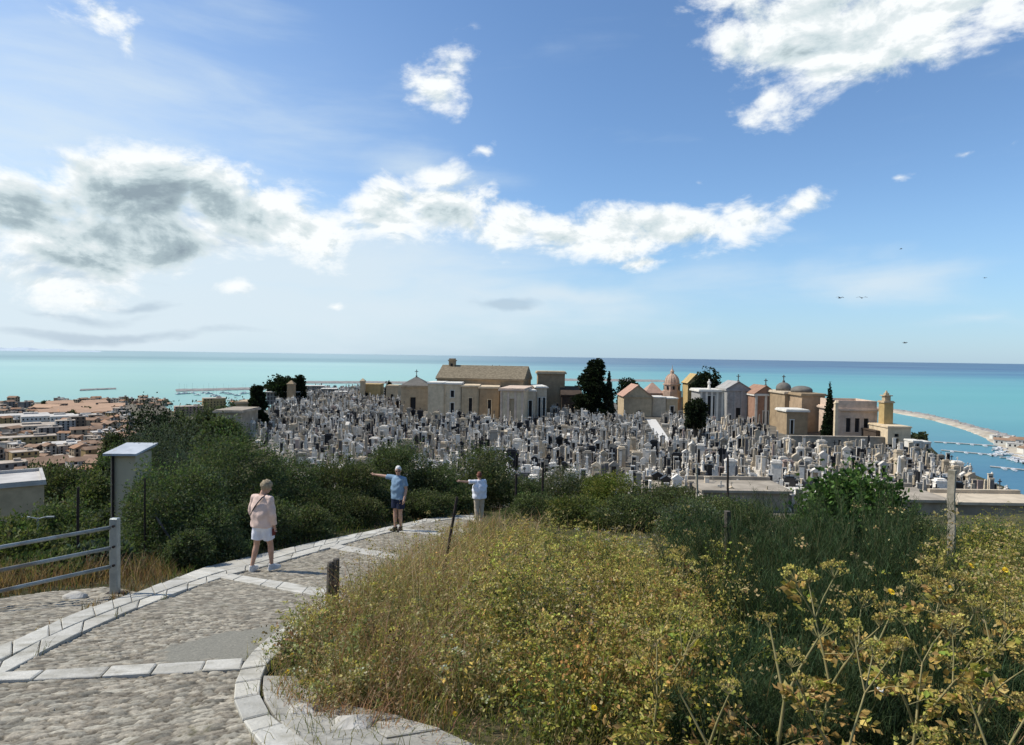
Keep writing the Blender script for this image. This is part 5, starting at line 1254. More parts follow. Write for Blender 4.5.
# 4. tall umbel plants in front
M_USTEM = mat_noise('umbel_stem', (.20, .19, .075, 1), (.30, .25, .11, 1), 9, .6, spec=.3)
def umbel_proto(seed, h):
    rg = np.random.default_rng(seed); st_ = MB(); U_, Lf = [], []
    def head(p, r, dirv):
        nr = int(rg.integers(11, 17)); p = Vector(p); hd_ = []
        for q in range(nr):
            a = rg.uniform(0, 6.28); rr_ = r * math.sqrt(rg.random())
            e = p + Vector((rr_ * math.cos(a), rr_ * math.sin(a), r * .75 - rr_ * rr_ / r * .45)) + Vector(dirv) * .02
            st_.tube([p, p.lerp(e, .6) + Vector((0, 0, -.004)), e], [.0018, .0014, .001], 3, caps=False)
            m_ = 11; P = np.array(e) + rg.normal(0, .0085, (m_, 3)) * np.array([1, 1, .45])
            hd_.append(leaf_quads(P, rg.uniform(.008, .016, m_), palette(m_, [(.44, .375, .10), (.36, .31, .085), (.50, .41, .13), (.30, .24, .08)], rg), rg, .9, .1))
        U_.append(join_np(hd_))
    def leafspray(p, dirv, L_, dryp):
        p = np.array(p); dirv = np.array(dirv); k = 9
        t_ = np.linspace(.25, 1, k); s_ = np.cross(dirv, [0, 0, 1.0]); s_ /= np.linalg.norm(s_) + 1e-6
        for j in range(k):
            for sg in (-1, 1):
                b0 = p + dirv * L_ * t_[j] + s_ * sg * L_ * .22 * (1.1 - t_[j]) + np.array([0, 0, -.16 * L_ * t_[j] ** 2])
                cols = [(.46, .32, .10), (.38, .24, .08), (.50, .38, .14), (.28, .17, .07)] if rg.random() < dryp + .2 else [(.30, .29, .055), (.36, .33, .075), (.20, .22, .045), (.42, .36, .10)]
                m_ = 3
                P = b0 + rg.normal(0, .012, (m_, 3)); dd = np.tile(s_ * sg * .8 + dirv * .7 + np.array([0, 0, -.15]), (m_, 1)) + rg.normal(0, .35, (m_, 3))
                Lf.append(leaf_quads(P, rg.uniform(.024, .056, m_), palette(m_, cols, rg), rg, .62, 0, dd))
        st_.tube([p, p + dirv * L_ * .5 + np.array([0, 0, -.03 * L_]), p + dirv * L_ + np.array([0, 0, -.16 * L_])], [.003, .002, .001], 3, caps=False)
    def grow(p, d, L_, r, lvl):
        p = Vector(p); d = Vector(d).normalized(); e = p + d * L_ + Vector((0, 0, .04 * L_)); mid = p.lerp(e, .5) + Vector(rg.normal(0, .02, 3)) * L_
        st_.tube([p, mid, e], [r, r * .85, r * .6], 5, caps=False)
        if lvl == 0 or (lvl == 1 and rg.random() < .3):
            head(e, rg.uniform(.045, .085), d)
            return
        leafspray(e, (d + Vector(rg.normal(0, .6, 3))).normalized(), rg.uniform(.13, .24), .45)
        if rg.random() < .9: leafspray(mid, (d * .4 + Vector((*rg.normal(0, .8, 2), -.1))).normalized(), rg.uniform(.12, .24), .65)
        nk = int(rg.integers(2, 4)); a0 = rg.uniform(0, 6.28)
        for q in range(nk):
            a = a0 + 6.28 * q / nk + rg.normal(0, .3); sp = rg.uniform(.45, .8)
            grow(e, d + Vector((math.cos(a) * sp, math.sin(a) * sp, .15)), L_ * rg.uniform(.5, .72), r * .58, lvl - 1)
    grow((0, 0, 0), (rg.normal(0, .12), rg.normal(0, .12), 1), h * .46, .012, 2)
    for q in range(4):
        a = rg.uniform(0, 6.28); leafspray((0, 0, h * rg.uniform(.12, .4)), Vector((math.cos(a), math.sin(a), .35)).normalized(), rg.uniform(.2, .34), .6)
    Vl, Fl, Cl = join_np(Lf)
    return [('stem', st_.mesh('umbel_stems', smooth=True)), ('leaves', np_mesh('umbel_leaves', Vl, Fl, attr=Cl))] + [('flower_head', np_mesh('umbel_head', *q[:2], attr=q[2])) for q in U_]
protosU = [umbel_proto(300 + i, 1.0) for i in range(6)]
for ms in protosU:
    for nm, me_ in ms: me_.materials.append(M_USTEM if nm == 'stem' else M_LEAF)
UMB = [(775, 562, 3.3, 'two-headed tall umbel plant rising in the middle before the dark fennel'), (814, 559, 3.6, 'tall umbel plant with a broad head before the dark fennel'), (877, 555, 4.0, 'tall umbel plant left of the single yellow flower'), (716, 630, 2.9, 'yellowing umbel plant low left of the dark gap'), (905, 600, 3.1, 'umbel plant with withered brown leaves below the yellow flower'), (868, 640, 2.6, 'thick green-stemmed umbel plant in the bottom middle'), (990, 640, 2.7, 'umbel plant spreading at the bottom right'), (960, 560, 4.2, 'umbel plant before the concrete post'), (1005, 545, 4.6, 'umbel plant at the right edge of the frame'), (690, 580, 4.2, 'umbel plant among yellow weeds left of the fennel'), (650, 600, 3.6, 'umbel plant in the middle of the yellow weeds'), (620, 565, 5.2, 'umbel plant on the upper slope of the mound'), (930, 540, 5.6, 'small umbel plant behind, at the fennel edge'), (980, 590, 3.4, 'umbel plant between two others at the right'), (920, 690, 2.3, 'umbel plant cut by the bottom edge, right of the thick stem'), (545, 575, 5.6, 'small umbel plant near the leaning rod'), (700, 545, 6.5, 'umbel plant on the skyline left of the dark post')]
for i, (px, yt, Y, lab) in enumerate(UMB):
    tp = at_y(px, yt, Y); z0 = tz(tp.x, Y); h = max(.5, tp.z - z0)
    ms = protosU[i % 6]; o = empty('umbel_plant', (tp.x, Y, z0 - .03), gr.uniform(0, 6.28), lab, 'plant', 'tall umbel plants')
    s_ = h / 1.02; o.scale = (s_ * .9, s_ * .9, s_)
    for nm, me_ in ms:
        c = bpy.data.objects.new(nm, me_); COL.objects.link(c); c.parent = o
# 5. daisies and other flowers
M_PETAL = mat_noise('yellow_petal', (.75, .52, .02, 1), (.85, .62, .04, 1), 20, .6); M_PETALW = mat_noise('white_petal', (.75, .74, .66, 1), (.82, .80, .74, 1), 20, .6); M_DISC = mat_noise('flower_disc', (.42, .24, .02, 1), (.5, .3, .03, 1), 40, .8)
def daisy(rad, mp_):
    st_ = MB(); st_.tube([(0, 0, -.32), (.015, .01, -.15), (0, 0, 0)], [.0025, .002, .0018], 4)
    pt = MB(); k = 12
    for q in range(k):
        a = 6.283 * q / k; c, s_ = math.cos(a), math.sin(a); n_ = (-s_ * rad * .22, c * rad * .22)
        pt.add([(0, 0, .002), (c * rad * .6 + n_[0], s_ * rad * .6 + n_[1], .008), (c * rad, s_ * rad, .004), (c * rad * .6 - n_[0], s_ * rad * .6 - n_[1], .008)], [(0, 1, 2, 3)])
    ds = MB(); ds.lathe([(rad * .3, 0), (rad * .26, .006), (rad * .1, .010)], (0, 0, .003), 8)
    return [('stem', st_.mesh('daisy_stem'), M_LEAF_STEM), ('petals', pt.mesh('daisy_petals'), mp_), ('disc', ds.mesh('daisy_disc'), M_DISC)]
DY = {'y': daisy(.024, M_PETAL), 'w': daisy(.016, M_PETALW)}
for k_ in DY:
    for nm, me_, m_ in DY[k_]: me_.materials.append(m_)
FL = [(891, 592, 3.2, 'y', .8, 'bright yellow flower standing out before the dark fennel'), (288, 672, 5.6, 'y', 1, 'yellow daisy at the grassy edge of the kerb'), (300, 651, 6.2, 'y', .9, 'upper yellow daisy at the kerb'), (292, 655, 6.0, 'y', .9, 'yellow daisy beside the upper one at the kerb'), (455, 714, 4.4, 'y', .8, 'yellow flower low in the brown grass'), (594, 708, 3.6, 'y', .8, 'yellow flower low left of the umbel plants'), (971, 566, 5.2, 'y', 1.1, 'yellow flower left of two at the right edge'), (1005, 570, 5.2, 'y', 1.1, 'yellow flower at the right edge'), (950, 588, 4.6, 'y', 1.0, 'yellow flower below the concrete post'), (391, 638, 6.4, 'w', 1, 'small white flower in the dry grass'), (366, 646, 6.2, 'w', 1, 'small white flower left of another in dry grass'), (306, 618, 7.6, 'w', 1.2, 'pale flower head by the wooden post'), (441, 672, 5.2, 'w', 1, 'small white flower in the rusty grass'), (880, 690, 2.9, 'w', 1, 'small white flower low right'), (906, 640, 3.2, 'y', .7, 'small yellow flower among withered umbel leaves')]
for px, py, Y, kk, s_, lab in FL:
    p_ = at_y(px, py, Y); o = empty('daisy', p_, gr.uniform(0, 6), lab, 'flower'); o.rotation_euler = (R(gr.uniform(30, 65)), 0, gr.uniform(-.5, .5)); o.scale = (s_,) * 3
    for nm, me_, m_ in DY[kk]:
        c = bpy.data.objects.new(nm, me_); COL.objects.link(c); c.parent = o

# ------------------------------------------------------------------ grass along the left kerb and over the bank
LEFT = np.array([tuple(p[:2]) for p in K_OUT] + [(-.6, 24), (-1, 32), (-14, 32), (-20, 14), (-16, 9)] + [tuple(p[:2]) for p in gpts([(-60, 625), (0, 598), (60, 590), (104, 586), (128, 588)])])
n0 = 60000
y = 7 + 24 * gr.random(n0) ** 1.4; x = gr.uniform(-1, .05, n0) * (y * .85 + 2)
d = -poly_dist(LEFT, x, y); k = d > .03
x, y, d = x[k], y[k], d[k]; n = len(x); z = gz(x, y); px, py = project(np.c_[x, y, z])
h = (.12 + .28 * sstep(0, 1.0, d)) * gr.uniform(.5, 1.3, n) * (1 - .5 * sstep(190, 260, px)); brown = (gr.random(n) < .8 * sstep(200, 150, px) + .15)[:, None]
c = np.where(brown, palette(n, [(.19, .105, .06), (.15, .085, .05), (.25, .165, .095), (.11, .08, .04)], gr), palette(n, [(.09, .11, .03), (.06, .08, .025), (.14, .14, .05)], gr))
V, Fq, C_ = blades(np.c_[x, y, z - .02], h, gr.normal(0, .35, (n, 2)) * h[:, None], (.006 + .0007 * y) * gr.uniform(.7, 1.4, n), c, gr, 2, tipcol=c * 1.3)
tag(link('bank_grass', np_mesh('bank_grass', V, Fq, attr=C_), M_DRY), 'reddish brown and green grass along the left kerb', 'grass', kind='stuff')
# a few yellow flowers on the bank, tufts in the cobbles and on the flagstones
n0 = 16000
y = gr.uniform(2.2, 9.5, n0); x = gr.uniform(-6, 1.6, n0)
cl = np.sin(x * 4.7 + 1.3 * np.sin(y * 3.1)) * np.sin(y * 5.3 + x * 2)
ap = np.array([tuple(p[:2]) for p in gpts([(262, 690), (300, 690), (470, 720), (480, 790), (320, 790), (268, 720)])])
k = ((poly_dist(ap, x, y) < .05) & (cl > .1)) | ((np.abs(poly_dist(np.array([tuple(p[:2]) for p in I_OUT] + [(2, 1), (2, 22)]), x, y)) < .09) & (cl > -.3)) | ((np.abs(poly_dist(PATH_POLY, x, y)) < .04) & (cl > .55))
x, y = x[k], y[k]; n = len(x); z = gz(x, y); h = gr.uniform(.04, .17, n); c = palette(n, [(.20, .17, .07), (.12, .13, .04), (.26, .20, .10)], gr)
V, Fq, C_ = blades(np.c_[x, y, z], h, gr.normal(0, .5, (n, 2)) * h[:, None], .006, c, gr, 2)
tag(link('tuft_grass', np_mesh('tuft_grass', V, Fq, attr=C_), M_DRY), 'small grass tufts in the joints of the stones', 'grass', kind='stuff')
# ------------------------------------------------------------------ gate, posts, lamp, birds
M_GALV = mat_noise('galvanised_steel', (.25, .275, .265, 1), (.36, .385, .37, 1), 5, .5, bump=.15, spec=.5, metal=.5, c3=(.19, .165, .13, 1))
M_POST = mat_noise('weathered_wood', (.055, .048, .038, 1), (.13, .115, .095, 1), 5, .95, bump=.6, bscale=30, c3=(.03, .027, .022, 1))
M_RUST = mat_noise('dark_rusty_iron', (.018, .015, .013, 1), (.045, .032, .025, 1), 12, .8, bump=.3)
M_CONCP = mat_noise('old_concrete', (.30, .265, .195, 1), (.42, .375, .285, 1), 4, .95, bump=.5, bscale=20, c3=(.15, .14, .10, 1))
g0 = on_ground(115, 594); z0 = g0.z
o = empty('field_gate', g0, 0, 'grey galvanised gate of three tubular rails on a flat steel post', 'gate')
top = at_y(115, 518, g0.y).z - z0
mb = MB(); mb.b0((0, 0, -.1), (.125, .09, top + .1)); mb.build('post', M_GALV, o, bevel=.012)
mb = MB(); mb.b0((0, 0, -.02), (.26, .22, .035)); mb.build('base_plate', M_RUST, o)
dr_ = Vector((-.64, -.77, 0)); L_ = 4.6
for yp in (527, 547.5, 566):
    zz = at_y(112, yp, g0.y).z - z0
    mb = MB(); mb.tube([Vector((-.05, -.03, zz)), dr_ * L_ * .5 + Vector((0, 0, zz - .01)), dr_ * L_ + Vector((0, 0, zz))], .027, 10); mb.build('rail', M_GALV, o, smooth=True)
    mb = MB(); mb.tube([Vector((.02, -.06, zz + .03)), Vector((.02, -.085, zz + .03))], .02, 6); mb.build('bolt', M_RUST, o)
q = dr_ * L_; mb = MB(); mb.b0((q.x, q.y, tz(g0.x + q.x, g0.y + q.y) - z0 - .1), (.12, .10, top + .35)); mb.build('post', M_GALV, o, bevel=.01)

def pole(name, p0, p1, r, mat, label, cat='pole', n=7, square=False, group=None):
    p0, p1 = Vector(p0), Vector(p1); v = p1 - p0
    o = empty(name, p0, 0, label, cat, group)
    mb = MB()
    k = 5; pts = [v * (i / k) + Vector((rnd.uniform(-1, 1), rnd.uniform(-1, 1), 0)) * r * .22 for i in range(k + 1)]
    if square: mb.tube(pts, r * 1.2, 4)
    else: mb.tube(pts, [r * (1 - .12 * i / k) for i in range(k + 1)], n)
    mb.build('shaft', mat, o)
    for zz in (() if square else (.55, .85)):
        tw = MB()
        c = v * zz; tw.tube([c + Vector((r * 1.35 * math.cos(a), r * 1.35 * math.sin(a), a * .004)) for a in np.linspace(0, 6.3, 9)], max(.004, r * .14), 4); tw.build('wire_tie', M_RUST, o)
    return o
def gp(px, py, Y):
    p = at_y(px, py, Y); return p
# split wooden post at the kerb
b_ = on_ground(333, 613); t_ = at_y(333, 559, b_.y); h_ = t_.z - b_.z
o = empty('wooden_post', b_, .2, 'weathered grey split wooden post standing in the grass at the kerb', 'post')
mb = MB(); mb.tube([(-.035, 0, -.2), (-.037, .005, h_ * .5), (-.03, 0, h_ * .9), (-.034, 0, h_ * .955)], [.052, .05, .048, .035], 7); mb.build('stake', M_POST, o)
mb = MB(); mb.tube([(.035, .012, -.2), (.034, .01, h_ * .5), (.037, .01, h_), (.037, .01, h_ * 1.01)], [.048, .046, .045, .03], 6); mb.build('stake', M_POST, o)
for zz in (.35, .82):
    mb = MB(); mb.tube([(.1 * math.cos(a), .07 * math.sin(a) + .005, h_ * zz + .004 * a) for a in np.linspace(0, 6.3, 12)], .004, 4); mb.build('wire_tie', M_RUST, o)
x_ = at_y(437, 560, 9.6).x; pole('iron_rod', (x_, 9.6, tz(x_, 9.6) - .2), at_y(457, 497, 9.8), .024, M_RUST, 'dark rusty iron rod leaning to the right beside the path', 'rod')
pole('concrete_post', (gp(952, 530, 11).x, 11, tz(gp(952, 530, 11).x, 11) - .2), gp(952, 470, 11), .062, M_CONCP, 'squared pale concrete post standing at the right of the mound', 'post', square=True)
x_ = gp(728, 540, 8.8).x; pole('wooden_post', (x_, 8.8, tz(x_, 8.8) - .1), gp(728, 511, 8.8), .05, M_POST, 'dark wooden post sunk in the weeds left of the fennel', 'post')
for (px, yb, yt, Y, r, m_, lab) in [(697, 520, 464, 24, .05, M_CONCP, 'thin grey fence pole before the concrete roof, left of a pair'), (728, 520, 456, 24, .045, M_RUST, 'thin grey fence pole before the concrete roof, right of a pair'), (516, 512, 474, 24, .05, M_RUST, 'dark thin stake right of the woman in white'), (543, 512, 468, 25, .05, M_RUST, 'dark thin stake before the spreading shrub'), (78, 585, 487, 12.4, .028, M_RUST, 'tall thin dark pole behind the gate rails'), (145, 590, 478, 14.2, .022, M_RUST, 'thin dark pole among the shrubs right of the gate post')]:
    x_ = gp(px, yb, Y).x; pole('fence_pole', (x_, Y, tz(x_, Y) - .3), gp(px, yt, Y), r, m_, lab)
b_ = on_ground(191, 566); pole('leaning_stick', b_ + Vector((0, 0, -.1)), at_y(156, 517, b_.y), .022, M_POST, 'grey stick leaning left against the shrubs near the kerb', 'stick')
M_STONE = mat_noise('field_stone', (.36, .34, .29, 1), (.50, .48, .43, 1), 6, .9, bump=.5, c3=(.25, .23, .18, 1))
# low stones in the grass by the gate
for i, (px, py, s_) in enumerate([(75, 597, .13), (303, 712, .09), (352, 726, .11)]):
    b_ = on_ground(px, py); mb = MB(); bm = bmesh.new(); bmesh.ops.create_icosphere(bm, subdivisions=3, radius=1)
    for v in bm.verts: v.co = Vector((v.co.x * s_ * 1.3, v.co.y * s_, v.co.z * s_ * .55)) * (1 + .15 * math.sin(v.co.x * 4 + i) * math.cos(v.co.y * 5))
    me = bpy.data.meshes.new('stone'); bm.to_mesh(me); bm.free()
    o = link('stone', me, M_STONE); o.location = b_; tag(o, ['pale stone in the brown grass beside the gate', 'small pale stone on the flagstones by the kerb', 'pale stone between the overgrown flagstones'][i], 'stone')
# street lamp in the valley
x_ = gp(38, 530, 34).x; zt = gp(38, 518, 34).z; zg = tz(x_, 34)
o = empty('street_lamp', (x_, 34, zg), R(8), 'grey street lamp with two arms beyond the gate', 'street lamp'); hh = zt - zg
mb = MB(); mb.tube([(0, 0, -.2), (0, 0, hh * .5), (0, 0, hh)], [.09, .07, .055], 8); mb.build('pole', M_GALV, o)
for s_ in (-1, 1):
    mb = MB(); mb.tube([(0, 0, hh - .05), (s_ * .28, 0, hh + .03), (s_ * .42, 0, hh + .04)], .035, 6); mb.build('arm', M_GALV, o)
    mb = MB(); mb.box((s_ * .58, 0, hh + .045), (.40, .16, .07)); mb.build('lamp_head', M_GALV, o)
# birds
M_BIRD = mat_noise('bird_plumage', (.05, .05, .055, 1), (.10, .10, .10, 1), 6, .8)
for i, (px, py, Y, s_, rz, lab) in enumerate([(840, 298, 70, .55, .3, 'dark gull gliding, left of the pair above the sea'), (862, 298, 72, .6, -.2, 'dark gull gliding, right of the pair above the sea'), (901, 249, 110, .5, .9, 'tiny bird high above the pale lens cloud'), (905, 343, 75, .5, .5, 'bird low over the horizon at the right'), (985, 278, 120, .5, .2, 'tiny bird at the far right of the sky')]):
    p_ = at_y(px, py, Y); o = empty('gull', p_, rz, lab, 'bird'); o.scale = (s_,) * 3
    mb = MB(); mb.tube([(0, -.42, 0), (0, -.3, .02), (0, -.12, .03), (0, .1, .02), (0, .32, 0), (0, .5, .01)], [.02, .06, .09, .10, .05, .03], 8); mb.build('body', M_BIRD, o, smooth=True)
    for sg in (-1, 1):
        mb = MB(); P_ = [(sg * .05, -.14, .05), (sg * .45, -.20, .24), (sg * 1.0, -.02, .10), (sg * 1.02, .04, .10), (sg * .45, .07, .22), (sg * .05, .14, .05)]
        mb.add(P_ + [(x, y, z - .025) for x, y, z in P_], [(0, 1, 4, 5), (1, 2, 3, 4), (6, 11, 10, 7), (7, 10, 9, 8), (0, 6, 7, 1), (1, 7, 8, 2), (2, 8, 9, 3), (3, 9, 10, 4), (4, 10, 11, 5), (5, 11, 6, 0)]); mb.build('wing', M_BIRD, o)
# ------------------------------------------------------------------ people
def ell_tube(mb, rows, n=14):
    """rows: (x,y,z,rx,ry) stacked ellipses"""
    b = len(mb.v)
    for x, y, z, rx, ry in rows:
        for k in range(n):
            a = 2 * math.pi * k / n
            c, s_ = math.cos(a), math.sin(a)
            mb.v.append(Vector((x + rx * math.copysign(abs(c) ** .85, c), y + ry * math.copysign(abs(s_) ** .85, s_), z)))
    for i in range(len(rows) - 1):
        for k in range(n):
            mb.f.append((b + i*n + k, b + i*n + (k+1) % n, b + (i+1)*n + (k+1) % n, b + (i+1)*n + k)); mb.m.append(0)
    mb.f.append(tuple(b + k for k in reversed(range(n)))); mb.m.append(0)
    e = b + (len(rows) - 1) * n; mb.f.append(tuple(e + k for k in range(n))); mb.m.append(0)
def ball(mb, c, r, M=None, n=12, m_=9):
    b = len(mb.v); c = Vector(c)
    for i in range(m_ + 1):
        t = math.pi * i / m_
        for k in range(n):
            a = 2 * math.pi * k / n
            p = Vector((r[0] * math.sin(t) * math.cos(a), r[1] * math.sin(t) * math.sin(a), -r[2] * math.cos(t)))
            if M is not None: p = M @ p
            mb.v.append(c + p)
    for i in range(m_):
        for k in range(n):
            mb.f.append((b + i*n + k, b + i*n + (k+1) % n, b + (i+1)*n + (k+1) % n, b + (i+1)*n + k)); mb.m.append(0)
def remesh(mb, name, vox, mat, parent, wrinkle=0.0, seed=0, smooth_it=4):
    me = mb.mesh(name)
    o = bpy.data.objects.new('tmp', me); COL.objects.link(o)
    md = o.modifiers.new('r', 'REMESH'); md.mode = 'VOXEL'; md.voxel_size = vox
    sm = o.modifiers.new('s', 'SMOOTH'); sm.iterations = smooth_it; sm.factor = .5
    dg = bpy.context.evaluated_depsgraph_get(); dg.update()
    me2 = bpy.data.meshes.new_from_object(o.evaluated_get(dg)); me2.name = name
    bpy.data.objects.remove(o)
    if wrinkle:
        for v in me2.vertices:
            c = v.co
            s_ = math.sin(c.z * 38 + 3 * math.sin(c.x * 11 + seed) + seed) * .6 + math.sin(c.x * 30 - c.z * 17 + 2 * math.sin(c.y * 13)) * .5
            v.co = c + v.normal * wrinkle * s_
    me2.polygons.foreach_set('use_smooth', [True] * len(me2.polygons))
    return link(name, me2, mat, parent)
def hand(mb, w, d, up, curl=.5, point=False):
    """palm and five fingers from wrist w, along d; up = thumb side"""
    w, d, up = Vector(w), Vector(d).normalized(), Vector(up).normalized(); side = up; nrm = d.cross(up).normalized()
    pe = w + d * .085
    mb.tube([w, w + d * .03, pe], [.027, .033, .030], 8)
    for k in range(4):
        r0 = pe + side * (.026 - .0175 * k) - d * .012
        L = [.072, .08, .074, .058][k]; cu = curl if not (point and k == 0) else .05
        p1 = r0 + d * L * .45 + nrm * L * .12 * cu; p2 = p1 + (d * (1 - cu * .7) + nrm * cu).normalized() * L * .32; p3 = p2 + (d * (1 - cu * 1.2) + nrm * cu * 1.3).normalized() * L * .26
        mb.tube([r0, p1, p2, p3], [.0105, .010, .009, .0075], 6)
    t0 = w + d * .03 + side * .025
    mb.tube([t0, t0 + d * .03 + side * .022, t0 + d * .062 + side * .026 + nrm * .01], [.013, .011, .009], 6)
SKIN = mat_noise('tanned_skin', (.40, .235, .16, 1), (.47, .29, .205, 1), 14, .55, spec=.35)
def cloth(name, c, k=.1): return mat_noise(name, (*[q * (1 - k) for q in c], 1), (*[min(1, q * (1 + k)) for q in c], 1), 6, .9, bump=.25, bscale=140, spec=.1)
def person(foot, height, rz, label, legs, arms, head_yaw, head_pitch, shirt, short, hair, shoes, female=False, long_sleeve=False, trousers=False, build=1.0, extras=()):
    o = empty('person', foot, rz, label, 'person'); s_ = height / 1.76; o.scale = (s_, s_, s_)
    B = MB()
    hp = [Vector((-.09, 0, .90)), Vector((.09, 0, .90))]
    lean = 0.0
    ell_tube(B, [(0, 0, .80, .13, .10), (0, 0, .90, .165, .115), (0, 0, .98, .16, .11), (0, 0, 1.08, .145 * build, .105 * build), (0, .005, 1.2, .158, .11), (0, .005, 1.32, .17, .115), (0, 0, 1.41, .165, .095), (0, 0, 1.46, .10, .07), (0, 0, 1.49, .055, .055)])
    for i in (0, 1):
        kn, an, toe = legs[i]
        kn, an = Vector(kn), Vector(an)
        B.tube([hp[i] + Vector((0, 0, .02)), hp[i].lerp(kn, .4), hp[i].lerp(kn, .85), kn, kn.lerp(an, .3), kn.lerp(an, .75), an], [.092, .082, .06, .054, .058, .040, .035], 12)
        tv = Vector(toe); B.tube([an + Vector((0, 0, .01)) - tv * .03, an + tv * .05 + Vector((0, 0, -.035)), an + tv * .15 + Vector((0, 0, -.05))], [.036, .036, .026], 8)
        el, wr, hd, up, cu, pt = arms[i]
        sh = Vector((-.185 if i == 0 else .185, 0, 1.415)); el, wr = Vector(el), Vector(wr)
        B.tube([sh * .75 + Vector((0, 0, .355)), sh, sh.lerp(el, .5), el, el.lerp(wr, .35), wr], [.055, .056, .047, .040, .040, .027], 10)
        hand(B, wr, hd, up, cu, pt)
    Mh = Matrix.Rotation(head_yaw, 3, 'Z') @ Matrix.Rotation(head_pitch, 3, 'X')
    hc = Vector((0, .012, 1.505)) + Mh @ Vector((0, .018, .125))
    B.tube([(0, 0, 1.44), (0, .01, 1.5), hc + Mh @ Vector((0, -.015, -.05))], [.062, .055, .055], 10)
    ball(B, hc, (.076, .094, .115), Mh); ball(B, hc + Mh @ Vector((0, .035, -.06)), (.055, .058, .058), Mh)
    ball(B, hc + Mh @ Vector((0, .098, -.012)), (.013, .02, .022), Mh, 8, 6)
    for sx in (-1, 1): ball(B, hc + Mh @ Vector((sx * .078, -.005, -.005)), (.012, .022, .032), Mh, 8, 6)
    for sx in (-1, 1): ball(B, hc + Mh @ Vector((sx * .032, .082, .012)), (.018, .012, .008), Mh, 8, 6)
    body = remesh(B, 'body', .0085, SKIN, o, smooth_it=2)
    ey = MB()
    for sx in (-1, 1): ball(ey, hc + Mh @ Vector((sx * .032, .091, .004)), (.009, .006, .006), Mh, 8, 6)
    ey.build('eyes', M_ST['black'], body)
    mo = MB(); ball(mo, hc + Mh @ Vector((0, .088, -.062)), (.024, .008, .006), Mh, 8, 6); mo.build('mouth', mat_noise('lips', (.30, .12, .10, 1), (.34, .15, .12, 1), 20, .5), body)
    # shirt
    S_ = MB(); w = 1.0 + (.30 if female else .16 if long_sleeve else .05); hem = .82 if female else .86
    ell_tube(S_, [(0, 0, hem, .195 * w, .150 * w), (0, 0, hem + .03, .20 * w, .152 * w), (0, 0, 1.0, .19 * w, .148 * w), (0, .0, 1.12, .185 * w * build, .145 * w * build), (0, .005, 1.25, .192 * w, .142 * w), (0, .005, 1.36, .196, .130), (0, 0, 1.435, .175, .095), (0, 0, 1.475, .085, .075)])
    for i in (0, 1):
        el, wr = Vector(arms[i][0]), Vector(arms[i][1]); sh = Vector((-.185 if i == 0 else .185, 0, 1.415))
        if long_sleeve: S_.tube([sh * .6 + Vector((0, 0, .566)), sh, sh.lerp(el, .5), el, el.lerp(wr, .5), el.lerp(wr, .88)], [.07, .08, .074, .070, .064, .052], 12)
        else: S_.tube([sh * .6 + Vector((0, 0, .566)), sh, sh.lerp(el, .35), sh.lerp(el, .85 if female else .68)], [.07, .076, .074, .074], 12)
    sh_o = remesh(S_, 'shirt', .012, shirt, o, .006, 1, 3)
    if long_sleeve is False and not female:
        cl = MB(); cl.tube([(.07 * math.cos(a), .06 * math.sin(a) + .005, 1.478 + .012 * math.sin(a)) for a in np.linspace(0, 6.283, 15)], .014, 6); cl.build('collar', shirt, sh_o, smooth=True)
    # shorts or trousers
    T_ = MB(); ell_tube(T_, [(0, 0, .80, .165, .128), (0, 0, .90, .185, .138), (0, 0, 1.0, .175, .130), (0, 0, 1.03, .165, .122)])
    for i in (0, 1):
        kn, an = Vector(legs[i][0]), Vector(legs[i][1])
        if trousers: T_.tube([hp[i], hp[i].lerp(kn, .5), kn, kn.lerp(an, .5), kn.lerp(an, .95)], [.115, .105, .085, .078, .075], 12)
        else: T_.tube([hp[i] + Vector((0, 0, -.02)), hp[i].lerp(kn, .4), hp[i].lerp(kn, .72)], [.118, .116, .112], 12)
    remesh(T_, 'trousers' if trousers else 'shorts', .012, short, o, .004, 3, 2)
    for i in (0, 1):
        an, tv = Vector(legs[i][1]), Vector(legs[i][2]); F_ = MB(); c = an - Vector((0, 0, an.z - .0))
        zf = an.z - .085
        ell_tube(F_, [(0, .06, 0, .046, .135), (0, .06, .02, .048, .138), (0, .055, .05, .046, .125), (0, .01, .085, .042, .07), (0, -.01, .105, .04, .052)])
        aa = math.atan2(-tv.x, tv.y); so = F_.build('shoe', shoes, o, smooth=True); so.location = (an.x, an.y, zf); so.rotation_euler = (0, 0, aa)
        sl = MB(); ell_tube(sl, [(0, .06, -.012, .05, .14), (0, .06, .012, .051, .141)]); sl.build('sole', M_ST['white'] if shoes.name.startswith('white') else M_ST['black'], so)
    # hair
    H_ = MB(); ball(H_, hc + Mh @ Vector((0, -.012, .022)), (.095, .106, .112) if long_sleeve else (.084, .098, .108), Mh, 18, 14)
    me = H_.mesh('hair')
    for v in me.vertices:
        l = Mh.transposed() @ (v.co - hc)
        lim = -.055 if female else -.02
        if l.y > .035 and l.z < .055: l = l * .86
        elif l.z < lim and not female: l = l * .88
        if female and l.z < 0 and l.y < .04: l = Vector((l.x * 1.22, l.y * 1.12, l.z * 1.22))
        k = .006 * math.sin(l.x * 110 + l.z * 70) * math.cos(l.y * 100 + l.z * 60) * (2.2 if long_sleeve else 1) + (.008 if long_sleeve else 0)
        v.co = hc + Mh @ (l * (1 + k / .1))
    me.polygons.foreach_set('use_smooth', [True] * len(me.polygons)); link('hair', me, hair, o)
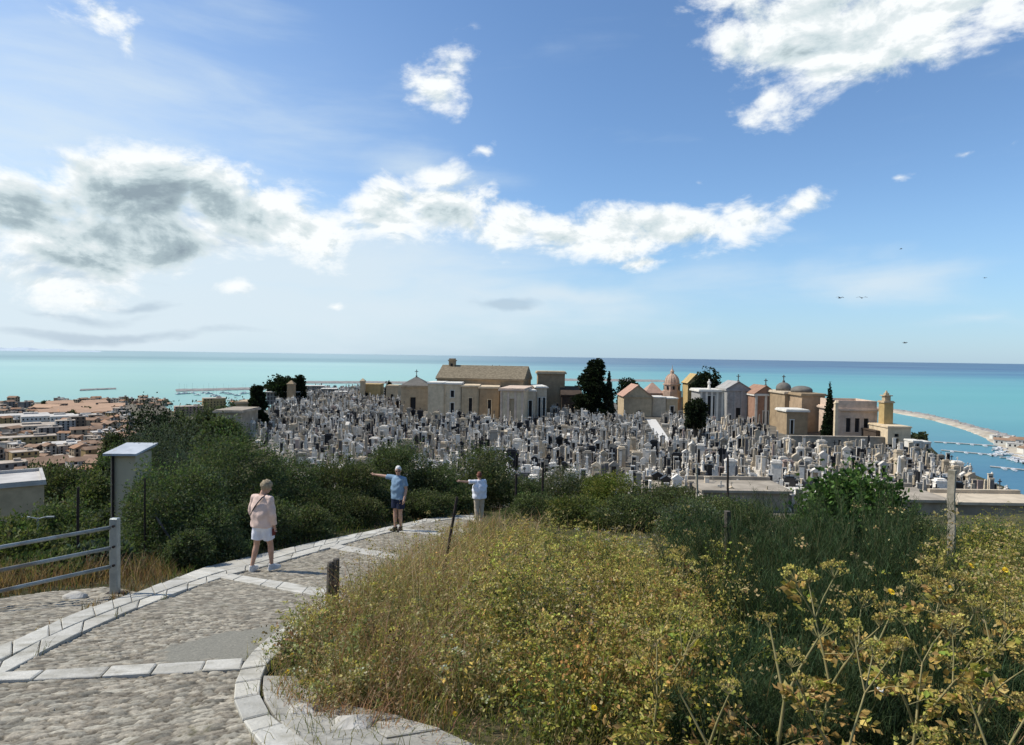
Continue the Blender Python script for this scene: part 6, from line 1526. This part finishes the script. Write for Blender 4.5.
    for kind in extras:
        if kind == 'sunglasses':
            gl = MB()
            for sx in (-1, 1): ball(gl, hc + Mh @ Vector((sx * .033, .092, .006)), (.026, .01, .019), Mh, 10, 6)
            gl.tube([hc + Mh @ Vector((-.075, .02, .012)), hc + Mh @ Vector((-.06, .085, .012)), hc + Mh @ Vector((0, .102, .012)), hc + Mh @ Vector((.06, .085, .012)), hc + Mh @ Vector((.075, .02, .012))], .005, 5); gl.build('sunglasses', M_ST['black'], o)
        if kind == 'bag_strap':
            sp = MB(); P_ = []
            for t in np.linspace(0, 1, 9):
                P_.append(Vector((.10 - .29 * t, -.118 - .050 * math.sin(math.pi * t), 1.45 - .40 * t)))
            P_ = [Vector((.09, .03, 1.485))] + P_ + [Vector((-.215, -.02, 1.02))]
            sp.tube(P_, .013, 6); sp.build('bag_strap', M_ST['black'], o)
        if kind == 'phone':
            ph = MB(); wr = Vector(arms[1][1]); ph.box(wr + Vector((0, -.01, -.12)), (.018, .075, .13)); ph.build('phone', mat_noise('dark_red_case', (.10, .012, .014, 1), (.14, .02, .02, 1), 10, .4), o)
    return o
def place(pxf, pyf, pyh, pxh=None):
    g_ = on_ground(pxf, pyf); h = at_y(pxh or pxf, pyh, g_.y).z - g_.z
    return g_ + Vector((0, 0, .018)), h
DN = (0, 0, -1)
f1_, h1_ = place(262, 571, 481, 264); f2_, h2_ = place(398, 531, 466); f3_, h3_ = place(479, 522, 472)
print('person heights', h1_, h2_, h3_, f1_.y, f2_.y, f3_.y)
person(f1_, h1_, R(-22), 'man in pale pink sweater and white shorts walking down the path with his back turned',
       [((-.12, -.02, .48), (-.14, -.12, .09), (-.15, 1, 0)), ((.115, .10, .49), (.12, .13, .085), (.3, 1, 0))],
       [((-.27, .0, 1.14), (-.25, .10, .90), (0, .25, -1), (.1, 1, .2), .5, False), ((.265, -.02, 1.14), (.235, .07, .88), (-.1, .15, -1), (-.2, 1, 0), .8, False)],
       R(-38), R(-22), cloth('pale_pink_knit', (.66, .50, .42)), cloth('white_cotton', (.66, .67, .72)), mat_noise('blond_grey_hair', (.26, .20, .12, 1), (.42, .35, .24, 1), 40, .8, bump=1, bscale=60), cloth('white_canvas_shoe', (.62, .61, .58)), long_sleeve=True, build=1.08, extras=('bag_strap', 'phone'))
person(f2_, h2_, R(152), 'man in light blue shirt and navy shorts pointing left with an outstretched arm',
       [((-.075, .01, .49), (-.055, -.05, .085), (-.2, 1, 0)), ((.075, .03, .49), (.05, .05, .085), (.2, 1, 0))],
       [((-.24, -.02, 1.13), (-.27, .10, .89), (0, .2, -1), (0, 1, 0), .5, False), ((.455, .06, 1.44), (.70, .12, 1.46), (.95, .25, .02), (0, .3, 1), .75, True)],
       R(30), R(-4), cloth('light_blue_jersey', (.20, .30, .40)), cloth('navy_cotton', (.022, .028, .055)), mat_noise('white_hair', (.62, .60, .57, 1), (.74, .72, .69, 1), 40, .8), cloth('dark_sandal', (.04, .035, .03)), build=1.12, extras=('sunglasses',))
person(f3_, h3_, R(28), 'woman in loose white shirt and beige trousers pointing left, seen from behind',
       [((-.095, .0, .49), (-.10, -.02, .085), (-.1, 1, 0)), ((.095, .01, .49), (.10, .0, .085), (.1, 1, 0))],
       [((-.45, .03, 1.42), (-.69, .06, 1.46), (-1, .1, .08), (0, .3, 1), .6, True), ((.25, .02, 1.14), (.25, .10, .90), (0, .2, -1), (0, 1, 0), .5, False)],
       R(18), R(0), cloth('white_linen', (.72, .74, .78)), cloth('beige_linen', (.46, .40, .31)), mat_noise('red_brown_hair', (.10, .035, .022, 1), (.17, .06, .035, 1), 40, .7), cloth('white_leather_shoe', (.55, .53, .5)), female=True, trousers=True, build=1.1)
# ------------------------------------------------------------------ buildings below the gate
W_CONC2 = wallmat('pale_concrete', (.46, .44, .40), .15, .6)
def block(px, ytop, Y, w, dpt, rz, label, wall, roofm, base_drop=0, name='building', parapet=.25, openings=()):
    p = at_y(px, ytop, Y); zb = tz(p.x, Y) - 1.5 - base_drop; h = p.z - zb
    o = empty(name, (p.x, Y, zb), rz, label, 'building')
    mb = MB(); mb.b0((0, dpt/2, 0), (w, dpt, h)); mb.build('wall', wall, o)
    r = MB(); r.b0((0, dpt/2, h + .003), (w + .3, dpt + .3, .14)); r.build('roof', roofm, o)
    if parapet:
        q = MB(); z = h + .146
        q.b0((0, .0, z), (w + .26, .22, parapet)); q.b0((0, dpt, z), (w + .26, .22, parapet)); q.b0((-w/2, dpt/2, z), (.22, dpt - .23, parapet)); q.b0((w/2, dpt/2, z), (.22, dpt - .23, parapet)); q.build('parapet', W_CONC2, o)
    for (x, z, a, b) in openings:
        d = MB(); d.box((x, -.012, h + z), (a, .05, b)); d.build('window', W_DARK, o)
    return o
block(-16, 483, 52, 6.5, 3.8, R(-52), 'low building with a pale flat roof beyond the gate at the left edge', W_SAND, W_CONC2)
p = at_y(111, 455, 24); q = at_y(135, 452, 24); zb = tz(p.x, 24) - 1; w = q.x - p.x; h = p.z - zb
o = empty('shed', (p.x + w/2, 24, zb), R(3), 'tall beige rendered shed with a pale sheet roof behind the shrubs', 'shed')
mb = MB(); mb.b0((0, .6, 0), (w, 1.2, h)); mb.build('wall', wallmat('beige_render', (.52, .45, .31), .08, .8), o)
mb = MB(); mb.prism([(-.25, h + .01), (1.4, h + .20), (1.4, h + .28), (-.25, h + .09)], -w/2 - .15, w/2 + .15, Matrix(((0, 1, 0, 0), (1, 0, 0, 0), (0, 0, 1, 0), (0, 0, 0, 1)))); mb.build('roof', mat_noise('pale_sheet_roof', (.36, .39, .41, 1), (.48, .51, .53, 1), 2, .6, spec=.3, c3=(.28, .24, .20, 1)), o)
mb = MB(); mb.tube([(-w/2 + .12, -.07, 0), (-w/2 + .12, -.07, h)], .05, 8); mb.build('drainpipe', M_RUST, o)

# ------------------------------------------------------------------ the town
tr = np.random.default_rng(9)
TC = [('tan', (.36, .28, .19)), ('pale', (.46, .39, .30)), ('grey', (.22, .205, .185)), ('pinkish', (.34, .23, .165)), ('ochre', (.34, .24, .11)), ('white', (.46, .43, .37)), ('brown', (.20, .145, .10))]
RC = [('flat pale roof', (.42, .355, .28)), ('brown tiled roof', (.29, .19, .125)), ('flat grey roof', (.27, .24, .205)), ('orange tiled roof', (.34, .20, .12)), ('flat white roof', (.50, .47, .42))]
TM = {n_: wallmat('town_' + n_, c, .1, .15) for n_, c in TC}; RM = {n_: wallmat('town_' + n_.replace(' ', '_'), c, .15, .2) for n_, c in RC}
def house_geo(w, d, h, tiled, floors):
    a = MB(); a.b0((0, 0, -4), (w, d, h + 4)); r = MB()
    if tiled: r.prism([(-d/2 - .4, 0), (d/2 + .4, 0), (0, d * .22)], -w/2 - .4, w/2 + .4, Matrix(((0, 1, 0, 0), (1, 0, 0, 0), (0, 0, 1, h + .02), (0, 0, 0, 1))))
    else:
        r.b0((0, 0, h + .02), (w + .3, d + .3, .35)); r.b0((w * .22, d * .1, h + .38), (w * .22, d * .28, 1.3))
    wn = []; nx = max(2, int(w / 3.2)); ny = max(2, int(d / 3.5))
    for f in range(floors):
        for i in range(nx):
            x = -w/2 + w * (i + .5) / nx; z = h * (f + .55) / floors
            wn.append(((x, -d/2 - .012, z), (1.2, .08, 1.5)))
            if i < ny: wn.append(((w/2 + .012, -d/2 + d * (i + .5) / ny, z), (.08, 1.2, 1.5)))
    return a, r, wn
cand = []
r_ = 392.0
while r_ < 1030:
    step = 9.2 + (r_ - 390) * .012; az_ = -58.0
    while az_ < -20.5:
        cand.append((r_ + tr.normal(0, 3), az_ + tr.normal(0, .25))); az_ += math.degrees((8 + tr.uniform(0, 4.5)) / r_)
    r_ += step
KEEP = []                                         # specials claim their ground first: (x,y,rad)
def special(px, ytop, r, w, d, h, rz, wc, rc, label, tiled=False, floors=2, name='town_building', hcap=None):
    v = ray(px, ytop); s_ = r / math.hypot(v.x, v.y); x, y = v.x * s_, v.y * s_
    z = tz(x, y); a, rf, wn = house_geo(w, d, h, tiled, floors)
    o = empty(name, (x, y, z), math.atan2(-x, y) + rz, label, 'building')
    a.build('wall', wc, o); rf.build('roof', rc, o)
    for c_, s3 in (wn if floors < 5 else wn[:60]): MB().box(c_, s3).build('window', W_DARK, o)
    KEEP.append((x, y, max(w, d) * .62)); return o
SPEC = [(50, 418, 610, 15, 11, 9, .1, TM['grey'], RM['flat grey roof'], 'grey apartment block beside the taller blue grey one', False, 5), (65, 416, 630, 13, 10, 12, .1, W_BLUE, RM['flat pale roof'], 'tall blue grey apartment block in the town', False, 6), (77, 416, 640, 11, 10, 14, .1, TM['brown'], RM['flat grey roof'], 'brown apartment block right of the blue grey one', False, 5),
        (27, 424, 580, 34, 12, 6, .05, TM['ochre'], RM['flat pale roof'], 'long ochre building with a row of dark windows', False, 2), (62, 432, 545, 22, 18, 4, 0, TM['white'], RM['flat white roof'], 'low hall with a broad bright cream roof', False, 1), (24, 443, 480, 13, 9, 8, .2, TM['ochre'], RM['flat pale roof'], 'yellow ochre house near the left edge of the town', False, 3), (42, 452, 455, 24, 16, 4, .2, TM['brown'], RM['brown tiled roof'], 'long reddish brown building at the foot of the town', True, 1), (10, 460, 430, 14, 10, 9, .1, TM['grey'], RM['flat pale roof'], 'grey house with pale roof at the lower left of the town', False, 3), (50, 446, 470, 22, 14, 4, .3, TM['pale'], RM['flat pale roof'], 'pale flat-roofed house above the reddish brown building', False, 1),
        (214, 390.5, 800, 23, 14, 17, .1, TM['ochre'], RM['flat pale roof'], 'broad tan tower block by the harbour basin', False, 6), (190, 398, 780, 30, 14, 10, .1, TM['pinkish'], RM['flat pale roof'], 'pinkish block left of the tan tower', False, 4), (16, 404, 790, 52, 24, 5, .05, W_WHITE, RM['flat white roof'], 'long white industrial shed at the left edge', False, 1), (48, 405, 770, 42, 22, 5, .05, W_WHITE, RM['flat white roof'], 'white industrial shed in the middle of the row', False, 1), (75, 406, 760, 40, 20, 5, .05, W_WHITE, RM['flat white roof'], 'white industrial shed at the right of the row', False, 1), (12, 416, 690, 60, 30, 4, 0, TM['pale'], RM['flat pale roof'], 'very wide pale flat-roofed hall at the left edge', False, 1)]
for s_ in SPEC: special(*s_)
OR_ROOF = wallmat('salmon_tile_roof', (.52, .34, .22), .08, .1)
for i, (px, yt, r) in enumerate([(48, 398, 895), (66, 400, 865), (82, 397.5, 905), (97, 400, 868), (74, 403, 828), (112, 399, 888), (94, 395, 955), (60, 395, 955), (106, 403, 825), (90, 404, 812), (52, 403, 828)]):
    special(px, yt + 1, r, 26, 15, 4, tr.uniform(-.5, .5), TM['pinkish'], OR_ROOF, 'low salmon roofed hall in the cluster near the shore', True, 1)
for o in [o for o in COL.objects if o.get('label', '').startswith('low salmon')]: o['group'] = 'salmon roofed halls near the shore'
PROT = {}
houses = []
for r, a_ in sorted(cand):
    x, y = r * math.sin(R(a_)), r * math.cos(R(a_)); z = tz(x, y)
    if any((x - kx) ** 2 + (y - ky) ** 2 < (kr + 7) ** 2 for kx, ky, kr in KEEP): continue
    if tr.random() < .06: continue
    if r > 880 and tr.random() < .55: continue
    px, py = project(np.array([[x, y, z + 7]])); px, py = float(px[0]), float(py[0])
    if px > 262: continue
    hidden = (px > 128 and py > 402) or py > 478
    houses.append((x, y, z, r, px, py, hidden))
vis_h = [h for h in houses if not h[6]]
vis_h.sort(key=lambda h: (h[4] < -8, h[3])); n_in = sum(h[4] >= -8 for h in vis_h)
print('houses', len(houses), len(vis_h))
HL = {}
Vs, Fs, Cs, nb_ = [], [], [], 0
for n_, (x, y, z, r, px, py, _) in enumerate(vis_h):
    wi, ri = int(tr.choice(len(TC), p=[.24, .2, .12, .16, .07, .13, .08])), int(tr.choice(len(RC), p=[.27, .32, .18, .15, .08]))
    si = int(tr.integers(0, 3)); w, d, h, fl = [(7.5, 6, 4.5, 2), (9, 6.5, 6, 3), (6, 5.5, 3.2, 1)][si]; tiled = 'tiled' in RC[ri][0]
    rz = R(-30) + tr.normal(0, .25) + (math.pi / 2 if tr.random() < .4 else 0)
    if n_ < min(262, n_in):
        key = (wi, ri, si)
        if key not in PROT:
            a, rf, wn = house_geo(w, d, h, tiled, fl); o = empty('town_house', (0, 0, 0)); 
            for c_, s3 in wn: a.box(c_, s3, mi=1)
            a.build('wall', [TM[TC[wi][0]], W_DARK], o); rf.build('roof', RM[RC[ri][0]], o)
            PROT[key] = o
        else: o = copy_tree(PROT[key])
        o.location = (x, y, z); o.rotation_euler = (0, 0, rz); s_ = tr.uniform(.85, 1.2); o.scale = (s_, s_, s_ * tr.uniform(.9, 1.2))
        where = 'at the left edge of town' if px < 25 else 'left of the pale hall' if px < 55 else 'below the salmon roofs' if px < 95 else 'near the dark valley trees'
        dep = 'nearest slope' if r < 450 else 'mid town' if r < 560 else 'far town'
        lab = f"{TC[wi][0]} {['two storey', 'three storey', 'low'][si]} house with {RC[ri][0]} {where}, {dep}"
        tag(o, lab, 'house', lab + ' group')
    else:
        a, rf, wn = house_geo(w, d, h, tiled, fl); c, s_ = math.cos(rz), math.sin(rz)
        for mbx, colr in ((a, TC[wi][1]), (rf, RC[ri][1])):
            Q = np.array([tuple(v) for v in mbx.v]); V1 = np.c_[Q[:, 0] * c - Q[:, 1] * s_ + x, Q[:, 0] * s_ + Q[:, 1] * c + y, Q[:, 2] + z]
            ff = []
            for f in mbx.f:
                for i in range(1, len(f) - 1): ff.append((nb_ + f[0], nb_ + f[i], nb_ + f[i + 1]))
            Vs.append(V1); Fs.append(np.array(ff)); Cs.append(np.tile(np.array(colr) * tr.uniform(.85, 1.15), (len(V1), 1))); nb_ += len(V1)
if Vs:
    tag(link('distant_houses', np_mesh('distant_houses', np.concatenate(Vs), np.concatenate(Fs), attr=np.concatenate(Cs)), M_GMIX), 'mass of small houses in the farthest part of the town', 'houses', kind='stuff')
# dark trees among the houses
for i in range(20):
    r = 400 + 600 * tr.random() ** .8; a_ = R(tr.uniform(-39, -23)); x, y = r * math.sin(a_), r * math.cos(a_); s_ = tr.uniform(3.5, 6.5)
    if i < 6:
        rg_ = np.random.default_rng(600 + i); E = round_ells(2.0, 1.15, rg_, 6)
        o = shrub('town_tree', (x, y, tz(x, y)), E, 900, .22, DARK + CYP, 'small dark tree among the town houses', 'tree', 600 + i, 'trees among the town houses'); 
    else: o = copy_tree([q for q in COL.objects if q.name.startswith('town_tree') and q.parent is None][i % 6]); o.location = (x, y, tz(x, y))
    o.scale = (s_, s_, s_)
# ------------------------------------------------------------------ harbour, spit and breakwaters
M_SAND = mat_noise('pale_sand', (.36, .31, .23, 1), (.50, .445, .35, 1), .08, .95, c3=(.22, .19, .145, 1), bump=.4, bscale=.6)
M_RIP = mat_noise('breakwater_rock', (.20, .19, .175, 1), (.30, .285, .26, 1), .15, .95, bump=.6, bscale=.5)
def sea_strip(name, up, lo, mat, label, h=1.6, n=60, rough=.6):
    U_, _ = resample([on_z(*q, SEAZ) for q in up], n); L_, _ = resample([on_z(*q, SEAZ) for q in lo], n)
    rg = np.random.default_rng(4); rows = []
    ks = [(0, -1.0), (.12, h * .6), (.3, h), (.5, h * .95), (.75, h * .8), (.92, h * .35), (1.0, -1.0)]
    for k, z in ks:
        P = U_ * (1 - k) + L_ * k; P[:, 2] = SEAZ + z + (rg.normal(0, rough * .25, n) if 0 < k < 1 else 0); P[:, :2] += rg.normal(0, rough, (n, 2)); rows.append(P)
    V = np.concatenate(rows); m_ = len(ks)
    Fq = np.array([(i * n + j, i * n + j + 1, (i + 1) * n + j + 1, (i + 1) * n + j) for i in range(m_ - 1) for j in range(n - 1)])
    tag(link(name, np_mesh(name, V, Fq, smooth=False), mat), kind='structure', label=label)
sea_strip('beach', [(862, 405.5), (880, 408.6), (900, 411.6), (925, 415.5), (950, 421), (975, 428), (1000, 434.5), (1024, 441), (1100, 462), (1200, 500)], [(862, 407), (880, 410.5), (900, 414.3), (925, 418.8), (948, 425), (968, 431.5), (984, 438.5), (994, 446), (1010, 458), (1060, 490)], M_SAND, 'pale curving sand spit at the right', 1.8, 90)
sea_strip('breakwater', [(300, 382.6), (360, 382.6), (430, 383), (500, 383)], [(300, 383.6), (360, 383.6), (430, 384), (500, 384)], M_RIP, 'long low harbour breakwater behind the church', 4.5, 50)
sea_strip('breakwater', [(560, 379.5), (610, 380), (660, 380.8), (664, 381)], [(560, 380.9), (610, 381.4), (660, 382), (664, 382.2)], M_RIP, 'outer harbour breakwater behind the rounded tree', 4.5, 40)
sea_strip('breakwater', [(176, 390.5), (215, 389.6), (262, 388.6), (330, 387)], [(176, 391.8), (215, 390.9), (262, 389.8), (330, 388.2)], M_RIP, 'breakwater of the left harbour basin', 3.5, 40)
sea_strip('breakwater', [(80, 390.2), (100, 389.4), (116, 388.8)], [(80, 391), (100, 390), (116, 389.4)], M_RIP, 'short thin mole off the left shore', 2.5, 20)
sea_strip('breakwater', [(862, 405.0), (880, 408.1), (900, 411.0), (925, 414.9), (950, 420.2), (975, 427.2), (1000, 433.6), (1024, 440), (1100, 461)], [(862, 405.9), (880, 409.1), (900, 412.3), (925, 416.6), (950, 422.6), (975, 430), (1000, 437.2), (1024, 444.2), (1100, 466)], M_RIP, 'dark rock armour along the seaward edge of the sand spit', 2.6, 110, 1.1)
for i, (px, py, w, d, h) in enumerate([(1004, 446, 14, 8, 4), (1014, 449, 10, 7, 3.5), (1022, 446, 16, 9, 4.5), (996, 440, 8, 6, 3), (1030, 455, 14, 8, 4), (1012, 442, 9, 6, 3)]):
    p_ = on_z(px, py, SEAZ); a, rf, wn = house_geo(w, d, h, i % 2 == 0, 1); o = empty('boat_shed', (p_.x, p_.y, SEAZ + 1.2), R(-35 + 7 * i), ['white boat shed at the root of the jetties', 'small white hut beside the boat shed', 'longest pale shed on the spit', 'little hut out on the sand', 'pale shed at the right edge behind the boats', 'narrow shed in the middle of the spit'][i], 'shed')
    a.build('wall', W_WHITE, o); rf.build('roof', RM['flat white roof'] if i % 2 else RM['brown tiled roof'], o)
    for c_, s3 in wn: MB().box(c_, s3).build('window', W_DARK, o)
M_QUAY = mat_noise('quay_concrete', (.36, .35, .33, 1), (.48, .47, .44, 1), .3, .9)
def jetty(p0, p1, w, label):
    a, b = on_z(*p0, SEAZ), on_z(*p1, SEAZ); v = b - a
    o = empty('jetty', (a + b) / 2, math.atan2(v.y, v.x), label, 'jetty'); L_ = v.length
    mb = MB(); mb.b0((0, 0, .35), (L_, w, .45)); mb.build('deck', M_QUAY, o)
    mb = MB(); mb.b0((0, 0, -1), (L_ * .985, w * .6, 1.347)); mb.build('footing', M_RIP, o)
    return o
jetty((934, 442.2), (998, 446.4), 3.0, 'far floating jetty in the harbour'); jetty((941, 450.6), (1003, 456.2), 2.2, 'middle floating jetty in the harbour'); jetty((990, 467), (1060, 474), 2.2, 'nearest floating jetty at the right edge'); jetty((1000, 458), (1080, 462), 2.2, 'floating jetty among the white boats')
M_HULL = mat_noise('white_hull', (.66, .66, .65, 1), (.74, .74, .73, 1), .5, .4, spec=.5)
def boat(loc, rz, L_, label, group, mast=0, proto=[None, None]):
    i = 1 if mast else 0
    if proto[i] is None:
        o = empty('sailing_boat' if mast else 'motor_boat', (0, 0, 0))
        hb_ = MB(); n = 9; prof = [(t, .17 * (1 - (max(0, t - .35) / .65) ** 2.2) * (1 if t > -.4 else .92)) for t in np.linspace(-.5, .5, n)]
        b = 0
        for t, w in prof:
            for y, z in ((-w, .11 + .05 * max(0, t)), (-w * .75, 0), (0, -.04), (w * .75, 0), (w, .11 + .05 * max(0, t))): hb_.v.append(Vector((t, y, z)))
        for q in range(n - 1):
            for k in range(4): hb_.f.append((q*5 + k, q*5 + k + 1, q*5 + 5 + k + 1, q*5 + 5 + k)); hb_.m.append(0)
            hb_.f.append((q*5, q*5 + 5, q*5 + 9, q*5 + 4)); hb_.m.append(0)
        hb_.f.append((0, 1, 2, 3, 4)); hb_.m.append(0)
        hb_.build('hull', M_HULL, o)
        c = MB(); c.b0((-.03, 0, .115), (.36, .2, .09), taper=.8); c.build('cabin', M_HULL, o); g_ = MB(); g_.b0((-.03, 0, .135), (.345, .206, .03)); g_.build('window', W_DARK, o)
        if mast: mm = MB(); mm.tube([(.05, 0, .1), (.05, 0, 1.3)], .008, 5); mm.tube([(.05, 0, .24), (-.36, 0, .25)], .012, 5); mm.build('mast', M_GALV, o)
        proto[i] = o
    else: o = copy_tree(proto[i])
    o.location = loc; o.rotation_euler = (0, 0, rz); o.scale = (L_,) * 3
    return tag(o, label, 'boat', group)
br = np.random.default_rng(66)
for i in range(26):
    px = br.uniform(990, 1040); py = 447 + (px - 990) * .24 + br.uniform(0, 9)
    boat(on_z(px, py, SEAZ) + Vector((0, 0, .3)), br.uniform(0, 6.28), br.uniform(6, 10), 'white motor boat moored where the sand spit meets the harbour', 'white boats in the right harbour', 0)
for i, (px, py) in enumerate([(945, 443.5), (958, 444.6), (972, 445.4), (985, 446.6), (952, 452.4), (966, 453.6), (980, 454.8), (994, 456.2), (1004, 469.5), (1014, 470.8)]):
    boat(on_z(px, py, SEAZ) + Vector((0, 0, .2)), 1.2, br.uniform(5, 8), 'small motor boat tied to a floating jetty', 'boats at the floating jetties', 0)
for i in range(16):
    px = 178 + 4.9 * i + br.uniform(-1.5, 1.5); py = 393 + br.uniform(0, 3.5)
    boat(on_z(px, py, SEAZ) + Vector((0, 0, .3)), br.uniform(0, 3), br.uniform(10, 14), 'sailing boat with bare mast moored in the left harbour basin', 'sailing boats in the left harbour', 1)
